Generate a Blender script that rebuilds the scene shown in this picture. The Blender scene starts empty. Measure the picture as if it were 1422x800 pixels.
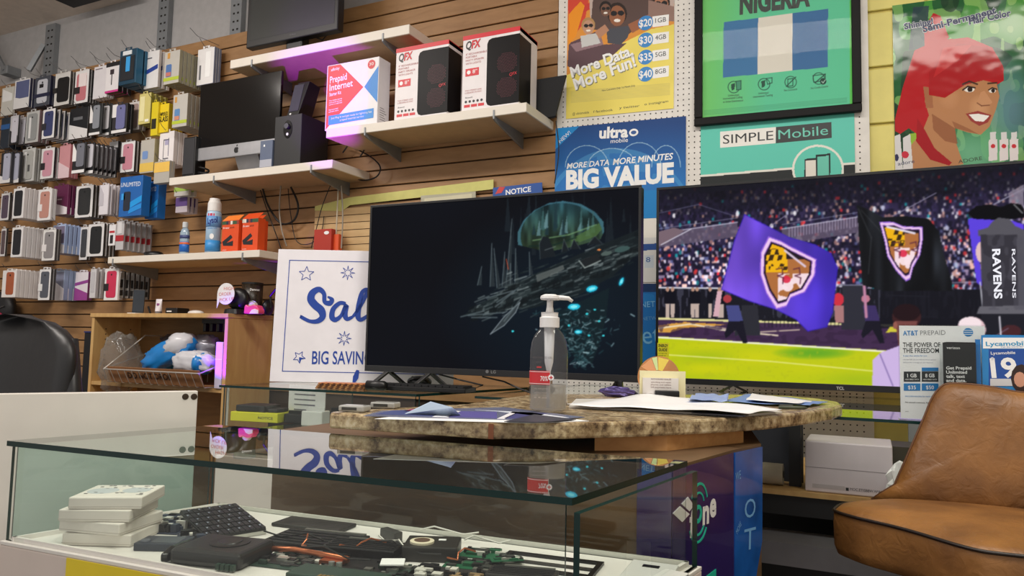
import bpy, math, random
import numpy as np
from mathutils import Vector, noise as mnoise
random.seed(7)
SC = bpy.context.scene
COL = SC.collection
R = math.radians

# ---------------------------------------------------------------- camera
F = 1025.0; YAW = R(26); PIT = R(4.35); ROL = R(1.22); EYE = 1.2
cam_d = bpy.data.cameras.new('camera'); cam = bpy.data.objects.new('camera', cam_d); COL.objects.link(cam)
cam_d.sensor_fit = 'HORIZONTAL'; cam_d.sensor_width = 36.0; cam_d.lens = F / 1422 * 36.0
cam_d.clip_start = 0.02; cam_d.clip_end = 100
SC.camera = cam

# ---------------------------------------------------------------- world, lamps, exposure
SC.view_settings.view_transform = 'Standard'; SC.view_settings.look = 'None'
SC.view_settings.gamma = 1.0; SC.view_settings.use_curve_mapping = False
SC.view_settings.exposure = 0.0
w = bpy.data.worlds.new('world'); SC.world = w; w.use_nodes = True
w.node_tree.nodes['Background'].inputs[0].default_value = (0.95, 0.90, 0.85, 1)
w.node_tree.nodes['Background'].inputs[1].default_value = 0.72
def area(loc, aim, sx, sy, power, col):
    d = bpy.data.lights.new('lamp', 'AREA'); d.shape = 'RECTANGLE'; d.size = sx; d.size_y = sy; d.energy = power; d.color = col
    o = bpy.data.objects.new('lamp', d); COL.objects.link(o); o.location = loc
    o.rotation_euler = (Vector(aim) - Vector(loc)).to_track_quat('-Z', 'Y').to_euler()
    return o
area((-0.6, 0.9, 3.55), (-0.6, 1.1, 0), 2.4, 0.5, 60, (1.0, 0.95, 0.88))
area((1.0, 0.6, 3.55), (0.8, 1.4, 0.5), 1.2, 0.5, 32, (1.0, 0.95, 0.86))
area((-4.0, 0.8, 3.55), (-4.2, 1.8, 0), 2.2, 0.4, 80, (1.0, 0.93, 0.86))
def spot(loc, aim, power, col, ang, blend=.4, rad=.01):
    d = bpy.data.lights.new('led_spot', 'SPOT'); d.energy = power; d.color = col; d.spot_size = R(ang); d.spot_blend = blend; d.shadow_soft_size = rad
    o = bpy.data.objects.new('led_spot', d); COL.objects.link(o); o.location = loc
    o.rotation_euler = (Vector(aim) - Vector(loc)).to_track_quat('-Z', 'Y').to_euler()
spot((-2.35, 2.30, 1.60), (-2.60, 2.99, 2.46), 95, (0.36, 0.01, 1.0), 32, .6)
spot((-3.20, 2.66, .98), (-3.178, 2.96, 1.14), 30, (0.16, 0.0, 1.0), 60, .5)

# ---------------------------------------------------------------- projection helpers (photo pixel -> point on a real plane)
CY, SY = math.cos(YAW), math.sin(YAW); CP, SP = math.cos(PIT), math.sin(PIT); CR, SR = math.cos(ROL), math.sin(ROL)
def ray(px, py):
    a = (px - 711) / F; b = (py - 400) / F
    x = CR * a + SR * b; y = -SR * a + CR * b
    yl = y * CP - SP; zl = y * SP + CP
    return Vector((CY * x - SY * zl, SY * x + CY * zl, -yl))
def proj_np(X, Y, Z):
    z = Z - EYE; xl = CY * X + SY * Y; zl = -SY * X + CY * Y; yl = -z
    yy = yl * CP + zl * SP; zz = -yl * SP + zl * CP
    a = xl / zz; b = yy / zz
    return 711 + F * (CR * a - SR * b), 400 + F * (SR * a + CR * b)
rx, dn, fw = ray(711 + 1, 400) - ray(711, 400), ray(711, 401) - ray(711, 400), ray(711, 400)
from mathutils import Matrix
rx.normalize(); fw = fw.normalized(); up = rx.cross(fw)
cam.matrix_world = Matrix(((rx.x, up.x, -fw.x, 0), (rx.y, up.y, -fw.y, 0), (rx.z, up.z, -fw.z, EYE), (0, 0, 0, 1)))

class Fr:
    def __init__(s, o, u, v, n=None):
        s.o = Vector(o); s.u = Vector(u).normalized(); v = Vector(v); v = v - s.u * v.dot(s.u); s.v = v.normalized()
        s.n = Vector(n).normalized() if n is not None else s.u.cross(s.v)
    def P(s, a, b, h=0.0): return s.o + s.u * a + s.v * b + s.n * h
    def px(s, x, y):
        r = ray(x, y); c = Vector((0, 0, EYE))
        t = (s.o - c).dot(s.n) / r.dot(s.n); p = c + r * t - s.o
        return p.dot(s.u), p.dot(s.v)
    def shift(s, h): return Fr(s.o + s.n * h, s.u, s.v, s.n)
def FY(Y): return Fr((0, Y, 0), (1, 0, 0), (0, 0, 1), (0, -1, 0))
def FZ(Z): return Fr((0, 0, Z), (1, 0, 0), (0, 1, 0), (0, 0, 1))
def atY(x, y, Y): return FY(Y).P(*FY(Y).px(x, y))
def atZ(x, y, Z): return FZ(Z).P(*FZ(Z).px(x, y))

# ---------------------------------------------------------------- materials
def lin(c):
    out = []
    for v in c[:3]:
        v = v / 255.0
        out.append(v / 12.92 if v <= .04045 else ((v + .055) / 1.055) ** 2.4)
    return tuple(out) + (1.0,)
MC = {}
def mat(name, c, rough=.5, metal=0.0, var=.06, scale=18.0, bump=0.0, emit=0.0, coat=0.0, spec=.5):
    key = (name, tuple(c), rough)
    if key in MC: return MC[key]
    m = bpy.data.materials.new(name); m.use_nodes = True; nt = m.node_tree; N = nt.nodes; L = nt.links
    b = N['Principled BSDF']; b.inputs['Roughness'].default_value = rough; b.inputs['Metallic'].default_value = metal
    b.inputs['Coat Weight'].default_value = coat; b.inputs['Specular IOR Level'].default_value = spec
    tc = N.new('ShaderNodeTexCoord'); nz = N.new('ShaderNodeTexNoise'); nz.inputs['Scale'].default_value = scale; nz.inputs['Detail'].default_value = 4
    L.new(tc.outputs['Object'], nz.inputs['Vector'])
    cr = N.new('ShaderNodeValToRGB'); l = lin(c)
    cr.color_ramp.elements[0].position = .3; cr.color_ramp.elements[1].position = .7
    cr.color_ramp.elements[0].color = tuple(max(0, v * (1 - var)) for v in l[:3]) + (1,)
    cr.color_ramp.elements[1].color = tuple(min(1, v * (1 + var)) for v in l[:3]) + (1,)
    L.new(nz.outputs['Fac'], cr.inputs['Fac']); L.new(cr.outputs['Color'], b.inputs['Base Color'])
    if bump:
        bp = N.new('ShaderNodeBump'); bp.inputs['Strength'].default_value = bump; bp.inputs['Distance'].default_value = .004
        L.new(nz.outputs['Fac'], bp.inputs['Height']); L.new(bp.outputs['Normal'], b.inputs['Normal'])
    if emit:
        L.new(cr.outputs['Color'], b.inputs['Emission Color']); b.inputs['Emission Strength'].default_value = emit
    MC[key] = m
    return m
def glass(name, tint=(250, 253, 251), ior=1.45, rough=.0, mult=1.0):
    if name in MC: return MC[name]
    m = bpy.data.materials.new(name); m.use_nodes = True; nt = m.node_tree; N = nt.nodes; L = nt.links
    N.remove(N['Principled BSDF']); out = N['Material Output']
    t = N.new('ShaderNodeBsdfTransparent'); t.inputs[0].default_value = lin(tint)
    g = N.new('ShaderNodeBsdfGlossy'); g.inputs['Roughness'].default_value = rough; g.inputs[0].default_value = (.95, .97, .96, 1)
    fr = N.new('ShaderNodeFresnel'); fr.inputs['IOR'].default_value = ior
    mx = N.new('ShaderNodeMixShader'); mu = N.new('ShaderNodeMath'); mu.operation = 'MULTIPLY'; mu.inputs[1].default_value = mult
    mu.use_clamp = True
    ge = N.new('ShaderNodeNewGeometry'); fb = N.new('ShaderNodeMath'); fb.operation = 'SUBTRACT'; fb.inputs[0].default_value = 1
    m2 = N.new('ShaderNodeMath'); m2.operation = 'MULTIPLY'; L.new(ge.outputs['Backfacing'], fb.inputs[1]); L.new(fr.outputs[0], m2.inputs[0]); L.new(fb.outputs[0], m2.inputs[1])
    L.new(m2.outputs[0], mu.inputs[0]); L.new(mu.outputs[0], mx.inputs[0]); L.new(t.outputs[0], mx.inputs[1]); L.new(g.outputs[0], mx.inputs[2])
    L.new(mx.outputs[0], out.inputs[0]); MC[name] = m
    return m
def hazy(name, tint, haze, hc=(226, 226, 226), refl=1.3, rough=.05):
    if name in MC: return MC[name]
    m = glass(name, tint, refl, rough); nt = m.node_tree; N = nt.nodes; L = nt.links; out = N['Material Output']; src = out.inputs[0].links[0].from_socket
    d = N.new('ShaderNodeBsdfDiffuse'); d.inputs[0].default_value = lin(hc); tl = N.new('ShaderNodeBsdfTranslucent'); tl.inputs[0].default_value = lin(hc)
    a = N.new('ShaderNodeMixShader'); a.inputs[0].default_value = .5; L.new(d.outputs[0], a.inputs[1]); L.new(tl.outputs[0], a.inputs[2])
    b = N.new('ShaderNodeMixShader'); b.inputs[0].default_value = haze; L.new(src, b.inputs[1]); L.new(a.outputs[0], b.inputs[2]); L.new(b.outputs[0], out.inputs[0])
    return m
def attr_mat(name, emit=0.0, rough=.35, bump=0.0, bscale=6.0, coat=0.0, spec=.5):
    if name in MC: return MC[name]
    m = bpy.data.materials.new(name); m.use_nodes = True; nt = m.node_tree; N = nt.nodes; L = nt.links
    b = N['Principled BSDF']; a = N.new('ShaderNodeAttribute'); a.attribute_name = 'Col'; b.inputs['Roughness'].default_value = rough
    b.inputs['Coat Weight'].default_value = coat; b.inputs['Coat Roughness'].default_value = .08; b.inputs['Specular IOR Level'].default_value = spec
    if emit:
        b.inputs['Base Color'].default_value = (.002, .002, .003, 1)
        L.new(a.outputs['Color'], b.inputs['Emission Color']); b.inputs['Emission Strength'].default_value = emit
    else: L.new(a.outputs['Color'], b.inputs['Base Color'])
    if bump:
        tc = N.new('ShaderNodeTexCoord'); nz = N.new('ShaderNodeTexNoise'); nz.inputs['Scale'].default_value = bscale; nz.inputs['Detail'].default_value = 2
        bp = N.new('ShaderNodeBump'); bp.inputs['Strength'].default_value = bump; bp.inputs['Distance'].default_value = .02
        L.new(tc.outputs['Object'], nz.inputs['Vector']); L.new(nz.outputs['Fac'], bp.inputs['Height']); L.new(bp.outputs['Normal'], b.inputs['Normal'])
        L.new(bp.outputs['Normal'], b.inputs['Coat Normal'])
    MC[name] = m
    return m
def wood_mat(name, c1, c2, rough=.45, sx=(1.5, 14, 14)):
    if name in MC: return MC[name]
    m = bpy.data.materials.new(name); m.use_nodes = True; nt = m.node_tree; N = nt.nodes; L = nt.links
    b = N['Principled BSDF']; b.inputs['Roughness'].default_value = rough
    tc = N.new('ShaderNodeTexCoord'); mp = N.new('ShaderNodeMapping'); mp.inputs['Scale'].default_value = sx
    nz = N.new('ShaderNodeTexNoise'); nz.inputs['Scale'].default_value = 3; nz.inputs['Detail'].default_value = 6; nz.inputs['Distortion'].default_value = .6
    cr = N.new('ShaderNodeValToRGB'); cr.color_ramp.elements[0].position = .3; cr.color_ramp.elements[1].position = .7
    cr.color_ramp.elements[0].color = lin(c1); cr.color_ramp.elements[1].color = lin(c2)
    L.new(tc.outputs['Object'], mp.inputs['Vector']); L.new(mp.outputs[0], nz.inputs['Vector']); L.new(nz.outputs['Fac'], cr.inputs['Fac']); L.new(cr.outputs[0], b.inputs['Base Color'])
    MC[name] = m
    return m
def granite_mat():
    if 'granite' in MC: return MC['granite']
    m = bpy.data.materials.new('granite'); m.use_nodes = True; nt = m.node_tree; N = nt.nodes; L = nt.links
    b = N['Principled BSDF']; b.inputs['Roughness'].default_value = .22
    tc = N.new('ShaderNodeTexCoord')
    n1 = N.new('ShaderNodeTexNoise'); n1.inputs['Scale'].default_value = 48; n1.inputs['Detail'].default_value = 7; n1.inputs['Roughness'].default_value = .7
    n2 = N.new('ShaderNodeTexVoronoi'); n2.inputs['Scale'].default_value = 70
    n3 = N.new('ShaderNodeTexNoise'); n3.inputs['Scale'].default_value = 16; n3.inputs['Detail'].default_value = 5
    for n in (n1, n2, n3): L.new(tc.outputs['Object'], n.inputs['Vector'])
    cr = N.new('ShaderNodeValToRGB'); e = cr.color_ramp.elements
    e[0].position = .36; e[0].color = lin((92, 74, 60)); e[1].position = .66; e[1].color = lin((216, 202, 172))
    k = e.new(.46); k.color = lin((158, 136, 104)); k = e.new(.55); k.color = lin((192, 172, 134))
    L.new(n1.outputs['Fac'], cr.inputs['Fac'])
    mx = N.new('ShaderNodeMixRGB'); mx.blend_type = 'MULTIPLY'; mx.inputs[0].default_value = .65
    c2 = N.new('ShaderNodeValToRGB'); c2.color_ramp.elements[0].position = .38; c2.color_ramp.elements[0].color = lin((160, 140, 124)); c2.color_ramp.elements[1].position = .55; c2.color_ramp.elements[1].color = (1, 1, 1, 1)
    L.new(n3.outputs['Fac'], c2.inputs['Fac']); L.new(cr.outputs[0], mx.inputs[1]); L.new(c2.outputs[0], mx.inputs[2])
    L.new(mx.outputs[0], b.inputs['Base Color']); MC['granite'] = m
    return m
def leather_mat():
    if 'leather' in MC: return MC['leather']
    m = bpy.data.materials.new('tan_leather'); m.use_nodes = True; nt = m.node_tree; N = nt.nodes; L = nt.links
    b = N['Principled BSDF']; b.inputs['Roughness'].default_value = .46
    tc = N.new('ShaderNodeTexCoord'); n1 = N.new('ShaderNodeTexNoise'); n1.inputs['Scale'].default_value = 7; n1.inputs['Detail'].default_value = 6
    n2 = N.new('ShaderNodeTexVoronoi'); n2.feature = 'DISTANCE_TO_EDGE'; n2.inputs['Scale'].default_value = 26
    n4 = N.new('ShaderNodeTexNoise'); n4.inputs['Scale'].default_value = 30; n4.inputs['Detail'].default_value = 8; n4.inputs['Distortion'].default_value = 1.5
    for n in (n1, n2, n4): L.new(tc.outputs['Object'], n.inputs['Vector'])
    cr = N.new('ShaderNodeValToRGB'); e = cr.color_ramp.elements
    e[0].position = .3; e[0].color = lin((96, 60, 28)); e[1].position = .72; e[1].color = lin((158, 108, 54))
    L.new(n1.outputs['Fac'], cr.inputs['Fac']); L.new(cr.outputs[0], b.inputs['Base Color'])
    bp = N.new('ShaderNodeBump'); bp.inputs['Strength'].default_value = .4; bp.inputs['Distance'].default_value = .006
    L.new(n4.outputs['Fac'], bp.inputs['Height']); L.new(bp.outputs['Normal'], b.inputs['Normal']); MC['leather'] = m
    return m

# ---------------------------------------------------------------- mesh builder
class MB:
    def __init__(s): s.v = []; s.f = []; s.m = []
    def add(s, vs, fs, mi=0):
        k = len(s.v); s.v += [Vector(v) for v in vs]; s.f += [tuple(i + k for i in f) for f in fs]; s.m += [mi] * len(fs); return s
    def hexa(s, p, mi=0, side=None):
        # p: 4 bottom (ccw) + 4 top
        fs = [(3, 2, 1, 0), (4, 5, 6, 7), (0, 1, 5, 4), (1, 2, 6, 5), (2, 3, 7, 6), (3, 0, 4, 7)]
        k = len(s.v); s.v += [Vector(v) for v in p]; s.f += [tuple(i + k for i in f) for f in fs]
        s.m += [mi, mi] + [mi if side is None else side] * 4
        return s
    def fbox(s, fr, a0, b0, a1, b1, h0, h1, mi=0, side=None):
        return s.hexa([fr.P(a0, b0, h0), fr.P(a1, b0, h0), fr.P(a1, b1, h0), fr.P(a0, b1, h0), fr.P(a0, b0, h1), fr.P(a1, b0, h1), fr.P(a1, b1, h1), fr.P(a0, b1, h1)], mi, side)
    def box(s, x0, y0, z0, x1, y1, z1, mi=0): return s.fbox(FZ(0), x0, y0, x1, y1, z0, z1, mi)
    def prism(s, fr, pts, h0, h1, mi=0, side=None):
        n = len(pts); k = len(s.v)
        s.v += [fr.P(a, b, h0) for a, b in pts] + [fr.P(a, b, h1) for a, b in pts]
        s.f.append(tuple(k + n - 1 - i for i in range(n))); s.f.append(tuple(k + n + i for i in range(n))); s.m += [mi, mi]
        for i in range(n):
            j = (i + 1) % n; s.f.append((k + i, k + j, k + n + j, k + n + i)); s.m.append(mi if side is None else side)
        return s
    def tube(s, pts, r, n=6, mi=0, cap=True):
        pts = [Vector(p) for p in pts]; k = len(s.v); m = len(pts); rr = r if isinstance(r, (list, tuple)) else [r] * m
        prev = None
        for i, p in enumerate(pts):
            d = (pts[min(i + 1, m - 1)] - pts[max(i - 1, 0)])
            d = d.normalized() if d.length > 1e-9 else Vector((0, 0, 1))
            if prev is None:
                t = Vector((0, 0, 1)) if abs(d.z) < .9 else Vector((1, 0, 0)); x = d.cross(t).normalized()
            else: x = (prev - d * prev.dot(d)).normalized()
            prev = x; y = d.cross(x)
            for j in range(n):
                a = 2 * math.pi * j / n; s.v.append(p + (x * math.cos(a) + y * math.sin(a)) * rr[i])
        for i in range(m - 1):
            for j in range(n):
                q = (j + 1) % n; s.f.append((k + i * n + j, k + i * n + q, k + (i + 1) * n + q, k + (i + 1) * n + j)); s.m.append(mi)
        if cap:
            s.f.append(tuple(k + n - 1 - j for j in range(n))); s.f.append(tuple(k + (m - 1) * n + j for j in range(n))); s.m += [mi, mi]
        return s
    def lathe(s, o, prof, n=24, sx=1.0, sy=1.0, rot=0.0, mi=0, axis=None):
        o = Vector(o); k = len(s.v); m = len(prof)
        if axis is None: X, Y, Z = Vector((math.cos(rot), math.sin(rot), 0)), Vector((-math.sin(rot), math.cos(rot), 0)), Vector((0, 0, 1))
        else:
            Z = Vector(axis).normalized(); t = Vector((0, 0, 1)) if abs(Z.z) < .9 else Vector((1, 0, 0)); X = t.cross(Z).normalized(); Y = Z.cross(X)
        for r, z in prof:
            for j in range(n):
                a = 2 * math.pi * j / n; s.v.append(o + X * (math.cos(a) * r * sx) + Y * (math.sin(a) * r * sy) + Z * z)
        for i in range(m - 1):
            for j in range(n):
                q = (j + 1) % n; s.f.append((k + i * n + j, k + i * n + q, k + (i + 1) * n + q, k + (i + 1) * n + j)); s.m.append(mi)
        s.f.append(tuple(k + n - 1 - j for j in range(n))); s.f.append(tuple(k + (m - 1) * n + j for j in range(n))); s.m += [mi, mi]
        return s
    def blob(s, c, rx_, ry_, rz_, n=20, m=12, amp=.12, fq=3.0, seed=0, rot=0.0, flat=None, mi=0, pw=1.0):
        c = Vector(c); k = len(s.v)
        for i in range(m + 1):
            th = math.pi * i / m
            for j in range(n):
                ph = 2 * math.pi * j / n; d = Vector((math.sin(th) * math.cos(ph), math.sin(th) * math.sin(ph), math.cos(th)))
                q = 1 + amp * mnoise.noise(d * fq + Vector((seed, seed * 1.7, 0))) + amp * .6 * abs(mnoise.noise(d * fq * 2.7 + Vector((0, seed, 5))))
                sg = lambda t: math.copysign(abs(t) ** pw, t)
                x, y, z = sg(d.x) * rx_ * q, sg(d.y) * ry_ * q, sg(d.z) * rz_ * q
                if flat is not None: z = max(z, flat)
                s.v.append(c + Vector((x * math.cos(rot) - y * math.sin(rot), x * math.sin(rot) + y * math.cos(rot), z)))
        for i in range(m):
            for j in range(n):
                q = (j + 1) % n; s.f.append((k + i * n + j, k + (i + 1) * n + j, k + (i + 1) * n + q, k + i * n + q)); s.m.append(mi)
        return s

def to_obj(name, mb, mats, parent=None, org=None, bev=0.0, smooth=False, seg=2):
    if parent is not None: org = Vector(parent['_o'])
    elif org is None:
        xs = [v.x for v in mb.v]; ys = [v.y for v in mb.v]; zs = [v.z for v in mb.v]
        org = Vector(((min(xs) + max(xs)) / 2, (min(ys) + max(ys)) / 2, min(zs)))
    me = bpy.data.meshes.new(name); me.from_pydata([tuple(v - org) for v in mb.v], [], mb.f)
    if not isinstance(mats, (list, tuple)): mats = [mats]
    for m in mats: me.materials.append(m)
    if len(mats) > 1: me.polygons.foreach_set('material_index', mb.m)
    if smooth: me.polygons.foreach_set('use_smooth', [True] * len(me.polygons))
    me.update()
    o = bpy.data.objects.new(name, me); COL.objects.link(o); o['_o'] = tuple(org)
    if parent is None: o.location = org
    else: o.parent = parent
    if bev:
        b = o.modifiers.new('bevel', 'BEVEL'); b.width = bev; b.segments = seg; b.limit_method = 'ANGLE'; b.angle_limit = R(40)
    return o
def tag(o, label=None, cat=None, group=None, kind=None):
    if label: o['label'] = label
    if cat: o['category'] = cat
    if group: o['group'] = group
    if kind: o['kind'] = kind
    return o
def thing(name, loc, label, cat, group=None):
    o = bpy.data.objects.new(name, None); COL.objects.link(o); o.location = loc; o['_o'] = tuple(loc); o.empty_display_size = .05
    return tag(o, label, cat, group)
def copy_tree(o, parent=None, off=None):
    c = o.copy(); COL.objects.link(c)
    if parent is not None: c.parent = parent
    elif off is not None: c.location = o.location + Vector(off)
    for ch in [x for x in KIDS.get(o.name, [])]: pass
    for ch in list(o.children): copy_tree(ch, c)
    return c
KIDS = {}

# ---------------------------------------------------------------- lettering (font outlines turned to flat mesh)
def text(fr, s, pA, pB, m, parent, cap=None, bold=0.0, shear=0.0, off=.0008, name='lettering', local=False, caph=None, depth=0.0):
    c = bpy.data.curves.new('t', 'FONT'); c.body = s; c.size = 1; c.offset = bold; c.shear = shear; c.resolution_u = 3
    t = bpy.data.objects.new('t', c); COL.objects.link(t)
    dg = bpy.context.evaluated_depsgraph_get(); me = bpy.data.meshes.new_from_object(t.evaluated_get(dg))
    vs = [v.co.copy() for v in me.vertices]; fs = [tuple(p.vertices) for p in me.polygons]
    bpy.data.objects.remove(t); bpy.data.curves.remove(c); bpy.data.meshes.remove(me)
    if not vs: return None
    x0 = min(v.x for v in vs); x1 = max(v.x for v in vs)
    if local: A, B = Vector(pA), Vector(pB); H = caph
    else:
        A, B = Vector(fr.px(*pA)), Vector(fr.px(*pB)); mx, my = (pA[0] + pB[0]) / 2, (pA[1] + pB[1]) / 2
        H = (Vector(fr.px(mx, my - cap)) - Vector(fr.px(mx, my))).length if cap else None
    d = (B - A); W = d.length; d = d / W; q = Vector((-d.y, d.x)); sx = W / (x1 - x0); sy = H / .70 if H else sx
    mb = MB(); mb.add([fr.P(*(A + d * ((v.x - x0) * sx) + q * (v.y * sy)), off) for v in vs], fs)
    return to_obj(name, mb, m, parent)

# ---------------------------------------------------------------- flat print / screen picture painted on a dense grid
class Paint:
    def __init__(s, fr, a0, b0, a1, b1, nx, ny, base=(128, 128, 128)):
        s.fr, s.nx, s.ny = fr, nx, ny
        s.A, s.B = np.meshgrid(np.linspace(a0, a1, nx), np.linspace(b0, b1, ny))
        o, u, v = [np.array(x) for x in (fr.o, fr.u, fr.v)]
        Wd = o[None, None] + s.A[..., None] * u + s.B[..., None] * v
        s.W = Wd; s.X, s.Y = proj_np(Wd[..., 0], Wd[..., 1], Wd[..., 2])
        s.c = np.zeros((ny, nx, 3)) + np.array(base, float)
    def fill(s, mask, c, al=1.0):
        al = al * mask if isinstance(al, np.ndarray) else al * mask.astype(float)
        s.c += (np.array(c, float) - s.c) * al[..., None]
    def inpoly(s, pts):
        m = np.zeros(s.X.shape, bool); n = len(pts)
        for i in range(n):
            x0, y0 = pts[i]; x1, y1 = pts[(i + 1) % n]
            if y0 == y1: continue
            cnd = ((s.Y > y0) != (s.Y > y1)) & (s.X < (x1 - x0) * (s.Y - y0) / (y1 - y0) + x0); m ^= cnd
        return m
    def poly(s, pts, c, al=1.0): s.fill(s.inpoly(pts), c, al)
    def ell(s, cx, cy, rx_, ry_, c, al=1.0, rot=0.0, soft=False):
        dx, dy = s.X - cx, s.Y - cy; k, q = math.cos(R(rot)), math.sin(R(rot))
        d = ((dx * k + dy * q) / rx_) ** 2 + ((-dx * q + dy * k) / ry_) ** 2
        if soft: s.fill(d < 1, c, al * np.clip(1 - d, 0, 1))
        else: s.fill(d < 1, c, al)
    def line(s, pts, w_, c, al=1.0):
        for (x0, y0), (x1, y1) in zip(pts[:-1], pts[1:]):
            dx, dy = x1 - x0, y1 - y0; l2 = dx * dx + dy * dy + 1e-9
            t = np.clip(((s.X - x0) * dx + (s.Y - y0) * dy) / l2, 0, 1)
            d = np.hypot(s.X - x0 - t * dx, s.Y - y0 - t * dy)
            s.fill(d < w_ / 2 + .5, c, al * np.clip(w_ / 2 + .5 - d, 0, 1))
    def soften(s, n=1):
        for _ in range(n):
            q = np.pad(s.c, ((1, 1), (1, 1), (0, 0)), 'edge'); q = (q[:-2] + 2 * q[1:-1] + q[2:]) / 4; s.c = (q[:, :-2] + 2 * q[:, 1:-1] + q[:, 2:]) / 4
    def noise(s, sx, sy, seed=0):
        rs = np.random.RandomState(seed); g = rs.rand(400, 400); fx = s.X / sx + 50; fy = s.Y / sy + 50
        ix, iy = np.floor(fx).astype(int), np.floor(fy).astype(int); tx, ty = fx - ix, fy - iy
        tx, ty = tx * tx * (3 - 2 * tx), ty * ty * (3 - 2 * ty); G = lambda i, j: g[i % 400, j % 400]
        return (G(ix, iy) * (1 - tx) + G(ix + 1, iy) * tx) * (1 - ty) + (G(ix, iy + 1) * (1 - tx) + G(ix + 1, iy + 1) * tx) * ty
    def cells(s, sx, sy, seed=0, jit=.5):
        rs = np.random.RandomState(seed); g = rs.rand(1000, 1000, 4)
        iy = np.floor(s.Y / sy).astype(int); ix = np.floor(s.X / sx + (iy % 2) * jit).astype(int)
        return g[ix % 1000, iy % 1000]
    def build(s, name, m, parent, off=0.0):
        n = np.array(s.fr.n); org = np.array(parent['_o']) if parent is not None else np.array(s.W[0, s.nx // 2])
        V = (s.W + n * off - org).reshape(-1, 3); ny, nx = s.ny, s.nx
        i = np.arange(ny * nx).reshape(ny, nx); q = np.stack([i[:-1, :-1], i[:-1, 1:], i[1:, 1:], i[1:, :-1]], -1).reshape(-1, 4)
        me = bpy.data.meshes.new(name); me.vertices.add(len(V)); me.vertices.foreach_set('co', V.astype(np.float32).ravel())
        me.loops.add(q.size); me.loops.foreach_set('vertex_index', q.astype(np.int32).ravel())
        me.polygons.add(len(q)); me.polygons.foreach_set('loop_start', np.arange(0, q.size, 4, dtype=np.int32)); me.polygons.foreach_set('loop_total', np.full(len(q), 4, np.int32))
        me.update(calc_edges=True); me.validate()
        at = me.color_attributes.new('Col', 'FLOAT_COLOR', 'POINT')
        c = np.clip(s.c / 255, 0, 1); c = np.where(c <= .04045, c / 12.92, ((c + .055) / 1.055) ** 2.4)
        at.data.foreach_set('color', np.concatenate([c, np.ones((ny, nx, 1))], -1).astype(np.float32).ravel())
        me.materials.append(m)
        o = bpy.data.objects.new(name, me); COL.objects.link(o); o['_o'] = tuple(org)
        if parent is not None: o.parent = parent
        else: o.location = org
        return o
# ================================================================ THE SETTING
D = 3.3
M_slat = wood_mat('brown_mdf', (146, 108, 68), (166, 126, 84), .5, (2, 9, 9))
M_groove = mat('groove_shadow_brown', (48, 32, 20), .8)
M_grey = mat('grey_painted_wall', (172, 170, 170), .8, bump=.1)
M_ceil = mat('beige_ceiling', (226, 212, 198), .9)
M_floor = mat('dark_floor', (70, 62, 56), .6)
M_peg = mat('white_pegboard', (226, 222, 216), .45)
M_black = mat('black_plastic', (16, 16, 18), .38)
M_dark = mat('near_black', (24, 24, 27), .55)
M_hole = mat('peg_hole_dark', (34, 30, 28), .9)
M_white = mat('white_laminate', (226, 220, 212), .35, var=.02)
M_card = mat('white_card', (232, 230, 228), .5, var=.02)
M_steel = mat('galvanised_steel', (140, 144, 148), .5, .4)
M_wire = mat('steel_wire', (150, 150, 152), .35, .9)
M_yblock = mat('yellow_painted_block', (226, 214, 122), .5, var=.05, scale=9, bump=.5)
M_mortar = mat('yellow_mortar', (206, 190, 104), .75)
M_cable = mat('black_cable', (14, 14, 15), .5)
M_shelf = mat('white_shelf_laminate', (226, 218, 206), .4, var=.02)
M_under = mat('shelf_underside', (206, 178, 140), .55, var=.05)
M_glass = glass('clear_glass')
M_edge = mat('green_glass_edge', (8, 44, 42), .25, var=.02, spec=.25)

fl = to_obj('floor', MB().box(-7.4, -1.2, -.05, 3.4, 3.6, 0), M_floor); tag(fl, kind='structure')
ce = to_obj('ceiling', MB().box(-7.4, -1.2, 3.64, 3.4, 3.6, 3.7), M_ceil); tag(ce, kind='structure')
wl = to_obj('wall_left', MB().box(-7.4, -1.2, 0, -7.3, 3.6, 3.64), M_grey); tag(wl, kind='structure')
wr = to_obj('wall_right', MB().box(3.3, -1.2, 0, 3.4, 3.6, 3.64), mat('beige_wall', (190, 178, 150), .8)); tag(wr, kind='structure')
wb = to_obj('wall_back', MB().box(-7.3, 3.44, 0, -1.385, 3.56, 3.64), M_grey); tag(wb, kind='structure')
# slatwall panelling : backing + planks
PITCH = .0893; ZT = 3.125
bk = to_obj('slatwall_backing', MB().box(-7.3, 3.316, .3, -1.386, 3.36, ZT - .002), M_groove, parent=wb)
sl0 = None
for i in range(25):
    z1 = ZT - i * PITCH
    if sl0 is None:
        sl0 = to_obj('slat', MB().box(-7.3, D, z1 - PITCH + .0075, -1.385, D + .0155, z1), M_slat, parent=wb, bev=.002, seg=1)
    else:
        c = sl0.copy(); COL.objects.link(c); c.parent = wb; c.location = (0, 0, -i * PITCH)
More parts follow.
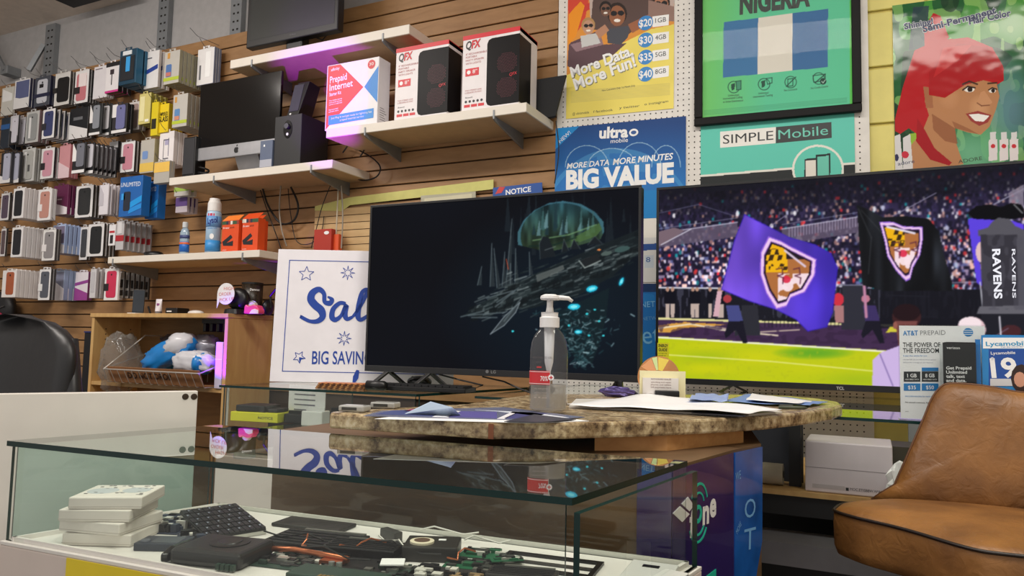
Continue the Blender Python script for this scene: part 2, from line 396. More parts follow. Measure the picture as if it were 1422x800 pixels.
# right-hand wall : yellow concrete block behind pegboard
aR = R(4); uR = (math.cos(aR), math.sin(aR), 0); nR = (math.sin(aR), -math.cos(aR), 0)
WR = Fr((-1.38, D, 0), uR, (0, 0, 1), nR)
WB = WR.shift(-.022)
yb = to_obj('wall_front', MB().fbox(WB, -.02, 0, 4.7, 3.62, -.2, -.012), M_mortar); tag(yb, kind='structure'); yb.name = 'wall_back_right'
a_e, _ = WB.px(1206, 150)
zr = [WB.px(1226, y)[1] for y in (93, 172)]; CH = zr[0] - zr[1]; z0 = zr[1] - 8 * CH
for r_ in range(-2, 18):
    za = z0 + r_ * CH
    if za < .3 or za > 3.4: continue
    for k in range(-1, 6):
        L_ = CH * 1.95; a = a_e - .015 + (k + (.5 if r_ % 2 else 0)) * L_ - L_ * .5
        if a > 2.6 or a + L_ < a_e - .35: continue
        to_obj('block', MB().fbox(WB, a + .005, za + .006, a + L_ - .005, za + CH - .006, -.012, 0), M_yblock, parent=yb, bev=.003, seg=1)
a_p1 = WR.px(1206.5, 120)[0]
peg = to_obj('pegboard', MB().fbox(WR, -.002, .35, a_p1, 3.35, -.006, 0), M_peg); tag(peg, 'white perforated pegboard sheet covering the wall behind the posters', 'pegboard')
hb = MB(); nh = 0
for i in range(1, int(a_p1 / .0254)):
    for j in range(int(.45 / .0254), int(3.1 / .0254)):
        a, b = .004 + i * .0254, j * .0254 + .008
        k = len(hb.v); hb.v += [WR.P(a + .0034 * math.cos(t * math.pi / 3), b + .0034 * math.sin(t * math.pi / 3), .0006) for t in range(6)]
        hb.f.append(tuple(k + t for t in range(6))); hb.m.append(0)
tag(to_obj('peg_hole', hb, M_hole, parent=peg), kind='stuff')

# slotted steel standards on the grey wall
def standard(x0, x1, ytop, ybot, brace=False, lab=''):
    Yp = 3.40; a0 = atY(x0, (ytop + ybot) / 2, Yp).x; a1 = atY(x1, (ytop + ybot) / 2, Yp).x
    zt = min(3.63, atY((x0 + x1) / 2, ytop, Yp).z); zb = 2.95
    t = thing('shelf_standard', ((a0 + a1) / 2, Yp, zb), lab, 'rail')
    to_obj('rail', MB().box(a0, Yp, zb, a1, 3.44, zt), M_steel, parent=t)
    mb = MB(); z = 3.15
    while z < zt - .02:
        for s_ in (.25, .62): mb.box(a0 + (a1 - a0) * s_, Yp - .0012, z, a0 + (a1 - a0) * (s_ + .16), Yp, z + .012)
        z += .055
    tag(to_obj('slot', mb, M_hole, parent=t), kind='stuff')
    if brace:
        p0 = atY(62, 65, 3.38); p1 = atY(42, 98, 3.0); p1 = Vector((p0.x - .05, 3.14, p0.z - .22)); 
        to_obj('brace', MB().tube([atY(61, 62, 3.40), atY(40, 98, 3.34)], .022, 4), M_steel, parent=t)
standard(62, 75, 34, 92, True, 'short slotted steel rail with diagonal brace on the grey wall')
standard(219, 233, -5, 64, lab='tall slotted steel rail reaching the ceiling above the hanging boxes')
standard(320, 335, -5, 44, lab='slotted steel rail just left of the wall monitor')
t = thing('ceiling_light', (atZ(140, 1, 3.62)), 'dark edge of a ceiling fixture above the slatwall', 'light fixture')
p = atZ(140, -6, 3.62); to_obj('housing', MB().box(p.x - .3, p.y - .25, 3.585, p.x + .3, p.y + .0, 3.64), M_dark, parent=t)
g = atY(7, 98, 3.34); t = thing('metal_bracket', g, 'small grey metal bracket at the far left edge above the slatwall', 'bracket')
to_obj('clip', MB().box(g.x - .05, 3.33, g.z - .03, g.x + .04, 3.44, g.z + .04), M_steel, parent=t, bev=.006)
to_obj('arm', MB().tube([g + Vector((-.3, 0, .35)), g + Vector((0, 0, 0))], .02, 5), M_steel, parent=t)

# ================================================================ WALL SHELVES
def shelf(xa, xb, z1, th, brk, lab, yf=2.98, xr=None):
    t = thing('wall_shelf', ((xa + xb) / 2, D, z1 - th), lab, 'shelf', None)
    to_obj('board', MB().add(*hexf(xa, xb, z1, th, yf), 0), [M_shelf], parent=t, bev=.002, seg=1)
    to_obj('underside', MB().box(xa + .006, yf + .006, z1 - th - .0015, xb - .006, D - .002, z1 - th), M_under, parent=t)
    for bx in brk:
        mb = MB(); fr = Fr((bx, 0, 0), (0, 1, 0), (0, 0, 1), (1, 0, 0)); zb = z1 - th - .002
        mb.prism(fr, [(yf - .004, zb + .03), (yf - .004, zb - .012), (yf + .012, zb - .02), (D - .001, zb - .075), (D - .001, zb), (yf + .006, zb), (yf + .006, zb + .03)], -.004, .004)
        to_obj('bracket', mb, M_steel, parent=t)
    return t
def hexf(xa, xb, z1, th, yf):
    v = [(xa, yf, z1 - th), (xb, yf, z1 - th), (xb, D, z1 - th), (xa, D, z1 - th), (xa, yf, z1), (xb, yf, z1), (xb, D, z1), (xa, D, z1)]
    return v, [(3, 2, 1, 0), (4, 5, 6, 7), (0, 1, 5, 4), (1, 2, 6, 5), (2, 3, 7, 6), (3, 0, 4, 7)]
ZA, ZB_, ZC, ZD_ = 2.785, 2.302, 2.138, 1.683
bxs = lambda ys, Y=2.98: [atY(x, y, Y).x for x, y in ys]
shelf(-3.277, -2.055, ZA, .05, bxs([(350, 85), (532, 52)]), 'topmost white wall shelf carrying the black monitor')
shelf(-2.557, -1.400, ZB_, .045, bxs([(507, 185), (686, 160)]), 'white wall shelf carrying the prepaid internet box and two speaker boxes')
shelf(-3.726, -2.508, ZC, .045, bxs([(297, 252), (432, 240)]), 'white wall shelf carrying the silver-chinned desktop computer')
shelf(-4.233, -2.985, ZD_, .04, bxs([(157, 364), (337, 356)]), 'lowest white wall shelf carrying the spray can and orange boxes')
# ================================================================ HANGING PACKAGES
W_ = (228, 226, 226); K_ = (22, 22, 25); GRY = (120, 122, 128)
def colmat(c, nm='print', rough=.42): return mat('%s_%d_%d_%d' % (nm, *c), c, rough, var=.03)
HK = []
def package(box, n, dy, t, body, prints, lab, backlab, grp, yf=None, cat='phone case', name='boxed_phone_case', tab=True, side=None, lean=0.0, dx=0.0):
    """box = photo pixels of the front face ; n copies one behind the other towards the wall"""
    x0, y0, x1, y1 = box; xm = (x0 + x1) / 2; ym = (y0 + y1) / 2
    if yf is None: yf = D - .035 - (n - 1) * dy - t
    fr = FY(yf); a0 = fr.px(x0, ym)[0]; a1 = fr.px(x1, ym)[0]; b0 = fr.px(xm, y1)[1]; b1 = fr.px(xm, y0)[1]
    h = b1 - b0; wd = a1 - a0
    c = fr.P((a0 + a1) / 2, b0)
    T = thing(name, c, lab, cat, grp if n > 1 else None)
    # slight lean about the vertical
    u = Vector((math.cos(lean), math.sin(lean), 0)); f2 = Fr(c, u, (0, 0, 1), (u.y, -u.x, 0))
    tabh = h * .06 if tab else 0
    sm = side or body
    to_obj('carton', MB().fbox(f2, -wd / 2, 0, wd / 2, h - tabh, -t, 0, 0, 1), [colmat(body, 'carton'), colmat(sm, 'carton_side')], parent=T, bev=.0015, seg=1)
    if tab:
        mb = MB(); q = wd * .2; mb.fbox(f2, -q, h - tabh, -q * .45, h, -.001, 0); mb.fbox(f2, q * .45, h - tabh, q, h, -.001, 0); mb.fbox(f2, -q * .45, h - tabh * .35, q * .45, h, -.001, 0)
        to_obj('hang_tab', mb, colmat(body, 'carton'), parent=T)
    H = h - tabh
    for pr in prints:
        nm, ra0, rb0, ra1, rb1, cc = pr[:6]; dep = pr[6] if len(pr) > 6 else .0012
        A0, A1, B0, B1 = -wd / 2 + ra0 * wd, -wd / 2 + ra1 * wd, rb0 * H, rb1 * H
        mb = MB()
        if nm in ('phone_case', 'phone_picture'):
            r_ = min(A1 - A0, B1 - B0) * .18; pts = []
            for cx, cy, s0 in ((A1 - r_, B1 - r_, 0), (A0 + r_, B1 - r_, 90), (A0 + r_, B0 + r_, 180), (A1 - r_, B0 + r_, 270)):
                for k in range(4): pts.append((cx + r_ * math.cos(R(s0 + k * 30)), cy + r_ * math.sin(R(s0 + k * 30))))
            mb.prism(f2, pts, 0, dep)
            ph = to_obj(nm, mb, colmat(cc, 'case', .3), parent=T)
            if nm == 'phone_case':
                cm = MB(); cm.lathe(f2.P((A0 + A1) / 2, B1 - (B1 - B0) * .14, dep), [(wd * .045, 0), (wd * .045, .0008)], 10, axis=f2.n)
                to_obj('camera_hole', cm, M_dark, parent=ph)
        elif nm == 'diagonal':
            mb.prism(f2, [(A0, B0), (A1, B0), (A1, B0 + (B1 - B0) * .55), (A0, B1)], 0, dep); to_obj('print_glare_panel', mb, colmat(cc), parent=T)
        elif nm == 'stripe':
            mb.prism(f2, [(A0, B0), (A1, B0 + (B1 - B0) * .5), (A1, B1), (A0, B0 + (B1 - B0) * .5)], 0, dep); to_obj('print_glare_panel', mb, colmat(cc), parent=T)
        else:
            mb.fbox(f2, A0, B0, A1, B1, 0, dep); to_obj(nm, mb, colmat(cc), parent=T)
    for k in range(1, n):
        cpy = copy_tree(T, off=(dx * k, dy * k, 0)); cpy['label'] = ('first', 'second', 'third', 'fourth', 'fifth', 'sixth', 'seventh', 'eighth')[k - 1] + ' ' + (backlab or lab)
    # the hook through the hang hole
    hk = to_obj('wire_hook', MB().tube([(c.x, D + .001, b1 - tabh * .6), (c.x, yf - .012, b1 - tabh * .6), (c.x, yf - .04, b1 + .012), (c.x, yf - .055, b1 + .03)], .0018, 5), M_wire)
    lw = lab if len(lab.split()) <= 11 else lab.split(',')[0]; tag(hk, 'steel hook holding the ' + lw, 'hook', 'wire display hooks on the slatwall')
    return T
P = 'print_glare_panel'; PC = 'phone_case'; PP = 'phone_picture'; LB = 'printed_label'  # panels are mostly print, a few are glare put into the colour
def win(c, lb=None, **k):
    p = [(PC, .16, .08, .86, .92, c, .002)]
    if lb: p.append((LB, 0, .3, .34, .52, lb, .0035))
    return p
CLR = (176, 176, 180)
# ---- row 1 (top)
package((2, 119, 18, 160), 1, .02, .02, (206, 204, 196), [('diagonal', .1, .5, .9, .95, (240, 240, 238))], 'clear blister pack with a white triangle at the far left, top row', None, 'a')
package((20, 108, 41, 150), 3, .022, .018, W_, [(P, .1, .35, .95, .95, (92, 100, 140)), ('diagonal', 0, 0, 1, .42, W_, .002)], 'navy phone case in white box, leftmost boxed case of the top row', 'box behind the navy boxed case in the top row', 'navy boxed cases top row', side=(44, 48, 74))
package((48, 104, 69, 147), 3, .025, .022, (70, 74, 84), [(PC, .2, .1, .85, .9, (196, 198, 206), .003), (P, 0, .3, 1, .42, (34, 38, 66), .004), (P, .35, .62, .6, .74, (20, 20, 26), .0045)], 'chrome phone case with a navy band across it, top row', 'case behind the navy-banded chrome one in the top row', 'navy banded cases top row', side=(36, 38, 60))
package((76, 98, 97, 146), 3, .024, .014, (214, 212, 208), [(PC, .2, .1, .95, .84, (24, 25, 28), .004), (LB, -.05, .4, .2, .55, (40, 38, 38), .006)], 'black phone case on clear backed card in the top row', 'card behind the black clear-backed case in the top row', 'black cases on clear cards top row', side=(60, 60, 60))
package((104, 95, 123, 143), 4, .02, .014, W_, [(PC, .14, .08, .84, .9, (198, 120, 128), .002), (P, .3, .5, .84, .9, (238, 226, 226), .003), (LB, 0, .3, .4, .5, (40, 36, 38), .004)], 'pink phone case with glare and black tag in white box, top row', 'box behind the pink glaring case in the top row', 'pink boxed cases top row', side=(30, 30, 32))  # near-white panel is glare painted onto the pink case
package((130, 89, 149, 136), 2, .03, .024, (226, 222, 226), [(P, .1, .9, .6, .93, (120, 110, 118))], 'plain white narrow box in the top row beside the selfie-stick box', 'box behind the plain white narrow one in the top row', 'plain white narrow boxes', cat='box', name='accessory_box')
package((147, 84, 165, 128), 3, .035, .03, (232, 228, 230), [(P, 0, .86, 1, 1, (34, 32, 36)), (P, 0, 0, 1, .07, (206, 60, 140)), (P, .44, .25, .5, .62, (40, 40, 44)), (P, .34, .6, .62, .76, (60, 50, 56), .002)], 'white and black selfie stick box with pink bottom edge, top row', 'box behind the pink-edged selfie stick box', 'selfie stick boxes', cat='box', name='selfie_stick_box', side=(34, 32, 36))
package((166, 66, 189, 116), 3, .06, .05, (26, 62, 84), [(P, .08, .1, .9, .8, (34, 38, 44), .003), (LB, .42, .35, .66, .78, (60, 160, 226), .005), (LB, .2, .84, .72, .96, (220, 226, 230), .004)], 'large black and teal blister pack with oval white badge, top row', 'blister pack behind the large teal one in the top row', 'large teal blister packs', cat='package', name='blister_pack', side=(28, 96, 130))
package((201, 68, 220, 122), 3, .035, .02, W_, [('stripe', .1, .38, .95, .62, (40, 66, 150), .001), (P, .08, .8, .5, .83, (90, 90, 100))], 'white glass-protector box with a blue diagonal panel, top row', 'box behind the white one with blue diagonal panel', 'white blue-panel protector boxes', cat='box', name='protector_box')
package((228, 68, 249, 116), 6, .03, .024, (192, 188, 180), [(PP, .14, .22, .5, .6, (84, 120, 176)), (P, .16, .24, .48, .36, (196, 120, 110), .002), (P, 0, .1, 1, .2, (184, 200, 60)), (P, .2, .78, .36, .95, (206, 150, 70))], 'grey screen-protector box with coloured phone picture, upper of two', 'box behind the upper grey screen-protector box', 'upper grey screen-protector boxes', cat='box', name='protector_box', side=(150, 144, 118))
package((274, 64, 297, 117), 3, .02, .016, (236, 234, 234), [(P, .14, .15, .24, .55, (110, 110, 116)), (P, .5, .2, .8, .9, (250, 250, 250))], 'white box hanging alone between monitor shelf and grey boxes', 'box behind the lone white one left of the monitor shelf', 'lone white boxes left of the monitor shelf', cat='box', name='protector_box', side=(120, 132, 160))
# ---- row 2
package((1, 161, 13, 206), 2, .05, .04, (34, 44, 56), [(P, 0, .62, 1, .78, (40, 90, 150))], 'dark pack with a blue band at the left edge, second row', 'pack behind the dark blue-banded one', 'dark blue-banded packs', cat='package', name='blister_pack')
package((14, 158, 25, 200), 3, .05, .012, (196, 194, 198), [(PC, .3, .05, .95, .9, (206, 204, 214), .004), ('diagonal', 0, 0, 1, .5, (34, 34, 38), .002)], 'clear curved phone case on black card near the left edge, second row', 'card behind the clear curved case in the second row', 'clear curved cases second row', side=(40, 40, 44))
package((36, 152, 54, 198), 3, .03, .02, (190, 190, 188), [(PC, .14, .08, .86, .92, (150, 152, 152), .004), (P, .3, .14, .44, .8, (226, 226, 226), .006)], 'transparent phone case with silver glare in clear pack, second row', 'pack behind the transparent silver case', 'transparent silver cases', side=(120, 100, 104))  # bright strip is glare painted as a panel on the clear case
package((59, 149, 76, 192), 5, .034, .014, W_, win((58, 66, 108), (46, 46, 52)), 'blue phone case in white box with black tag, second row', 'black-sided box behind the blue boxed case in the second row', 'blue boxed cases second row', side=(34, 36, 38))
package((97, 147, 122, 192), 2, .03, .02, (30, 32, 36), [('diagonal', 0, 0, 1, .48, W_, .002), (P, .2, .6, .7, .7, (110, 112, 116))], 'black box with slanted white lower half in the second row', 'box behind the black one with slanted white base', 'black boxes with slanted white base', side=(44, 46, 50))
for k, (x0, x1) in enumerate(((125, 140), (138, 145), (144, 150), (149, 154))):
    package((x0, 142 + k, x0 + 16, 187 + k), 1, .02, .012, (34, 36, 38), [(PC, .3, .2, .85, .95, (134, 138, 146) if k == 0 else (206, 204, 208), .004), (P, 0, 0, .9, .08, W_, .002), ('diagonal', 0, .4, .25, 1, W_, .002)], ('grey slanted phone case at the front of its hook, second row', 'first case behind the grey slanted one, second row', 'second case behind the grey slanted one, second row', 'last case behind the grey slanted one, second row')[k], None, 'a', yf=3.08 + k * .045)
package((156, 142, 176, 184), 2, .03, .02, (48, 46, 50), [(PC, .3, .12, .9, .95, (112, 114, 160), .004), (P, 0, .55, .35, 1, W_, .002), (P, 0, 0, 1, .1, W_, .002)], 'lavender-blue phone case tilted on black and white card, second row', 'card behind the lavender case', 'lavender cases', side=(34, 34, 36), yf=3.12)
package((178, 139, 194, 181), 2, .03, .02, (216, 210, 206), win((168, 146, 140)), 'taupe phone case in white box left of the gold pouch', 'box behind the taupe case', 'taupe boxed cases', side=(120, 116, 112))
package((193, 127, 209, 172), 4, .035, .02, (208, 196, 122), [(P, .1, .1, .5, .9, (232, 224, 170), .002), (LB, .6, .06, .9, .14, (240, 240, 230), .003)], 'glossy gold-olive pouch hanging over the yellow packs', 'pouch behind the glossy gold one', 'gold pouches', cat='package', name='foil_pouch', side=(150, 144, 60))
TG = package((210, 139, 219, 188), 1, .02, .03, (222, 200, 30), [(P, .1, .2, .8, .5, (40, 38, 24))], 'yellow box edge with black print beside the yellow glass pack', None, 'a', cat='box', name='protector_box', yf=3.14)
T = package((218, 142, 234, 184), 3, .04, .03, (236, 206, 30), [], 'yellow screen glass pack with black lettering, hanging at front', 'yellow pack behind the lettered yellow one', 'yellow screen glass packs', cat='box', name='protector_box', side=(200, 170, 20))
f_ = FY(T['_o'][1]); Mk = colmat((20, 18, 14))
text(f_, 'TEMPERED', (219.5, 162), (233, 160), Mk, T, cap=5, bold=.02); text(f_, 'GLASS', (219.5, 170), (233, 168), Mk, T, cap=7, bold=.03)
package((240, 128, 260, 176), 6, .03, .024, (192, 188, 180), [(PP, .14, .2, .5, .56, (96, 140, 190)), (P, .16, .22, .48, .34, (206, 140, 110), .002), (P, 0, .1, 1, .2, (184, 200, 60)), (P, .12, .76, .26, .93, (206, 150, 70))], 'grey screen-protector box with coloured phone picture, lower of two', 'box behind the lower grey screen-protector box', 'lower grey screen-protector boxes', cat='box', name='protector_box', side=(150, 144, 130))
# ---- row 3
for k, x0 in enumerate((1, 13)):
    package((x0, 209, x0 + 14, 254), 1, .02, .02, (36, 36, 40), [(PC, .3, .1, .95, .95, (176, 178, 196), .004), ('diagonal', 0, 0, 1, .25, W_, .002)], ('clear case on black card at the left edge, third row', 'clear case on black card just right of the leftmost, third row')[k], None, 'a', yf=3.1 + .03 * k)
package((30, 204, 48, 252), 3, .03, .02, (200, 200, 198), [(PC, .12, .06, .88, .94, (178, 178, 174), .005), (P, .24, .1, .4, .9, (232, 232, 232), .007), (P, .55, .3, .7, .5, (90, 90, 90), .007)], 'shiny transparent case in clear pack, third row', 'pack behind the shiny transparent case in the third row', 'shiny transparent cases third row', side=(150, 150, 146))  # tall pale strip is a painted highlight on the clear case
package((57, 203, 75, 248), 3, .03, .014, W_, win((206, 150, 166), (40, 36, 40)), 'pink phone case with black tag in white box, left one of the third row', 'black-sided box behind the left pink boxed case, third row', 'left pink boxed cases third row', side=(34, 34, 36))
package((82, 199, 97, 247), 3, .022, .02, (206, 146, 152), [('diagonal', 0, 0, 1, .5, (226, 200, 206), .002)], 'dusty rose box with pale slanted base in the third row', 'box behind the dusty rose one', 'dusty rose boxes', side=(176, 110, 120))
for k in range(7):
    x0 = 101 + (0 if k == 0 else 6 + k * 6.2); 
    package((x0, 196 + k * 1.2, x0 + 17, 240 + k * 1.2), 1, .02, .012, (30, 30, 34), [(PC, .34, .2, .95, .97, (110, 112, 122) if k == 0 else (198, 196, 204), .004), (P, 0, 0, 1, .1, W_, .002), ('diagonal', 0, .4, .3, 1, W_, .002)], 'charcoal phone case at the front of the long cascade, third row' if k == 0 else ('', 'second', 'third', 'fourth', 'fifth', 'sixth', 'last')[k] + ' case of the long slanted cascade in the third row', None, 'a', yf=2.98 + k * .036)
package((151, 194, 163, 237), 2, .03, .02, (226, 224, 226), [('stripe', 0, .12, 1, .5, K_, .002)], 'white card with black slanted phone right of the cascade, third row', 'card behind the white one right of the cascade', 'white cards right of the cascade', side=(60, 60, 64))
package((168, 194, 187, 239), 3, .025, .014, W_, win((206, 140, 156), (44, 40, 42)), 'pink phone case with black tag, right one of the third row', 'box behind the right pink case of the third row', 'right pink boxed cases third row', side=(28, 28, 30))
package((195, 191, 214, 240), 4, .03, .03, (186, 182, 172), [(PP, .15, .42, .55, .66, (120, 150, 200)), (P, 0, .04, 1, .3, (226, 190, 90))], 'grey protector box with amber band, left of the outlined-phone box', 'box behind the amber-banded grey one', 'amber-banded grey boxes', cat='box', name='protector_box', side=(160, 150, 110))
package((221, 180, 241, 229), 3, .035, .03, (236, 230, 230), [(P, .3, .2, .33, .74, (90, 90, 100)), (P, .64, .26, .67, .8, (90, 90, 120)), (P, .3, .74, .67, .77, (90, 90, 100)), (P, .3, .18, .67, .21, (90, 90, 100)), (P, .4, .6, .66, .76, (176, 170, 200))], 'white box with outline drawing of a phone, beside the dark speaker', 'box behind the outlined-phone box', 'outlined-phone boxes', cat='box', name='protector_box')
package((214, 222, 235, 254), 2, .02, .02, (176, 172, 164), [(P, 0, .5, 1, .95, (232, 190, 90))], 'small grey pack with amber top just left of the computer shelf', 'pack behind the small amber-topped one', 'small amber-topped packs', cat='package', name='blister_pack', yf=3.05)
package((242, 255, 262, 272), 2, .04, .02, (196, 192, 184), [(P, 0, .4, 1, .75, (160, 190, 80))], 'small grey pack with green band below the computer shelf', 'pack behind the small green-banded one', 'small green-banded packs', cat='package', name='blister_pack', yf=3.1)
package((244, 272, 260, 295), 3, .03, .02, (188, 178, 186), [(P, 0, .4, 1, .95, (96, 70, 130))], 'small purple-topped pack below the green-banded one', 'pack behind the small purple-topped one', 'small purple-topped packs', cat='package', name='blister_pack', yf=3.14)
# ---- row 4
package((1, 266, 13, 306), 2, .03, .016, W_, win((88, 74, 92)), 'dark mauve phone case in white box at the left edge, fourth row', 'box behind the mauve case at the left edge', 'mauve boxed cases', side=(60, 60, 60))
package((18, 259, 33, 303), 6, .032, .028, (230, 228, 228), win((28, 30, 36)), 'leftmost black phone case in white box, fourth row', 'white box behind the left black boxed case, fourth row', 'left black boxed cases fourth row', side=(216, 212, 212))
package((53, 260, 71, 306), 2, .02, .016, W_, win((190, 138, 126), (226, 222, 222)), 'rose-brown phone case with white tag in white box, fourth row', 'box behind the rose-brown case', 'rose-brown boxed cases', side=(200, 196, 196), yf=3.06)
package((74, 255, 94, 298), 4, .03, .022, (96, 32, 72), [('diagonal', 0, 0, 1, .42, (232, 226, 230), .002), (P, .3, .5, .6, .54, (200, 180, 190))], 'dark plum box with slanted white base, fourth row', 'plum box behind the slanted-base plum one', 'dark plum boxes', side=(110, 44, 84))
package((105, 255, 129, 302), 4, .025, .014, W_, win((44, 46, 48)), 'wide black phone case in white box, left of the blue handset packs', 'box behind the wide black case, fourth row', 'wide black boxed cases fourth row', side=(34, 34, 34))
for k in range(3):
    package((138 + k * 9, 254 + k * 2, 150 + k * 9, 298 + k), 2, .02, .01, (218, 214, 220), [('diagonal', 0, .3, .5, 1, (190, 186, 194), .002)], ('nearest of three pale narrow boxes left of the blue handsets', 'middle of three pale narrow boxes left of the blue handsets', 'pale narrow box touching the blue handset packs')[k], ('box behind the nearest pale narrow box', 'box behind the middle pale narrow box', 'box behind the last pale narrow box')[k], ('pale narrow boxes, nearest', 'pale narrow boxes, middle', 'pale narrow boxes, last')[k], yf=3.06 + k * .06, cat='box', name='accessory_box')
for k in range(2):
    x0, x1, y0, y1 = ((166, 197, 245, 300), (202, 219, 252, 303))[k]; yf = (3.02, 3.12)[k]
    T = package((x0, y0, x1, y1), 1, .02, .06, (30, 96, 170), [(PP, .2, .14, .5, .62, (40, 46, 58), .002), ('stripe', .5, .2, 1, .5, (30, 150, 226), .001), ('stripe', .45, .06, 1, .3, (34, 140, 220), .0015), (LB, .1, .42, .26, .58, (60, 160, 230), .002)], ('bright blue boxed handset with UNLIMITED lettering, front one', 'bright blue boxed handset half hidden behind its twin')[k], None, 'a', cat='box', name='handset_box', yf=yf, tab=False, side=(20, 100, 176))
    text(FY(yf), 'UNLIMITED' if k == 0 else 'UNLIMITED', (x0 + 2, y0 + 15), (x1 - 2, y0 + 13), colmat((226, 232, 240)), T, cap=6)
# ---- row 5
package((1, 315, 8, 356), 1, .03, .016, W_, win((96, 80, 84)), 'dark case in white box cut by the left edge, fifth row', None, 'a', side=(60, 60, 60))
package((16, 313, 31, 357), 7, .032, .028, (230, 228, 228), win((28, 30, 36)), 'leftmost black phone case in white box, fifth row', 'white box behind the leftmost black boxed case, fifth row', 'left black boxed cases fifth row', side=(216, 212, 212))
package((59, 316, 77, 362), 2, .02, .016, (224, 222, 220), win((140, 136, 138), (226, 222, 222)), 'grey phone case in white box left of the sky-blue boxes, fifth row', 'box behind the grey case of the fifth row', 'grey boxed cases fifth row', side=(70, 66, 66), yf=3.06)
package((73, 310, 90, 352), 5, .03, .022, (176, 192, 224), [(P, .1, .35, .95, .95, (120, 112, 136)), ('diagonal', 0, 0, 1, .5, (228, 226, 230), .003)], 'sky-blue box with grey case window and slanted white base, fifth row', 'sky-blue box behind the windowed one, fifth row', 'sky-blue boxes fifth row', side=(150, 168, 206))
package((111, 312, 122, 361), 2, .02, .014, W_, win((70, 70, 72)), 'dark grey case in white box half covered by its neighbour, fifth row', 'box behind the half covered dark grey case', 'half covered dark grey cases', side=(60, 60, 60))
package((122, 308, 144, 356), 4, .025, .014, W_, win((34, 36, 38)), 'black glossy phone case in white box, right one of the fifth row', 'box behind the right black case of the fifth row', 'right black boxed cases fifth row', side=(36, 36, 38))
package((151, 310, 160, 341), 1, .02, .01, (232, 230, 232), [(P, .25, .1, .7, .5, (40, 36, 40)), (P, .1, .6, .9, .7, (190, 50, 60))], 'small white card with black slot beside the red-striped clear packs', None, 'a', cat='package', name='blister_pack', yf=3.1)
package((161, 304, 172, 347), 6, .038, .012, (186, 184, 186), [(P, 0, .3, 1, .5, (170, 40, 50), .002), (P, .25, .55, .75, .95, (214, 212, 214), .003)], 'clear pack with a red stripe, front of the row above the low shelf', 'clear pack behind the front red-striped one', 'red-striped clear packs', cat='package', name='blister_pack', side=(140, 134, 136))
# ---- row 6
package((3, 373, 22, 413), 8, .03, .027, (230, 226, 224), [(PC, .3, .1, .85, .93, (168, 88, 54), .002)], 'tan leather phone case in white box, bottom row', 'white box behind the tan leather case, bottom row', 'tan leather boxed cases', side=(220, 214, 212))
package((54, 371, 70, 417), 2, .02, .016, W_, win((84, 88, 98), (226, 226, 226)), 'slate phone case with white tag in white box, bottom row', 'box behind the slate case', 'slate boxed cases', side=(60, 60, 62), yf=3.05)
package((72, 373, 89, 417), 3, .035, .03, (166, 182, 208), [(P, .1, .35, .95, .95, (130, 134, 158)), ('diagonal', 0, 0, 1, .7, (228, 226, 230), .003)], 'light blue box with tall slanted white base, bottom row', 'light blue box behind the slanted white-based one, bottom row', 'light blue boxes bottom row', side=(140, 156, 186))
package((104, 375, 122, 417), 2, .02, .014, (232, 226, 232), [('stripe', 0, .5, 1, .72, (150, 70, 150), .001), ('diagonal', 0, 0, 1, .45, (160, 70, 150), .001)], 'white box with purple slanted stripes, bottom row', 'box behind the purple-striped white one', 'purple-striped white boxes', cat='box', name='protector_box', side=(120, 60, 110))
package((125, 371, 133, 414), 6, .035, .02, (206, 204, 206), [(P, .2, .2, .8, .9, (190, 188, 192), .002)], 'clear-fronted pale pack, first of the narrow ones in the bottom row', 'pale pack behind the first narrow one in the bottom row', 'pale narrow packs bottom row', cat='package', name='blister_pack', side=(186, 184, 188))
package((145, 370, 164, 417), 1, .02, .014, W_, win((200, 50, 84), (34, 30, 32)), 'crimson phone case with black tag in white box, end of the bottom row', None, 'a', yf=3.03)
package((167, 375, 172, 414), 6, .035, .014, (176, 176, 176), [(P, .2, .4, .8, .7, (20, 20, 22), .006), (P, .1, .1, .9, .3, (40, 40, 42), .003)], 'narrow black and silver cable pack ending the bottom row', 'cable pack behind the first black and silver one', 'black and silver cable packs', cat='package', name='cable_pack', side=(60, 60, 62))
for o in list(COL.objects):
    if 'of the long slanted cascade' in str(o.get('label')): o['group'] = 'pale slanted cases of the long cascade'
# empty hook tips on the slatwall top
for k, (x, y) in enumerate([(35, 100), (70, 96), (100, 84), (126, 80), (150, 72), (265, 50), (205, 62)]):
    p = atY(x, y, 3.1); q = Vector((p.x, 3.30, 3.09))
    tag(to_obj('wire_hook', MB().tube([(p.x + .02, 3.301, 3.07), (p.x + .01, 3.14, 3.07), (p.x, 3.09, 3.105)], .0018, 5), M_wire), 'empty thin steel hook along the top plank of the slatwall', 'hook', 'empty hooks along the top plank')
# ================================================================ POSTERS
def poster(name, fr, xl, xr, yt, yb, lab, cat, res=1.3, base=(200, 200, 200), th=.002, h=.001, frame=None, m=None, back=M_card):
    xm, ym = (xl + xr) / 2, (max(yt, 0) + yb) / 2; f = fr.shift(h)
    a0, a1 = f.px(xl, ym)[0], f.px(xr, ym)[0]; b0, b1 = f.px(xm, yb)[1], f.px(xm, yt)[1]
    T = thing(name, f.P((a0 + a1) / 2, b0), lab, cat)
    to_obj('sheet', MB().fbox(f, a0, b0, a1, b1, 0, th), back, parent=T)
    ff = f.shift(th)
    p = Paint(ff, a0, b0, a1, b1, int((xr - xl) * res), int((yb - yt) * res), base)
    return T, ff, p, (a0, b0, a1, b1)
M_print = attr_mat('printed_paper', rough=.5, coat=.0, spec=.3)
M_printg = attr_mat('glossy_plastic_print', rough=.6, bump=.16, bscale=7, coat=.5, spec=.1)
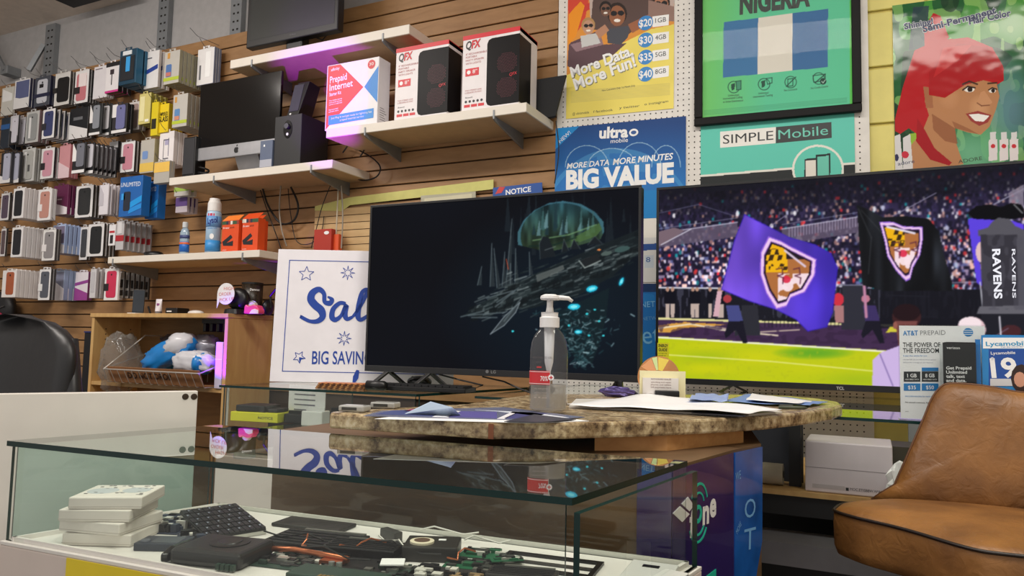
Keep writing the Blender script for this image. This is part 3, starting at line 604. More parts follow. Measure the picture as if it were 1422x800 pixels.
cw = colmat((244, 244, 244), 'ink'); ck = colmat((34, 38, 40), 'ink'); cb = colmat((20, 130, 205), 'ink'); cgrey = colmat((120, 116, 90), 'ink')

# --- yellow data poster
T, f, p, bb = poster('poster', WR, 787.5, 936, -60, 158, 'yellow poster of friends in a car reading More Data, More Fun!', 'poster', 1.5, (240, 222, 108))
n = p.noise(26, 18, 3); p.c += (n[..., None] - .5) * 14
p.poly([(780, -70), (945, -70), (945, 32), (905, 40), (860, 62), (800, 98), (786, 105)], (226, 150, 60))
p.poly([(787, -70), (830, -70), (812, 30), (790, 60)], (214, 70, 50)); p.poly([(800, 12), (836, -4), (840, 2), (802, 22)], (206, 60, 54))
p.poly([(815, -70), (940, -70), (936, 10), (880, 20), (820, 30)], (196, 176, 168)); p.poly([(825, -20), (912, -20), (905, 22), (870, 50), (820, 40)], (90, 70, 66))
p.poly([(790, 60), (832, 42), (838, 62), (870, 60), (852, 76), (800, 98), (788, 92)], (96, 70, 78)); p.poly([(792, 62), (834, 50), (838, 62), (800, 72)], (150, 120, 128))
p.poly([(790, 20), (806, 2), (812, 8), (800, 50), (790, 62)], (240, 150, 30))
for cx, cy, r_, sk, hr in ((817, 38, 9, (196, 150, 124), (180, 140, 90)), (857, 22, 13, (150, 96, 66), (40, 28, 24)), (841, 14, 8, (120, 84, 68), (30, 22, 22)), (918, 8, 12, (176, 120, 92), (50, 32, 26))):
    p.ell(cx, cy - 3, r_ * 1.05, r_ * 1.2, hr); p.ell(cx, cy, r_ * .85, r_ * 1.1, sk); p.ell(cx - r_ * .35, cy - r_ * .25, r_ * .35, r_ * .28, (24, 22, 26)); p.ell(cx + r_ * .4, cy - r_ * .3, r_ * .35, r_ * .28, (24, 22, 26)); p.ell(cx, cy + r_ * .5, r_ * .35, r_ * .17, (246, 240, 232))
p.poly([(806, 50), (828, 46), (834, 60), (808, 66)], (206, 206, 206)); p.poly([(842, 40), (874, 36), (872, 52), (862, 62), (844, 60)], (74, 76, 86)); p.poly([(872, 34), (905, 18), (910, 28), (878, 46)], (160, 100, 70)); p.poly([(826, 44), (840, 34), (846, 42), (832, 54)], (186, 136, 108))
p.poly([(900, 0), (940, 10), (940, 30), (900, 28)], (150, 120, 110))
for k in range(9): p.line([(793, 127 + k * 1.9), (930, 116 + k * 1.9)], .7, (196, 184, 110), .8)
p.build('print', M_print, T, .0003)
for (s_, A, B, cp_) in (('More Data,', (794, 108), (880, 76), 15), ('More Fun!', (799, 125), (884, 91), 16)):
    text(f, s_, (A[0] + 1, A[1] + 1), (B[0] + 1, B[1] + 1), cgrey, T, cap=cp_, bold=.03, off=.0007); text(f, s_, A, B, cw, T, cap=cp_, bold=.03, off=.0012)
for k, (pr, gb) in enumerate((('$20', '1GB'), ('$30', '4GB'), ('$35', '5GB'), ('$40', '8GB'))):
    y = 32 + k * 23.7; a, b = f.px(896.5, y)
    to_obj('badge', MB().prism(f, [(a + .036 * math.cos(t * math.pi / 12), b + .036 * math.sin(t * math.pi / 12)) for t in range(24)], 0, .0012), cb, parent=T)
    A = f.px(906, y + 5); B = f.px(929, y - 9); to_obj('tag', MB().prism(f, [f.px(906, y + 6), f.px(928.5, y + 3), f.px(929, y - 12), f.px(906, y - 9)], 0, .0008), cw, parent=T)
    text(f, pr, (887.5, y + 6), (905.5, y + 3.5), cw, T, cap=10, bold=.02, off=.0016); text(f, gb, (910, y), (925, y - 2), ck, T, cap=6.5, off=.0014)
text(f, 'New Customers Only. 1st Month Only', (836, 127), (882, 120), ck, T, cap=2.6)
for s_, A, B in (('@ ultramobile', (795, 160), (818, 157.5)), ('f facebook', (824, 157), (851, 154)), ('y twitter', (860, 151.5), (888, 148.5)), ('o instagram', (895, 146.5), (928, 142))): text(f, s_, A, B, ck, T, cap=3.4)

# --- blue BIG VALUE poster
T, f, p, bb = poster('poster', WR.shift(.002), 771, 952.5, 170, 305, 'blue poster with globe arc reading BIG VALUE, left of the framed flag poster', 'poster', 1.5, (24, 100, 182))
g = np.clip((p.Y - 170) / 100, 0, 1)[..., None]; p.c = (1 - g) * np.array([20, 66, 130]) + g * np.array([40, 128, 205])
p.ell(858, 330, 112, 124, (84, 160, 214), .55); p.ell(858, 333, 108, 120, (36, 112, 190), .8)
p.fill(((p.X - 858) ** 2 / 108 ** 2 + (p.Y - 333) ** 2 / 120 ** 2 < 1) & (p.noise(14, 9, 4) > .6), (96, 170, 218), .35)
for cx, w_, hh in ((815, 30, 30), (850, 34, 26), (888, 30, 34), (925, 20, 30)):
    t_ = np.linspace(0, math.pi, 14); p.line([(cx - w_ * math.cos(a), 232 - hh * math.sin(a)) for a in t_], .9, (200, 226, 240), .8)
p.poly([(771, 178), (806, 174), (771, 208)], (30, 140, 214)); p.fill(p.Y > 267 + (p.X - 860) * -.07, (30, 130, 200))
p.build('print', M_print, T, .0003)
text(f, 'NEW!', (778, 199), (793, 185), cw, T, cap=5)
text(f, 'ultra', (832, 192), (872, 190), cw, T, cap=15, bold=.04); text(f, 'mobile', (848, 199), (872, 197), cw, T, cap=6)
a, b = f.px(880, 184); to_obj('logo_ring', MB().prism(f, [(a + .022 * math.cos(t * math.pi / 10), b + .018 * math.sin(t * math.pi / 10)) for t in range(20)], 0, .001), cw, parent=T)
to_obj('logo_core', MB().prism(f, [(a + .013 * math.cos(t * math.pi / 10), b + .009 * math.sin(t * math.pi / 10)) for t in range(20)], .001, .0014), colmat((24, 80, 150), 'ink'), parent=T)
text(f, 'MORE DATA', (787, 234.5), (846, 229), cw, T, cap=7.5, bold=.02, shear=.2); text(f, 'MORE MINUTES', (851, 229), (935, 221), cw, T, cap=8.5, bold=.02, shear=.2)
text(f, 'BIG VALUE', (786, 262), (936, 252), cw, T, cap=25, bold=.05)
# --- posters in the gap between the screens
T, f, p, bb = poster('poster', WR.shift(.001), 880, 925, 268, 392, 'narrow white and blue leaflet showing in the gap between the two televisions', 'poster', 1.4, (216, 216, 214))
p.fill(p.Y < 282, (40, 130, 200)); p.poly([(880, 340), (925, 337), (925, 346), (880, 349)], (40, 80, 150)); p.poly([(895, 355), (908, 354), (908, 372), (895, 372)], (196, 206, 216)); p.poly([(880, 300), (925, 298), (925, 330), (880, 330)], (232, 228, 220))
p.build('print', M_print, T, .0003); text(f, '8', (897, 364), (903, 364), colmat((40, 90, 160), 'ink'), T, cap=7)
T, f, p, bb = poster('poster', WR.shift(.001), 870, 925, 394, 512, 'deep blue leaflet low in the gap between the two televisions', 'poster', 1.4, (22, 106, 178))
p.fill(p.Y < 406, (16, 50, 96)); p.fill(p.noise(20, 16, 5) > .6, (30, 130, 200), .5); p.build('print', M_print, T, .0003)
text(f, 'NET', (890, 427), (910, 426), colmat((120, 180, 220), 'ink'), T, cap=8); text(f, 'NETW', (892, 445), (912, 444), colmat((90, 150, 200), 'ink'), T, cap=5); text(f, 'et', (893, 478), (918, 476), colmat((110, 175, 215), 'ink'), T, cap=26)

# --- framed flag poster
def framed():
    fr = WR.shift(.0); xl, xr, yt, yb = 965.5, 1195.5, -70, 167
    a0 = fr.px(965.5, 90)[0]; a1 = fr.px(1195.5, 90)[0]; b0 = fr.px(1080, 167.5)[1]; b1 = fr.px(1080, -62)[1]
    T = thing('framed_poster', fr.P((a0 + a1) / 2, b0), 'green poster in a thick black frame reading NIGERIA over a blue and white flag', 'poster')
    wf = .036; h1 = .034
    for q in ((a0, b0, a1, b0 + wf), (a0, b1 - wf, a1, b1), (a0, b0 + wf, a0 + wf, b1 - wf), (a1 - wf, b0 + wf, a1, b1 - wf)):
        to_obj('frame_rail', MB().fbox(fr, *q, .008, h1), mat('black_frame', (16, 15, 17), .55, spec=.2), parent=T, bev=.004)
    f = fr.shift(.020)
    p = Paint(f, a0 + wf * .9, b0 + wf * .9, a1 - wf * .9, b1 - wf * .9, 300, 330, (96, 204, 160))
    g = np.clip((p.X - 975) / 90, 0, 1)[..., None]; p.c = (1 - g) * np.array([118, 208, 112]) + g * np.array([96, 206, 164])
    p.fill(p.X > 1180, (96, 210, 60), .7)
    q = [(1005, 31), (1150, 12), (1149.5, 93), (1004, 108)]
    L_ = lambda t, e: (q[0][0] + (q[1][0] - q[0][0]) * t, q[0][1] + (q[1][1] - q[0][1]) * t) if e == 0 else (q[3][0] + (q[2][0] - q[3][0]) * t, q[3][1] + (q[2][1] - q[3][1]) * t)
    for t0, t1, c in ((0, .33, (62, 120, 176)), (.33, .66, (232, 224, 216)), (.66, 1, (58, 110, 168))): p.poly([L_(t0, 0), L_(t1, 0), L_(t1, 1), L_(t0, 1)], c)
    for cx, cy in ((1019, 121), (1061, 117), (1098, 114), (1137, 109)):
        for k in range(24): p.line([(cx + 8 * math.cos(k * .2618), cy + 8 * math.sin(k * .2618)), (cx + 8 * math.cos((k + 1) * .2618), cy + 8 * math.sin((k + 1) * .2618))], .9, (30, 80, 66))
    p.poly([(1015, 117), (1021, 115), (1020, 124), (1016, 126)], (30, 80, 66)); p.poly([(1022, 113), (1029, 112), (1029, 124), (1023, 125)], (70, 150, 120)); p.line([(1022, 113), (1029, 112), (1029, 124), (1023, 125), (1022, 113)], 1, (24, 70, 60))
    p.poly([(1057, 113), (1063, 111), (1062, 120), (1058, 122)], (30, 80, 66)); p.line([(1064, 109), (1072, 108), (1072, 115), (1066, 117), (1064, 109)], 1, (24, 70, 60))
    p.line([(1092, 120), (1105, 107)], 1.2, (24, 70, 60)); p.line([(1094, 110), (1101, 109), (1101, 119), (1094, 120), (1094, 110)], 1, (24, 70, 60))
    p.line([(1129, 105), (1146, 103), (1146, 112), (1130, 114), (1129, 105)], 1, (24, 70, 60)); p.line([(1132, 115), (1146, 103)], 1.4, (24, 70, 60)); p.ell(1143, 113, 4.5, 4.5, (24, 60, 54)); p.line([(1141, 113), (1143, 115), (1146, 111)], 1, (200, 230, 220))
    for k in range(4): p.line([(978, 154 + k * 1.8), (1176, 136 + k * 1.8)], .6, (60, 140, 106), .6)
    p.build('print', M_print, T)
    tk = colmat((28, 42, 40), 'ink')
    text(f, 'NIGERIA', (1027, 19), (1125, 7), tk, T, cap=28, bold=.05)
    for s_, A, B in (('Unlimited', (1011, 134), (1026, 133)), ('International Calling', (1004, 138.5), (1031, 136)), ('to Select Destinations', (1004, 143), (1032, 140.5)), ('Unlimited', (1053, 131), (1067, 130)), ('International Texting', (1046, 136), (1073, 133)), ('No Contracts', (1089, 127), (1107, 125)), ('No Credit Checks', (1126, 124), (1150, 121))): text(f, s_, A, B, tk, T, cap=2.8)
    g_ = to_obj('glazing', MB().fbox(fr, a0 + wf, b0 + wf, a1 - wf, b1 - wf, .024, .026), glass('poster_glazing', (252, 253, 252), 1.3, .0, .35), parent=T)
framed()
# --- SIMPLE Mobile poster
T, f, p, bb = poster('poster', WR.shift(.001), 973, 1187, 150, 262, 'turquoise poster reading SIMPLE Mobile, below the framed flag poster', 'poster', 1.4, (100, 206, 186))
p.fill(p.Y > 243 - (p.X - 973) * .083, (236, 234, 224)); p.fill(p.Y > 246 - (p.X - 973) * .083, (34, 38, 40))
p.ell(1136, 235, 36, 34, (236, 234, 224)); p.ell(1136, 235, 33, 31, (100, 206, 186)); p.poly([(1117, 221), (1133, 219), (1133, 262), (1117, 262)], (34, 40, 44)); p.poly([(1119, 223), (1133, 222), (1133, 262), (1119, 262)], (232, 226, 216)); p.poly([(1133, 215), (1153, 213), (1153, 262), (1133, 262)], (30, 40, 44)); p.poly([(1135, 218), (1151, 216), (1151, 262), (1135, 262)], (110, 200, 180))
p.build('print', M_print, T, .0003)
to_obj('name_plate', MB().prism(f, [f.px(1000, 205.5), f.px(1077, 199), f.px(1077.5, 176.5), f.px(1000, 183)], 0, .0008), colmat((240, 238, 232), 'ink'), parent=T)
to_obj('name_plate', MB().prism(f, [f.px(1077.5, 199), f.px(1155, 191.5), f.px(1154.5, 169.5), f.px(1077.5, 176.5)], 0, .0008), ck, parent=T)
text(f, 'SIMPLE', (1004, 200), (1074, 194), ck, T, cap=12.5, bold=0, off=.0012); text(f, 'Mobile', (1081, 193.5), (1150, 187), colmat((110, 206, 186), 'ink'), T, cap=13, bold=0, off=.0012)
# --- hair poster
T, f, p, bb = poster('poster', WB.shift(.002), 1241, 1447, -6, 238, 'glossy green poster of a woman with bright red hair, on the yellow block wall', 'poster', 1.7, (60, 130, 60), h=.006)
n = p.noise(30, 40, 8); n2 = p.noise(12, 20, 9)
p.c = np.where((n > .55)[..., None], np.array([70, 150, 60.]), np.array([30, 96, 50.])); p.fill(n2 > .66, (150, 196, 110), .7); p.fill((n < .3), (20, 56, 36), .8)
p.ell(1400, 150, 46, 80, (110, 150, 170), .8, soft=True); p.ell(1350, 215, 60, 50, (120, 190, 150), .9, soft=True); p.ell(1404, 30, 40, 30, (206, 214, 196), .5, soft=True)
p.poly([(1268, 10), (1290, 8), (1286, 66), (1262, 70)], (40, 60, 80), .8)
red = (186, 24, 34)
p.poly([(1262, 186), (1276, 184), (1272, 212), (1258, 214)], (150, 190, 60))
p.poly([(1296, 18), (1306, 22), (1318, 52), (1300, 70), (1284, 66), (1283, 40)], red)
p.poly([(1270, 70), (1300, 56), (1345, 52), (1378, 66), (1393, 92), (1394, 112), (1384, 118), (1362, 112), (1345, 120), (1330, 132), (1305, 150), (1294, 165), (1286, 196), (1262, 178), (1250, 186), (1243, 182), (1243, 165), (1254, 120)], red)
sk = (190, 134, 92)
p.poly([(1284, 140), (1300, 128), (1350, 108), (1384, 116), (1388, 134), (1383, 152), (1374, 176), (1362, 187), (1344, 184), (1326, 178), (1328, 200), (1338, 228), (1300, 236), (1256, 236), (1262, 206), (1282, 180), (1290, 160)], sk)
p.poly([(1294, 158), (1326, 178), (1330, 200), (1312, 196), (1296, 180)], (150, 92, 60), .8); p.poly([(1326, 178), (1360, 187), (1344, 178), (1322, 168)], (150, 92, 60), .7)
p.ell(1360, 150, 16, 20, (214, 160, 116), .8, soft=True); p.ell(1318, 135, 16, 18, (206, 150, 108), .7, soft=True)
p.poly([(1282, 120), (1294, 122), (1296, 150), (1286, 150)], (170, 110, 76))
p.poly([(1330, 60), (1372, 66), (1394, 96), (1393, 112), (1372, 110), (1340, 118), (1312, 136), (1290, 132), (1290, 100)], (176, 20, 30)); p.poly([(1310, 66), (1350, 62), (1330, 84), (1296, 108)], (216, 60, 60), .5)
p.poly([(1274, 164), (1284, 180), (1298, 206), (1322, 226), (1318, 230), (1292, 222), (1272, 196)], (168, 18, 30))
p.line([(1337, 117), (1346, 113), (1357, 117)], 2.2, (60, 36, 26)); p.line([(1372, 116), (1384, 115)], 2, (60, 36, 26))
p.ell(1346, 124, 7.5, 4, (240, 236, 230)); p.ell(1347, 124, 3.6, 3.8, (40, 26, 22)); p.line([(1337, 125), (1344, 120), (1354, 122)], 1.8, (30, 20, 20)); p.ell(1378, 126, 5, 3, (236, 232, 226)); p.ell(1379, 126, 2.6, 2.8, (40, 26, 22)); p.line([(1373, 125), (1378, 122), (1384, 124)], 1.6, (30, 20, 20))
p.poly([(1362, 128), (1367, 126), (1378, 142), (1374, 146), (1360, 146), (1357, 142)], (206, 150, 108)); p.line([(1357, 143), (1363, 147), (1374, 146)], 1.3, (120, 70, 46))
p.poly([(1341, 158), (1358, 154), (1377, 160), (1372, 170), (1360, 175), (1348, 168)], (160, 60, 56)); p.poly([(1345, 159), (1358, 158), (1374, 161), (1366, 169), (1354, 168)], (250, 248, 244))
for x in (1244, 1258): p.poly([(x - 4, 190 + (x - 1244) * .1), (x + 6, 186), (x + 10, 236), (x - 4, 236)], (222, 220, 222))
p.ell(1257, 215, 5, 5, (206, 50, 70)); p.ell(1245, 219, 3, 5, (50, 50, 90))
for x in (1373, 1388, 1402): p.poly([(x, 194), (x + 12, 193), (x + 12, 222), (x, 224)], (232, 224, 226)); p.poly([(x + 2, 184), (x + 10, 183), (x + 10, 194), (x + 2, 194)], (224, 222, 224)); p.ell(x + 6, 203, 3.2, 3, (206, 50, 60))
for c_ in ([(1318, 38), (1306, 76), (1315, 104), (1302, 112), (1290, 98), (1284, 92), (1290, 86), (1300, 84)], [(1302, 112), (1320, 108), (1348, 104)], [(1318, 38), (1340, 22), (1376, 18)], [(1372, 38), (1390, 76), (1384, 80)], [(1380, 104), (1392, 110)], [(1414, 10), (1412, 60), (1420, 90)]): pass
p.build('print', M_printg, T, .0003)
tb = colmat((40, 52, 96), 'ink'); to = colmat((226, 230, 236), 'ink')
for s_, A, B, cp_ in (('Shining!', (1256, 41), (1296, 33), 8), ('Semi-Permanent', (1282, 45), (1384, 18), 9), ('Hair Color', (1346, 34), (1404, 22), 9)):
    text(f, s_, (A[0] - .8, A[1] + .6), (B[0] + .8, B[1] + .6), to, T, cap=cp_ + 1, bold=.06, off=.0008); text(f, s_, A, B, tb, T, cap=cp_, bold=.03, off=.0012)
text(f, 'adore', (1247, 230), (1270, 226), tb, T, cap=5); text(f, 'ADORE', (1331, 227), (1364, 222), colmat((40, 60, 40), 'ink'), T, cap=5)

# --- things fixed low on the slatwall, behind the left television
fr = FY(D - .012); a0 = fr.px(436, 330)[0]; a1 = -1.72; b1 = fr.px(560, 268)[1]; b0 = 1.25
T = thing('mirror_slat_panel', fr.P((a0 + a1) / 2, b0), 'pale fine-grooved panel standing in for a mirror reflection, behind the sale sign', 'panel')
to_obj('backing', MB().fbox(fr, a0, b0, a1, b1 - .06, -.01, -.004), M_groove, parent=T)
k = 0; z = b1 - .06
Mf = wood_mat('reflected_slat_mdf', (190, 156, 108), (206, 172, 122), .5, (2, 9, 9)); s0 = None  # pale slats model a mirror's reflection of the opposite slatwall
while z - .043 > b0:
    if s0 is None: s0 = to_obj('slat', MB().fbox(fr, a0, z - .038, a1, z, -.004, 0), Mf, parent=T); zz0 = z
    else: c = s0.copy(); COL.objects.link(c); c.parent = T; c.location = (0, 0, z - zz0)
    z -= .042
to_obj('yellow_strip', MB().prism(fr, [(a0, b1 - .06), (a0 + .2, b1 - .075), (a0 + .25, b1 - .045), (a1, b1 - .02), (a1, b1 + .03), (a0 + .25, b1), (a0, b1 - .035)], 0, .003), mat('yellow_paper', (206, 202, 120), .6), parent=T)
f2 = FY(D - .02); A = f2.px(685, 273); 
T = thing('notice_sign', f2.P(A[0], A[1]), 'blue notice sign peeking above the left television', 'sign')
to_obj('plate', MB().prism(f2, [f2.px(685, 285), f2.px(754, 275), f2.px(753, 253.5), f2.px(685, 261)], 0, .004), colmat((30, 80, 160), 'ink'), parent=T)
text(f2, 'NOTICE', (703, 271), (738, 266), cw, T, cap=7, bold=.02, off=.005); to_obj('red_flash', MB().prism(f2, [f2.px(688, 270), f2.px(697, 268), f2.px(702, 260), f2.px(694, 260)], .004, .0048), colmat((206, 60, 60), 'ink'), parent=T)
f2 = FY(D - .014); T = thing('label_holder', f2.P(*f2.px(620, 277)), 'clear sign holder strip above the left television', 'sign holder')
to_obj('plate', MB().prism(f2, [f2.px(585, 290), f2.px(661, 282), f2.px(661, 266), f2.px(585, 272)], 0, .004), mat('grey_label', (176, 172, 150), .4), parent=T)
to_obj('insert', MB().prism(f2, [f2.px(590, 285), f2.px(656, 277), f2.px(656, 269), f2.px(590, 276)], .004, .005), colmat((206, 200, 170), 'ink'), parent=T)

# ================================================================ THINGS ON THE WALL SHELVES
def boxpx(fr_y, x0, y0, x1, y1): 
    fr = FY(fr_y); xm, ym = (x0 + x1) / 2, (y0 + y1) / 2
    return fr.px(x0, ym)[0], fr.px(xm, y1)[1], fr.px(x1, ym)[0], fr.px(xm, y0)[1]
# monitor on top shelf
def monitor():
    Y = 3.02; f = FY(Y); a0, _, a1, _ = boxpx(Y, 343, 10, 469, 60); b0 = f.px(410, 53)[1]; b1 = b0 + .46
    T = thing('monitor', (a0 / 2 + a1 / 2, Y, ZA), 'black flat monitor on a short neck stand on the topmost shelf', 'monitor')
    to_obj('bezel', MB().fbox(f, a0, b0, a1, b1, -.05, 0), M_black, parent=T, bev=.006)
    to_obj('screen', MB().fbox(f, a0 + .025, b0 + .04, a1 - .025, b1 - .03, 0, .001), mat('dark_grey_screen', (58, 60, 60), .22, var=.02), parent=T)
    to_obj('neck', MB().box((a0 + a1) / 2 - .06, Y + .03, ZA + .015, (a0 + a1) / 2 + .06, Y + .09, b0 + .06), M_black, parent=T, bev=.01)
    to_obj('foot', MB().lathe(((a0 + a1) / 2, Y + .1, ZA + .0005), [(.13, 0), (.13, .008), (.05, .016)], 28, 1, .75), M_black, parent=T, smooth=False)
    text(f, 'SAMSUNG'.replace('SAMSUNG', 'MONITOR')[:0] or '---', (402, 49), (411, 47.5), colmat((150, 150, 150)), T, cap=1.5)
    tag(to_obj('power_cable', MB().tube([((a0 + a1) / 2 + .05, Y + .06, b0 + .05), ((a0 + a1) / 2 + .16, Y + .08, b0 + .0), ((a0 + a1) / 2 + .2, Y + .1, b0 + .06)], .004, 6), M_cable, parent=T))
monitor()
# iMac-like desktop
def desktop():
    Y = 3.03; f = FY(Y); yw = 0
    a0, _, a1, _ = boxpx(Y, 276, 120, 388, 220); b0 = f.px(335, 216)[1]; b1 = f.px(335, 108)[1]
    T = thing('desktop_computer', ((a0 + a1) / 2, Y, ZC), 'all-in-one desktop computer with black screen and silver chin on the shelf', 'computer')
    ch = (b1 - b0) * .165
    to_obj('screen', MB().fbox(f, a0, b0 + ch, a1, b1, -.018, 0), mat('black_glass_screen', (6, 6, 8), .12, coat=.3), parent=T, bev=.003)
    al = mat('brushed_aluminium', (176, 176, 180), .35, .6)
    to_obj('chin', MB().fbox(f, a0, b0, a1, b0 + ch, -.018, 0), al, parent=T, bev=.003)
    c = Vector(((a0 + a1) / 2, Y + .06, ZC))
    to_obj('stand', MB().hexa([c + Vector(v) for v in ((-.09, -.07, .0005), (.09, -.07, .0005), (.09, .09, .0005), (-.09, .09, .0005), (-.09, .06, .006), (.09, .06, .006), (.09, .09, .006), (-.09, .09, .006))]).hexa([c + Vector(v) for v in ((-.09, .07, .0), (.09, .07, .0), (.09, .09, .0), (-.09, .09, .0), (-.09, -.03, .22), (.09, -.03, .22), (.09, -.01, .22), (-.09, -.01, .22))]), al, parent=T)
    mx, mz = (a0 + a1) / 2, b0 + ch * .48; s = ch * .27; ap = []
    for k in range(20):
        t_ = k / 20 * 2 * math.pi; r_ = s * (1 - .12 * math.cos(2 * t_) * 0 - (.22 * math.exp(-((t_ - 1.57) ** 2) * 8)) - (.14 * math.exp(-((t_ - 4.71) ** 2) * 8)) - (.35 * math.exp(-(min(t_, 2 * math.pi - t_) ** 2) * 9)))
        ap.append((mx + r_ * math.cos(t_) * .85, mz + r_ * math.sin(t_) * .95))
    to_obj('fruit_emblem', MB().prism(f, ap, 0, .0012).prism(f, [(mx, mz + s * .95), (mx + s * .45, mz + s * 1.15), (mx + s * .4, mz + s * 1.6), (mx + s * .02, mz + s * 1.35)], 0, .0012), M_black, parent=T)
desktop()
def bx_thing(name, lab, cat, Y, x0, y0, x1, y1, dep, body, zb=None, bev=.003, side=None, grp=None):
    a0, b0, a1, b1 = boxpx(Y, x0, y0, x1, y1)
    if zb is not None: b0 = zb
    T = thing(name, ((a0 + a1) / 2, Y, b0), lab, cat, grp); f = FY(Y)
    to_obj('body', MB().fbox(f, a0, b0 + .0003, a1, b1, -dep, 0, 0, 1), [body, side or body], parent=T, bev=bev)
    return T, f, a0, b0, a1, b1
T, f, a0, b0, a1, b1 = bx_thing('subwoofer', 'black cube subwoofer with oval control plate beside the desktop computer', 'speaker', 3.0, 381, 160, 418, 222, .22, mat('black_vinyl', (22, 22, 25), .5), ZC)
cx, cz = (a0 + a1) / 2, b0 + (b1 - b0) * .72
cpl = to_obj('control_plate', MB().prism(f, [(cx + .030 * math.cos(t * .2618), cz + .05 * math.sin(t * .2618)) for t in range(24)], 0, .003), mat('gloss_black', (8, 8, 9), .15), parent=T)
to_obj('knob', MB().lathe(f.P(cx, cz + .015, .003), [(.016, 0), (.015, .012)], 20, axis=(0, -1, 0)), mat('gunmetal', (70, 70, 76), .3, .7), parent=cpl)
to_obj('emblem', MB().prism(f, [(cx + .008 * math.cos(t * .5236), cz - .028 + .008 * math.sin(t * .5236)) for t in range(12)], .003, .004), cw, parent=cpl)
T = thing('satellite_speaker', (0, 0, 0), 'slim black satellite speaker tilted back on top of the subwoofer', 'speaker')
bz = b1; q = FY(3.04); A, B = q.px(401, 158)[0], q.px(417, 158)[0]; zt = q.px(412, 112)[1]
T['_o'] = ((A + B) / 2, 3.04, bz); T.location = T['_o']
to_obj('body', MB().hexa([Vector(v) for v in ((A, 3.02, bz), (B, 3.02, bz), (B, 3.13, bz), (A, 3.13, bz), (A + .03, 3.07, zt), (B + .03, 3.07, zt), (B + .03, 3.16, zt - .01), (A + .03, 3.16, zt - .01))]), M_black, parent=T, bev=.004)
fs = Fr((A, 3.0195, bz), (1, 0, 0), (.03 / (zt - bz), .05 / (zt - bz), 1)); fs.n = fs.u.cross(fs.v) ; hh = math.hypot(zt - bz, .05)
to_obj('grille', MB().fbox(fs, .009 + .003, .03, B - A - .004, hh - .015, 0, .0015), mat('charcoal_grille', (52, 54, 58), .6), parent=T)
to_obj('emblem', MB().fbox(fs, .024, .008, .034, .018, 0, .002), cw, parent=T)
T, f, a0, b0, a1, b1 = bx_thing('desk_speaker', 'small black desktop speaker at the left end of the computer shelf', 'speaker', 3.01, 254, 190, 271, 240, .08, M_black, ZC, .006)
to_obj('grille', MB().fbox(f, a0 + .006, b0 + .02, a1 - .006, b1 - .01, 0, .003), mat('charcoal_grille', (40, 40, 44), .6), parent=T)
cbm = MB()
for k in range(4): cbm.tube([(a1 + .02 + .03 * math.sin(j * .9 + k), 3.06 + .03 * math.cos(j * .9 + k), ZC + .012 + .006 * k + j * .004) for j in range(9)], .0045, 5)
tag(to_obj('cable_bundle', cbm, M_cable), 'tangle of black cable behind the small desktop speaker', 'cable')
T, f, a0, b0, a1, b1 = bx_thing('charger_stand', 'small white and blue charger card leaning before the subwoofer', 'charger', 2.99, 361, 195, 378, 229, .02, colmat((92, 104, 130), 'ink'), ZC, .002)
to_obj('lower_panel', MB().fbox(f, a0 + .002, b0 + .004, a1 - .002, b0 + .045, 0, .001), colmat((176, 178, 190), 'ink'), parent=T); to_obj('emblem', MB().fbox(f, a0 + .025, b1 - .035, a0 + .035, b1 - .023, 0, .001), cw, parent=T)
# prepaid internet box
T, f, a0, b0, a1, b1 = bx_thing('prepaid_internet_box', 'white box with red and blue triangles reading Prepaid Internet', 'box', 3.0, 453, 85, 525, 173, .10, colmat((236, 232, 236), 'carton'), ZB_)
W2, H2 = a1 - a0, b1 - b0; red = colmat((212, 38, 52), 'ink'); blu = colmat((20, 130, 214), 'ink')
pp = lambda s, t: (a0 + W2 * s, b0 + H2 * t)
to_obj('red_triangle', MB().prism(f, [pp(0.02, .02), pp(.72, .58), pp(.26, .985), pp(0.02, .985)], 0, .0008), red, parent=T)
to_obj('blue_triangle', MB().prism(f, [pp(.74, .58), pp(.99, .32), pp(.99, .86)], 0, .0008), blu, parent=T)
to_obj('blue_band', MB().prism(f, [pp(.07, .08), pp(.93, .1), pp(.93, .24), pp(.07, .22)], .0008, .0016), colmat((40, 140, 226), 'ink'), parent=T)
to_obj('badge', MB().prism(f, [(pp(.86, .9)[0] + .024 * math.cos(t * .3927), pp(.86, .9)[1] + .024 * math.sin(t * .3927)) for t in range(16)], 0, .001), red, parent=T)
text(f, '30', pp(.82, .88), pp(.9, .885), cw, T, local=True, caph=.016, off=.0014)
for s_, A, B, ch in (('xfinity', (.08, .9), (.25, .91), .016), ('Prepaid', (.07, .72), (.4, .735), .036), ('Internet', (.07, .60), (.52, .62), .036), ('Starter Kit', (.07, .52), (.3, .53), .018), ('Your wireless internet', (.07, .44), (.32, .45), .007), ('one low price, no annual', (.07, .41), (.32, .42), .007), ('contract, no credit check', (.07, .38), (.33, .39), .007), ('Get connected', (.07, .30), (.25, .31), .007), ('and save more', (.07, .27), (.26, .28), .007)):
    text(f, s_, pp(*A), pp(*B), cw, T, local=True, caph=ch, bold=.01, off=.0014)
text(f, 'Just Plug In and get ready for lightning fast', pp(.12, .165), pp(.9, .18), cw, T, local=True, caph=.010, off=.002); text(f, 'prepaid internet service', pp(.3, .12), pp(.75, .13), cw, T, local=True, caph=.010, off=.002)
fs = Fr((a1, 3.0, b0), (0, 1, 0), (0, 0, 1), (1, 0, 0))
for k in range(10): to_obj('side_print', MB().fbox(fs, .02, .03 + k * .012, .075 - (k % 3) * .01, .034 + k * .012, 0, .0006), colmat((150, 146, 150), 'ink'), parent=T) if k < 6 else None
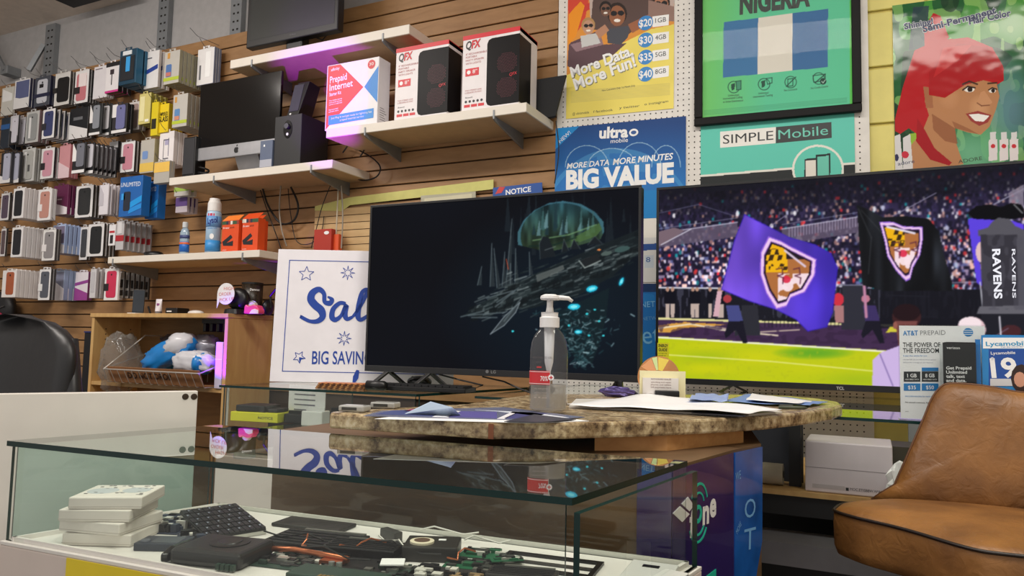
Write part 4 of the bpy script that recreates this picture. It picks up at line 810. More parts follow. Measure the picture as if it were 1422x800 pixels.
# two party speaker boxes
for k, (x0, y0, x1, xs, yb, lab) in enumerate(((549, 62, 622, 640, 160, 'red-topped party speaker carton next to the prepaid internet box'), (642, 44, 721, 743, 150, 'red-topped party speaker carton at the right end of its shelf'))):
    T, f, a0, b0, a1, b1 = bx_thing('speaker_carton', lab, 'box', 2.995, x0, y0, x1, yb, .20, colmat((234, 228, 230), 'carton'), ZB_)
    W2, H2 = a1 - a0, b1 - b0
    to_obj('red_band', MB().fbox(f, a0, b1 - H2 * .055, a1 + .0, b1 + .001, -.2, .001), red, parent=T)
    sa, sb_, st, sbm = a0 + W2 * .44, a1 + .001, b1 - H2 * .09, b0 + H2 * .03
    r_ = W2 * .08; pts = [(sb_, sbm), (sb_, st), (sa + r_, st), (sa + r_ * .3, st - r_ * .3), (sa, st - r_), (sa, sbm + r_), (sa + r_ * .3, sbm + r_ * .3), (sa + r_, sbm)]
    gb = mat('gloss_black_print', (22, 20, 22), .4, spec=.15)
    sp = to_obj('speaker_picture', MB().prism(f, pts, 0, .001), gb, parent=T)
    fs = Fr((a1, 2.995, b0), (0, 1, 0), (0, 0, 1), (1, 0, 0))
    to_obj('speaker_picture', MB().fbox(fs, 0, H2 * .04, .125, H2 * .9, 0, .001), gb, parent=T)
    for (u_, v_, rr) in ((.78, .56, .15), (.78, .24, .15)):
        cx_, cz_ = a0 + W2 * u_, b0 + H2 * v_
        dr = MB()
        for ii in range(-7, 8):
            for jj in range(-7, 8):
                if ii * ii + jj * jj < 46: 
                    x_, z_ = cx_ + ii * W2 * .026 + (jj % 2) * W2 * .013, cz_ + jj * W2 * .024
                    if x_ < a1 - .002: dr.fbox(f, x_, z_, x_ + .0028, z_ + .0028, .001, .0016)
        tag(to_obj('printed_dots', dr, colmat((110, 34, 52), 'ink'), parent=sp), kind='stuff')
    kk = colmat((170, 60, 66), 'ink')
    text(f, 'QFX', (a0 + W2 * .06, b0 + H2 * .82), (a0 + W2 * .33, b0 + H2 * .83), ck, T, local=True, caph=.038, bold=.03, shear=.2)
    text(f, 'FX', (a0 + W2 * .155, b0 + H2 * .822), (a0 + W2 * .33, b0 + H2 * .83), red, T, local=True, caph=.037, bold=.035, shear=.2, off=.0014)
    for j, s_ in enumerate(('8" RECHARGEABLE', 'PORTABLE', 'PARTY SPEAKER', 'WITH LIGHTS')): text(f, s_, (a0 + W2 * .06, b0 + H2 * (.74 - j * .042)), (a0 + W2 * (.06 + .025 * len(s_)), b0 + H2 * (.743 - j * .042)), kk, T, local=True, caph=.0095)
    to_obj('red_badge', MB().fbox(f, a0 + W2 * .06, b0 + H2 * .46, a0 + W2 * .3, b0 + H2 * .56, 0, .001), red, parent=T); text(f, '8"', (a0 + W2 * .19, b0 + H2 * .49), (a0 + W2 * .27, b0 + H2 * .49), cw, T, local=True, caph=.018, off=.0014)
    to_obj('logo_dot', MB().prism(f, [(a0 + W2 * .12 + .010 * math.cos(t * .5236), b0 + H2 * .51 + .010 * math.sin(t * .5236)) for t in range(12)], .001, .0014), cw, parent=T)
    for j, s_ in enumerate(('TWS STEREO LINK', '2 SPEAKERS IN SYNC')): text(f, s_, (a0 + W2 * .06, b0 + H2 * (.26 - j * .03)), (a0 + W2 * .36, b0 + H2 * (.263 - j * .03)), kk, T, local=True, caph=.007)
    text(f, 'Bluetooth', (a0 + W2 * .07, b0 + H2 * .17), (a0 + W2 * .2, b0 + H2 * .17), ck, T, local=True, caph=.007)
    for j in range(5): to_obj('feature_dot', MB().prism(f, [(a0 + W2 * (.08 + j * .07) + .0065 * math.cos(t * .628), b0 + H2 * .125 + .0065 * math.sin(t * .628)) for t in range(10)], 0, .0008), ck, parent=T)
    for j in range(3): to_obj('feature_badge', MB().fbox(f, a0 + W2 * (.05 + j * .125), b0 + H2 * .05, a0 + W2 * (.155 + j * .125), b0 + H2 * .085, 0, .0008), red, parent=T)
    text(f, 'QFX', (a0 + W2 * .84, b0 + H2 * .38), (a0 + W2 * .97, b0 + H2 * .39), red, T, local=True, caph=.014, off=.002, shear=.2)
# black slanted panel at the right end of that shelf
f = FY(3.22); T = thing('black_board', f.P(*f.px(757, 150)), 'matt black panel leaning behind the right speaker carton', 'board')
to_obj('board', MB().prism(f, [(f.px(735, 112)[0], ZB_ + .001), (f.px(771, 150)[0], ZB_ + .001), f.px(786, 104), f.px(735, 112)], -.012, 0), mat('matt_black', (30, 31, 34), .7), parent=T)
to_obj('back_fold', MB().prism(f, [(f.px(741, 112)[0], ZB_ + .001), (f.px(768, 150)[0], ZB_ + .001), f.px(782, 107), f.px(741, 115)], -.03, -.0125), mat('matt_black', (30, 31, 34), .7), parent=T)

def face(c, r): n = Vector((.6, -.8, 0)); u = Vector((.8, .6, 0)); return Fr(Vector((c.x, c.y, 0)) + n * r - u * c.x, u, (0, 0, 1), n)
def wrap(o, c, r):
    n = Vector((.6, -.8, 0)); u = Vector((.8, .6, 0)); g = Vector(o['_o'])
    for v in o.data.vertices:
        w_ = v.co + g - c; d = w_.dot(u) / r; h = w_.dot(n) - r; q = (u * math.sin(d) + n * math.cos(d)) * (r + h); q.z = w_.z; v.co = q + c - g
# shelf four: sanitizer, spray can, orange boxes
c = atY(255.5, 349, 3.06); c.z = ZD_
T = thing('small_sanitizer_bottle', c, 'small clear bottle with blue label at the left of the lowest shelf', 'bottle')
to_obj('bottle', MB().lathe(c + Vector((0, 0, .0005)), [(.03, 0), (.032, .006), (.032, .135), (.024, .155), (.014, .165)], 20, 1, .7), mat('translucent_blue', (150, 170, 186), .15), parent=T, smooth=True)
to_obj('flip_cap', MB().lathe(c + Vector((0, 0, .166)), [(.016, 0), (.016, .03), (.013, .034)], 16), mat('frosted_cap', (200, 204, 206), .3), parent=T)
to_obj('blue_label', MB().lathe(c + Vector((0, 0, .02)), [(.0332, 0), (.0332, .06)], 20, 1, .7), colmat((22, 100, 190), 'ink'), parent=T, smooth=True)
to_obj('upper_label', MB().lathe(c + Vector((0, 0, .1)), [(.0332, 0), (.0332, .02)], 20, 1, .7), colmat((60, 70, 120), 'ink'), parent=T, smooth=True)
to_obj('orange_swirl', MB().lathe(c + Vector((0, 0, .065)), [(.0336, 0), (.0336, .012)], 20, 1, .7), colmat((226, 110, 60), 'ink'), parent=T, smooth=True)
c = atY(295, 347, 3.04); c.z = ZD_; rr = .041; Hc = FY(3.0).px(295, 274)[1] - ZD_
T = thing('disinfectant_spray_can', c, 'tall white and blue aerosol spray can on the lowest shelf', 'spray can')
to_obj('can', MB().lathe(c + Vector((0, 0, .0005)), [(rr, 0), (rr, Hc * .72), (rr * .9, Hc * .76)], 28), mat('pale_blue_tin', (176, 206, 232), .3), parent=T, smooth=True)
to_obj('cap', MB().lathe(c + Vector((0, 0, Hc * .765)), [(rr * .93, 0), (rr * .9, Hc * .15), (rr * .72, Hc * .2), (rr * .68, Hc * .235)], 28), mat('white_cap', (226, 224, 222), .35), parent=T)
to_obj('lower_label', MB().lathe(c + Vector((0, 0, .01)), [(rr + .0006, 0), (rr + .0006, Hc * .2)], 28), colmat((60, 146, 214), 'ink'), parent=T, smooth=True)
to_obj('brand_label', MB().lathe(c + Vector((0, 0, Hc * .47)), [(rr + .0006, 0), (rr + .0006, Hc * .2)], 28), colmat((110, 160, 216), 'ink'), parent=T, smooth=True)
wrap(to_obj('red_mark', MB().fbox(face(c, rr), c.x - .03, ZD_ + Hc * .67, c.x - .01, ZD_ + Hc * .715, 0, .001).fbox(face(c, rr), c.x - .01, ZD_ + Hc * .67, c.x + .01, ZD_ + Hc * .715, 0, .001), colmat((206, 60, 90), 'ink'), parent=T), c, rr)
wrap(text(face(c, rr), 'Lysol', (c.x - .028, ZD_ + Hc * .52), (c.x + .032, ZD_ + Hc * .56), colmat((30, 50, 130), 'ink'), T, local=True, caph=.034, bold=.03, shear=.2, off=.0015), c, rr)
wrap(text(face(c, rr), 'DISINFECTANT', (c.x - .028, ZD_ + Hc * .43), (c.x + .028, ZD_ + Hc * .44), cb, T, local=True, caph=.008, off=.0015), c, rr)
to_obj('foam_picture', MB().prism(face(c, rr), [(c.x + .012 * math.cos(t * .5236), ZD_ + Hc * .3 + .016 * math.sin(t * .5236)) for t in range(12)], -.004, .0004), cw, parent=T)
orange = colmat((222, 78, 30), 'carton')
for k, (x0, y0, x1, Y, lab) in enumerate(((308, 306, 331, 3.03, 'orange streaming-stick box with open top flap, left one'), (336, 303, 358, 3.03, 'orange streaming-stick box with raised hang flap, right one'), (349, 306, 362, 3.14, 'orange streaming-stick box half hidden behind the right one'))):
    T, f, a0, b0, a1, b1 = bx_thing('streaming_stick_box', lab, 'box', Y, x0, y0, x1, 348, .055, orange, ZD_, .0015)
    W2, H2 = a1 - a0, b1 - b0; rnd = random.Random(k)
    for j in range(8):
        to_obj('picture_tile', MB().fbox(f, a0 + W2 * j / 8, b1 - H2 * .13, a0 + W2 * (j + 1) / 8 - .0006, b1 - H2 * .02, 0, .0008), colmat(rnd.choice([(40, 50, 70), (210, 200, 180), (150, 60, 50), (60, 90, 60), (226, 220, 210), (30, 30, 36)]), 'ink'), parent=T)
    text(f, 'firetv', (a0 + W2 * .05, b0 + H2 * .74), (a0 + W2 * .45, b0 + H2 * .745), cw, T, local=True, caph=.011); text(f, 'stick', (a0 + W2 * .47, b0 + H2 * .745), (a0 + W2 * .75, b0 + H2 * .75), colmat((60, 40, 30), 'ink'), T, local=True, caph=.011)
    to_obj('stick_picture', MB().prism(f, [(a0 + W2 * q, b0 + H2 * s) for q, s in ((.05, .34), (.55, .55), (.66, .46), (.3, .3), (.7, .36), (.7, .2), (.12, .22))], 0, .001), colmat((34, 34, 38), 'ink'), parent=T)
    text(f, 'amazon', (a0 + W2 * .08, b0 + H2 * .07), (a0 + W2 * .32, b0 + H2 * .07), cw, T, local=True, caph=.006)
    to_obj('top_flap', MB().hexa([Vector(v) for v in ((a0, Y, b1), (a1, Y, b1), (a1, Y + .002, b1), (a0, Y + .002, b1), (a0 + .012, Y + .03, b1 + .032), (a1 + .006, Y + .03, b1 + .034), (a1 + .006, Y + .032, b1 + .034), (a0 + .012, Y + .032, b1 + .032))]), colmat((240, 130, 50), 'carton') if k == 0 else orange, parent=T)
p0 = atY(214, 349, 3.12); T = thing('black_gadget', (p0.x, 3.12, ZD_), 'low black gadget lump beside the clear packs on the lowest shelf', 'gadget')
to_obj('body', MB().blob((p0.x, 3.12, ZD_ + .022), .07, .05, .024, 18, 10, .1, 2, 3, flat=-.0215), M_black, parent=T, smooth=True)
to_obj('lens', MB().lathe((p0.x - .02, 3.08, ZD_ + .028), [(.012, 0), (.009, .008)], 12, axis=(0, -1, .2)), M_dark, parent=T)
# cables drooping below the shelves
def cable(pts, r, lab, m=M_cable, Y=3.25):
    ps = [atY(x, y, yy) for x, y, yy in [(q[0], q[1], q[2] if len(q) > 2 else Y) for q in pts]]
    out = []
    for i in range(len(ps) - 1):
        a, b, c_, d = ps[max(i - 1, 0)], ps[i], ps[i + 1], ps[min(i + 2, len(ps) - 1)]
        for k in range(6):
            t_ = k / 6; out.append(.5 * ((2 * b) + (c_ - a) * t_ + (2 * a - 5 * b + 4 * c_ - d) * t_ * t_ + (3 * b - a - 3 * c_ + d) * t_ ** 3))
    out.append(ps[-1]); return tag(to_obj('cable', MB().tube(out, r, 6), m), lab, 'cable')
cable([(364, 258), (372, 285), (390, 310), (408, 306), (414, 285), (404, 260)], .006, 'thick black cable looping below the computer shelf')
cable([(361, 262), (372, 295), (385, 330), (392, 350)], .003, 'thin black cable falling left of the thick loop', Y=3.27)
cable([(390, 258), (388, 290), (391, 318), (398, 342)], .004, 'grey cable dropping to the top of the sale sign', mat('grey_cable', (150, 142, 130), .5), 3.22)
cable([(400, 262), (404, 300), (412, 335), (432, 338), (446, 322), (450, 300)], .0025, 'thin black cable curving right below the computer shelf', Y=3.28)
cable([(462, 250), (448, 285), (440, 315), (432, 345)], .0025, 'thin black cable crossing the pale grooved panel', Y=3.24)
cable([(470, 255), (468, 300), (466, 345)], .004, 'pale cable hanging straight over the pale grooved panel', mat('pale_cable', (190, 180, 160), .5), 3.23)
cable([(474, 258), (476, 300), (474, 345)], .004, 'grey cable hanging just right of the pale one', mat('grey_cable', (150, 142, 130), .5), 3.21)
cable([(480, 236), (500, 250), (522, 246), (528, 232), (515, 218), (490, 205), (476, 200)], .004, 'black cable coiled at the right end of the computer shelf')
cable([(476, 212), (490, 196), (506, 204), (500, 218)], .004, 'black cable lying behind the subwoofer')
cable([(772, 168), (776, 210), (770, 255)], .0028, 'thin dark cable hanging along the pegboard edge')
f2 = FY(3.2); T = thing('red_box', f2.P(*f2.px(450, 346)), 'orange-red gadget box in front of the pale grooved panel', 'box')
a0, a1 = f2.px(436, 330)[0], f2.px(460, 330)[0]; b0, b1 = f2.px(450, 352)[1], f2.px(450, 318)[1]
to_obj('body', MB().fbox(f2, a0, b0, a1, b1, -.05, 0), colmat((176, 50, 34), 'carton'), parent=T, bev=.002)
to_obj('side_panel', MB().fbox(f2, a1, b0, a1 + .035, b1 - .03, -.05, -.02), colmat((222, 84, 40), 'carton'), parent=T)
to_obj('mark', MB().prism(f2, [(a0 + (a1 - a0) * .72 + .018 * math.cos(t * .6283), b1 - .022 + .01 * math.sin(t * .6283)) for t in range(10)], 0, .001), cw, parent=T)

# ================================================================ BEECH CUPBOARD
M_beech = wood_mat('beech_veneer', (192, 150, 94), (206, 168, 110), .4, (9, 9, 1.5))
XL, XR, YF, YB, ZT2 = -4.318, -3.17, 2.96, 3.296, 1.335
T = thing('beech_cupboard', ((XL + XR) / 2, (YF + YB) / 2, 0), 'open-fronted beech cupboard against the slatwall, lit magenta on its corner', 'cupboard')
to_obj('top_board', MB().box(XL - .01, YF - .006, ZT2 - .024, XR + .004, YB, ZT2), M_beech, parent=T, bev=.002)
for x in (XL, XR - .024): to_obj('side_board', MB().box(x, YF, .0, x + .024, YB, ZT2 - .0245), M_beech, parent=T, bev=.002)
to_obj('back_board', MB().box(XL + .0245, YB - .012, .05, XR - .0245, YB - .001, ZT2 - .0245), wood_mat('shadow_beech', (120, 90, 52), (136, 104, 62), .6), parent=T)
for z in (.05, .5, .90): to_obj('inner_shelf', MB().box(XL + .0245, YF + .005, z, XR - .0245, YB - .0125, z + .022), M_beech, parent=T)
mb = MB()
for k in range(10):
    for dy in (.08, .25): mb.box(XL + .0243, YF + dy - .004, .95 + k * .032, XL + .0252, YF + dy + .004, .956 + k * .032)
tag(to_obj('shelf_pin_hole', mb, M_hole, parent=T), kind='stuff')
ZS = .922
# cupboard contents
M_chrome = mat('chrome_wire', (214, 208, 200), .35, .6)
T = thing('wire_basket', (-3.75, 3.0, ZS), 'sloping chrome wire basket on the cupboard shelf, holding mail bags', 'basket')
xa, xb = atY(160, 500, 2.93).x, XR - .085; zb = ZS + .002; zr = atY(200, 515, 2.87).z
rim = [(xa, 2.86, zr), (xb, 2.86, zr), (xb, 3.24, zr + .12), (xa, 3.24, zr + .12), (xa, 2.86, zr)]
to_obj('rim', MB().tube(rim, .0045, 6), M_chrome, parent=T)
mb = MB(); nW = 26
for k in range(nW + 1):
    x = xa + (xb - xa) * k / nW
    to_obj('wire', MB().tube([(x, 2.858, zr - .003), (x, 2.897, zb + .004), (x, 3.24, zb + .004), (x, 3.24, zr + .12)], .0024, 4), M_chrome, parent=T) if k % 2 == 0 else None
to_obj('side_bar', MB().tube([(xa, 2.86, zr), (xa + .03, 3.1, zr + .2), (xa + .03, 3.22, zr + .2)], .004, 6), M_chrome, parent=T)
T = thing('cardboard_tray', ((xa + xb) / 2, 2.92, ZS + .008), 'brown cardboard tray printed DO NOT DROP inside the wire basket', 'box')
fr = Fr((xa + .015, 2.906, ZS + .010), (1, 0, 0), (0, -.042, zr - ZS + .02)); fr.n = fr.u.cross(fr.v)
hh = (zr - ZS) * 1.02 + .01; Mcb = mat('brown_cardboard', (150, 104, 66), .7, bump=.1)
to_obj('front_wall', MB().fbox(fr, 0, 0, xb - xa - .03, hh, -.004, 0), Mcb, parent=T)
to_obj('tray_floor', MB().box(xa + .015, 2.912, ZS + .009, xb - .015, 3.2, ZS + .012), Mcb, parent=T)
text(fr, 'DO NOT DROP', (.16, hh * .3), (.52, hh * .32), colmat((50, 30, 24), 'ink'), T, local=True, caph=.036, bold=.02, off=.0008)
M_bagb = mat('blue_poly_mailer', (34, 130, 206), .28, bump=.2); M_bagw = mat('white_poly_mailer', (214, 214, 220), .25, var=.04, bump=.3); M_clear = hazy('clear_polythene', (236, 234, 230), .28, (206, 204, 200), 1.35, .12)
def bag(cx, cy, Y, rx_, rz_, m, lab, nm='mail_bag', tilt=0, rot=0, seed=0, ry=.07, band=None, amp=.22):
    c = atY(cx, cy, Y); T = thing(nm, (c.x, c.y, c.z - rz_), lab, 'bag')
    to_obj('bag', MB().blob(c, rx_, ry, rz_, 30, 18, amp, 3.2, seed, rot, pw=.8), m, parent=T, smooth=True)
    if band:
        bm = MB().blob(c + Vector((rx_ * band[0], -.012, rz_ * band[1])), rx_ * band[2], ry * .98, rz_ * band[3], 20, 12, .2, 3, seed, rot)
        to_obj('printed_band', bm, band[4], parent=T, smooth=True)
    if tilt:
        for o in T.children:
            for v in o.data.vertices:
                x, z = v.co.x, v.co.z - rz_; v.co.x = x * math.cos(tilt) - z * math.sin(tilt); v.co.z = x * math.sin(tilt) + z * math.cos(tilt) + rz_
    return T
bag(236, 493, 3.05, .20, .075, M_bagb, 'blue and white plastic mail bag lying in the wire basket', tilt=.38, ry=.08, seed=2, band=(.55, .25, .5, .9, M_bagw))
bag(270, 503, 2.99, .14, .062, M_bagw, 'white plastic mail bag with blue ends at the front of the basket', seed=5, band=(.55, -.1, .28, .95, M_bagb))
bag(284, 484, 3.14, .11, .08, mat('silver_poly', (150, 150, 160), .2, .4, bump=.3), 'crumpled silver bag at the back right of the basket', seed=9)
bag(250, 478, 3.17, .14, .06, mat('dark_grey_poly', (60, 62, 70), .3, bump=.3), 'dark grey folded bag behind the blue mail bag', seed=12)
bag(167, 505, 3.0, .09, .17, M_clear, 'large clear plastic bag at the left inside the cupboard', 'clear_plastic_bag', seed=20, ry=.1, amp=.3)
f2 = FY(2.955); T = thing('white_strip', f2.P(*f2.px(306, 545)), 'translucent white strip standing at the right inside edge of the cupboard', 'strip')
a0, a1 = f2.px(299, 500)[0], f2.px(311, 500)[0]; a1 = min(a1, XR - .026)
to_obj('strip', MB().fbox(f2, a0, ZS + .002, a1, f2.px(305, 475)[1], -.02, 0), mat('milky_plastic', (206, 200, 222), .3), parent=T, bev=.002); to_obj('seam', MB().fbox(f2, a0 + .001, 1.08, a1 - .001, 1.084, 0, .001), cw, parent=T)
T = thing('hook_rack', (-3.45, 3.2, 1.24), 'dark row of short cable clips hanging under the cupboard top', 'rack')
to_obj('bar', MB().box(-3.62, 3.18, 1.285, -3.22, 3.2, 1.3105), M_black, parent=T)
for k in range(7): to_obj('clip', MB().box(-3.6 + k * .055, 3.17, 1.235, -3.575 + k * .055, 3.2, 1.285), M_black, parent=T, bev=.004)
# things on top of the cupboard
def onT(x, Y): return Vector((atY(x, 436, Y).x, Y, ZT2 + .0005))
c = onT(192, 3.06); T = thing('smartphone', c, 'black smartphone leaning on a stand at the left of the cupboard top', 'phone')
fr = Fr(c + Vector((-.035, -.02, .007)), (.8, .6, 0), (.26, .30, 1)); fr.n = fr.u.cross(fr.v)
to_obj('body', MB().fbox(fr, 0, 0, .068, .145, -.008, 0), M_black, parent=T, bev=.004); to_obj('screen', MB().fbox(fr, .003, .006, .065, .138, 0, .0006), mat('phone_glass', (44, 50, 58), .08), parent=T)
to_obj('stand_base', MB().box(c.x - .05, c.y - .04, ZT2 + .0005, c.x + .02, c.y + .04, ZT2 + .006), cw, parent=T, bev=.002)
to_obj('stand_prop', MB().tube([c + Vector((.03, .06, .007)), c + Vector((.02, .05, .05))], .006, 8), M_black, parent=T)
c = onT(220, 3.03); T = thing('lotion_tube', c, 'small white lotion tube standing on its cap on the cupboard top', 'tube')
to_obj('cap', MB().lathe(c, [(.018, 0), (.02, .014)], 18), mat('grey_cap', (120, 116, 120), .4), parent=T)
mb = MB(); n_ = 18
for i, (r1, r2, z) in enumerate(((.02, .02, .0145), (.023, .016, .035), (.026, .008, .075), (.027, .002, .088))):
    for j in range(n_): t_ = 2 * math.pi * j / n_; mb.v.append(c + Vector((r1 * math.cos(t_), r2 * math.sin(t_), z)))
for i in range(3):
    for j in range(n_): q = (j + 1) % n_; mb.f.append((i * n_ + j, i * n_ + q, (i + 1) * n_ + q, (i + 1) * n_ + j)); mb.m.append(0)
mb.f.append(tuple(3 * n_ + j for j in range(n_))); mb.m.append(0)
to_obj('tube', mb, mat('tube_white', (232, 226, 232), .3), parent=T, smooth=True); to_obj('print', MB().fbox(face(c, .0145), c.x - .008, ZT2 + .05, c.x + .006, ZT2 + .062, -.008, .004), colmat((150, 80, 140), 'ink'), parent=T)
c = onT(244, 3.06); T = thing('card_reader', c, 'small black card reader lying on the cupboard top', 'gadget')
to_obj('body', MB().box(c.x - .055, 3.03, c.z, c.x + .045, 3.12, c.z + .036), M_black, parent=T, bev=.005); to_obj('label', MB().fbox(FY(3.03), c.x - .04, c.z + .012, c.x, c.z + .018, 0, .001), cw, parent=T)
c = onT(272, 3.04); T = thing('computer_mouse', c, 'flat white computer mouse on the cupboard top', 'mouse')
to_obj('shell', MB().blob(c + Vector((0, 0, .006)), .055, .035, .016, 24, 12, 0, 1, 0, flat=-.0058), mat('white_gloss', (226, 222, 218), .2), parent=T, smooth=True); to_obj('wheel', MB().lathe(c + Vector((-.035, -.002, .018)), [(.004, 0), (.004, .004)], 10, axis=(0, 1, 0)), M_dark, parent=T)
c = onT(325, 3.03); T = thing('round_speaker', c, 'round black gadget wearing a white pickup-order speech bubble', 'speaker')
to_obj('foot', MB().lathe(c, [(.055, 0), (.05, .025), (.03, .03)], 24), M_black, parent=T); to_obj('disc', MB().lathe(c + Vector((.012, .03, .082)), [(.03, 0), (.062, .012), (.062, .035), (.04, .05)], 28, axis=(.3, -1, .1)), M_black, parent=T, smooth=True)
f = Fr((0, 2.975, 0), (1, 0, 0), (0, 0, 1), (0, -1, 0)); a, b = f.px(313.5, 408)
bub = [(a + .065 * math.cos(t * .2618), b + .060 * math.sin(t * .2618)) for t in range(-9, 13)]
to_obj('speech_bubble', MB().prism(f, bub + [(a - .064, b - .080)], -.002, 0), mat('white_card_gloss', (238, 236, 238), .4), parent=T)
for s_, A, B in (('HIGH', (311, 403), (325, 403)), ('ORDER', (304, 411), (321, 410)), ('PICK UP', (305, 419), (325, 417))): text(f, s_, A, B, colmat((214, 90, 80), 'ink'), T, cap=4.6, off=.001, bold=-.012)
c = onT(349, 3.14); T = thing('round_tin', c, 'dark speckled tin with silver print standing behind the pink dispenser', 'tin')
zt = FY(3.09).px(349, 394)[1] - ZT2
to_obj('tin', MB().lathe(c, [(.058, 0), (.058, zt)], 30), mat('speckled_tin', (46, 36, 26), .35, var=.9, scale=120), parent=T, smooth=True)
to_obj('lid', MB().lathe(c + Vector((0, 0, zt)), [(.06, 0), (.06, .008), (.055, .01)], 30), M_black, parent=T)
wrap(text(face(c, .058), 'Damman', (c.x - .005, ZT2 + zt * .78), (c.x + .05, ZT2 + zt * .78), cw, T, local=True, caph=.013, bold=.02, off=.001), c, .058)
to_obj('label_ring', MB().prism(face(c, .0585), [(c.x + .012 + .028 * math.cos(t * .2618), ZT2 + .045 + .034 * math.sin(t * .2618)) for t in range(24)], -.01, 0), cw, parent=T); to_obj('label_disc', MB().prism(face(c, .059), [(c.x + .012 + .023 * math.cos(t * .2618), ZT2 + .045 + .029 * math.sin(t * .2618)) for t in range(24)], 0, .001), M_dark, parent=T)
c = onT(354, 3.03); T = thing('tape_dispenser', c, 'pink and cream tape dispenser at the right end of the cupboard top', 'tape dispenser')
to_obj('shell', MB().prism(FY(3.0), [(c.x - .055, ZT2 + .0005), (c.x + .055, ZT2 + .0005), (c.x + .058, ZT2 + .02), (c.x + .04, ZT2 + .045), (c.x + .01, ZT2 + .05), (c.x - .02, ZT2 + .042), (c.x - .045, ZT2 + .052), (c.x - .052, ZT2 + .04)], -.045, 0), mat('hot_pink', (226, 70, 124), .35), parent=T, bev=.006)
to_obj('side_panel', MB().prism(FY(3.0), [(c.x - .01, ZT2 + .0008), (c.x + .057, ZT2 + .0008), (c.x + .056, ZT2 + .02), (c.x + .03, ZT2 + .028), (c.x + .008, ZT2 + .022)], 0, .004), mat('cream_plastic', (232, 216, 190), .35), parent=T, bev=.001)
to_obj('tape_roll', MB().lathe((c.x - .005, 3.01, ZT2 + .04), [(.026, 0), (.026, .02)], 24, axis=(0, 1, 0)), mat('tape_grey', (206, 196, 190), .3), parent=T)
c = onT(376, 3.2); T = thing('headset', c, 'black headset lump at the cupboard end behind the sale sign', 'headset')
to_obj('cup', MB().lathe(c + Vector((0, 0, .045)), [(.02, 0), (.045, .01), (.045, .03), (.02, .04)], 20, axis=(-1, -.2, 0)), M_black, parent=T, smooth=True); to_obj('band', MB().tube([c + Vector((.0, 0, .04)), c + Vector((-.01, 0, .11)), c + Vector((.03, 0, .15)), c + Vector((.07, 0, .14))], .007, 6), M_black, parent=T)
# office chair
def office_chair():
    fy = 2.0; L_ = atY(-60, 500, fy).x; Rr = atY(130, 480, fy).x; zt = atY(55, 437, fy).z
    cx = (L_ + Rr) / 2; hw = (Rr - L_) / 2
    T = thing('office_chair', (cx, fy, 0), 'black leather office chair with rounded back behind the white panel', 'chair')
    Ml = mat('black_leather', (34, 34, 36), .42, bump=.25)
    mb = MB(); zb = .55; H = zt - zb; n, m = 26, 22; V = []
    for side in (0, 1):
        for j in range(m + 1):
            t_ = j / m; z = zb + H * t_; w_ = hw * (0.80 + .2 * math.sin(min(1, t_ * 1.25) * math.pi / 2)) * (1 if t_ < .72 else math.sqrt(max(0, 1 - ((t_ - .72) / .28) ** 2.6)) + .0)
            for i in range(n + 1):
                s = i / n * 2 - 1; e = (1 - abs(s) ** 4) * (1 - (max(0, t_ - .5) * 2) ** 6) ; th = .012 + .07 * max(0, e) ** .5
                y = fy + .10 * (s * s) * -1 + .03 * t_ + (-th if side == 0 else th * .6); V.append((cx + w_ * s, y, z))
    k = (m + 1) * (n + 1); Fc = []
    for j in range(m):
        for i in range(n):
            a = j * (n + 1) + i; Fc.append((a, a + 1, a + n + 2, a + n + 1)); Fc.append((k + a, k + a + n + 1, k + a + n + 2, k + a + 1))
        a = j * (n + 1); Fc.append((a, a + n + 1, k + a + n + 1, k + a)); a += n; Fc.append((a, k + a, k + a + n + 1, a + n + 1))
    mb.add(V, Fc); to_obj('backrest', mb, Ml, parent=T, smooth=True)
    to_obj('side_bolster', MB().tube([(Rr - .015, fy - .045, zb), (Rr - .008, fy - .06, zb + H * .3), (Rr - .012, fy - .065, zb + H * .55), (Rr - .06, fy - .05, zb + H * .86)], [.03, .035, .034, .02], 12), Ml, parent=T, smooth=True)
    to_obj('seat', MB().blob((cx, fy - .22, .5), hw, .25, .06, 28, 14, 0, 1, 0, pw=.55), Ml, parent=T, smooth=True)
    to_obj('gas_lift', MB().lathe((cx, fy - .2, .1), [(.03, 0), (.03, .35)], 16), M_black, parent=T)
    for k_ in range(5):
        a = k_ * 2 * math.pi / 5; to_obj('leg', MB().tube([(cx, fy - .2, .11), (cx + .27 * math.cos(a), fy - .2 + .27 * math.sin(a), .06)], [.025, .015], 8), M_black, parent=T)
        to_obj('caster', MB().lathe((cx + .27 * math.cos(a) - .015, fy - .2 + .27 * math.sin(a), .027), [(.026, 0), (.026, .03)], 14, axis=(1, 0, 0)), M_black, parent=T)
office_chair()
p0 = atY(8, 420, 3.2); T = thing('backpack', p0 + Vector((0, 0, -.15)), 'dark bag with pink trim hanging at the left edge below the boxes', 'bag')
to_obj('bag', MB().blob(p0 + Vector((-.05, 0, -.05)), .16, .06, .13, 22, 14, .12, 3, 4), M_dark, parent=T, smooth=True); to_obj('pink_pocket', MB().blob(p0 + Vector((-.01, -.055, -.11)), .09, .02, .04, 16, 10, .1, 3, 5), mat('crimson_cloth', (150, 30, 66), .7), parent=T, smooth=True)
to_obj('zip', MB().tube([p0 + Vector((-.12, -.065, -.08)), p0 + Vector((0, -.07, -.055)), p0 + Vector((.07, -.05, -.03))], .004, 6), M_wire, parent=T)
f = FY(3.26); a0, a1 = f.px(115, 500)[0], f.px(124, 500)[0]
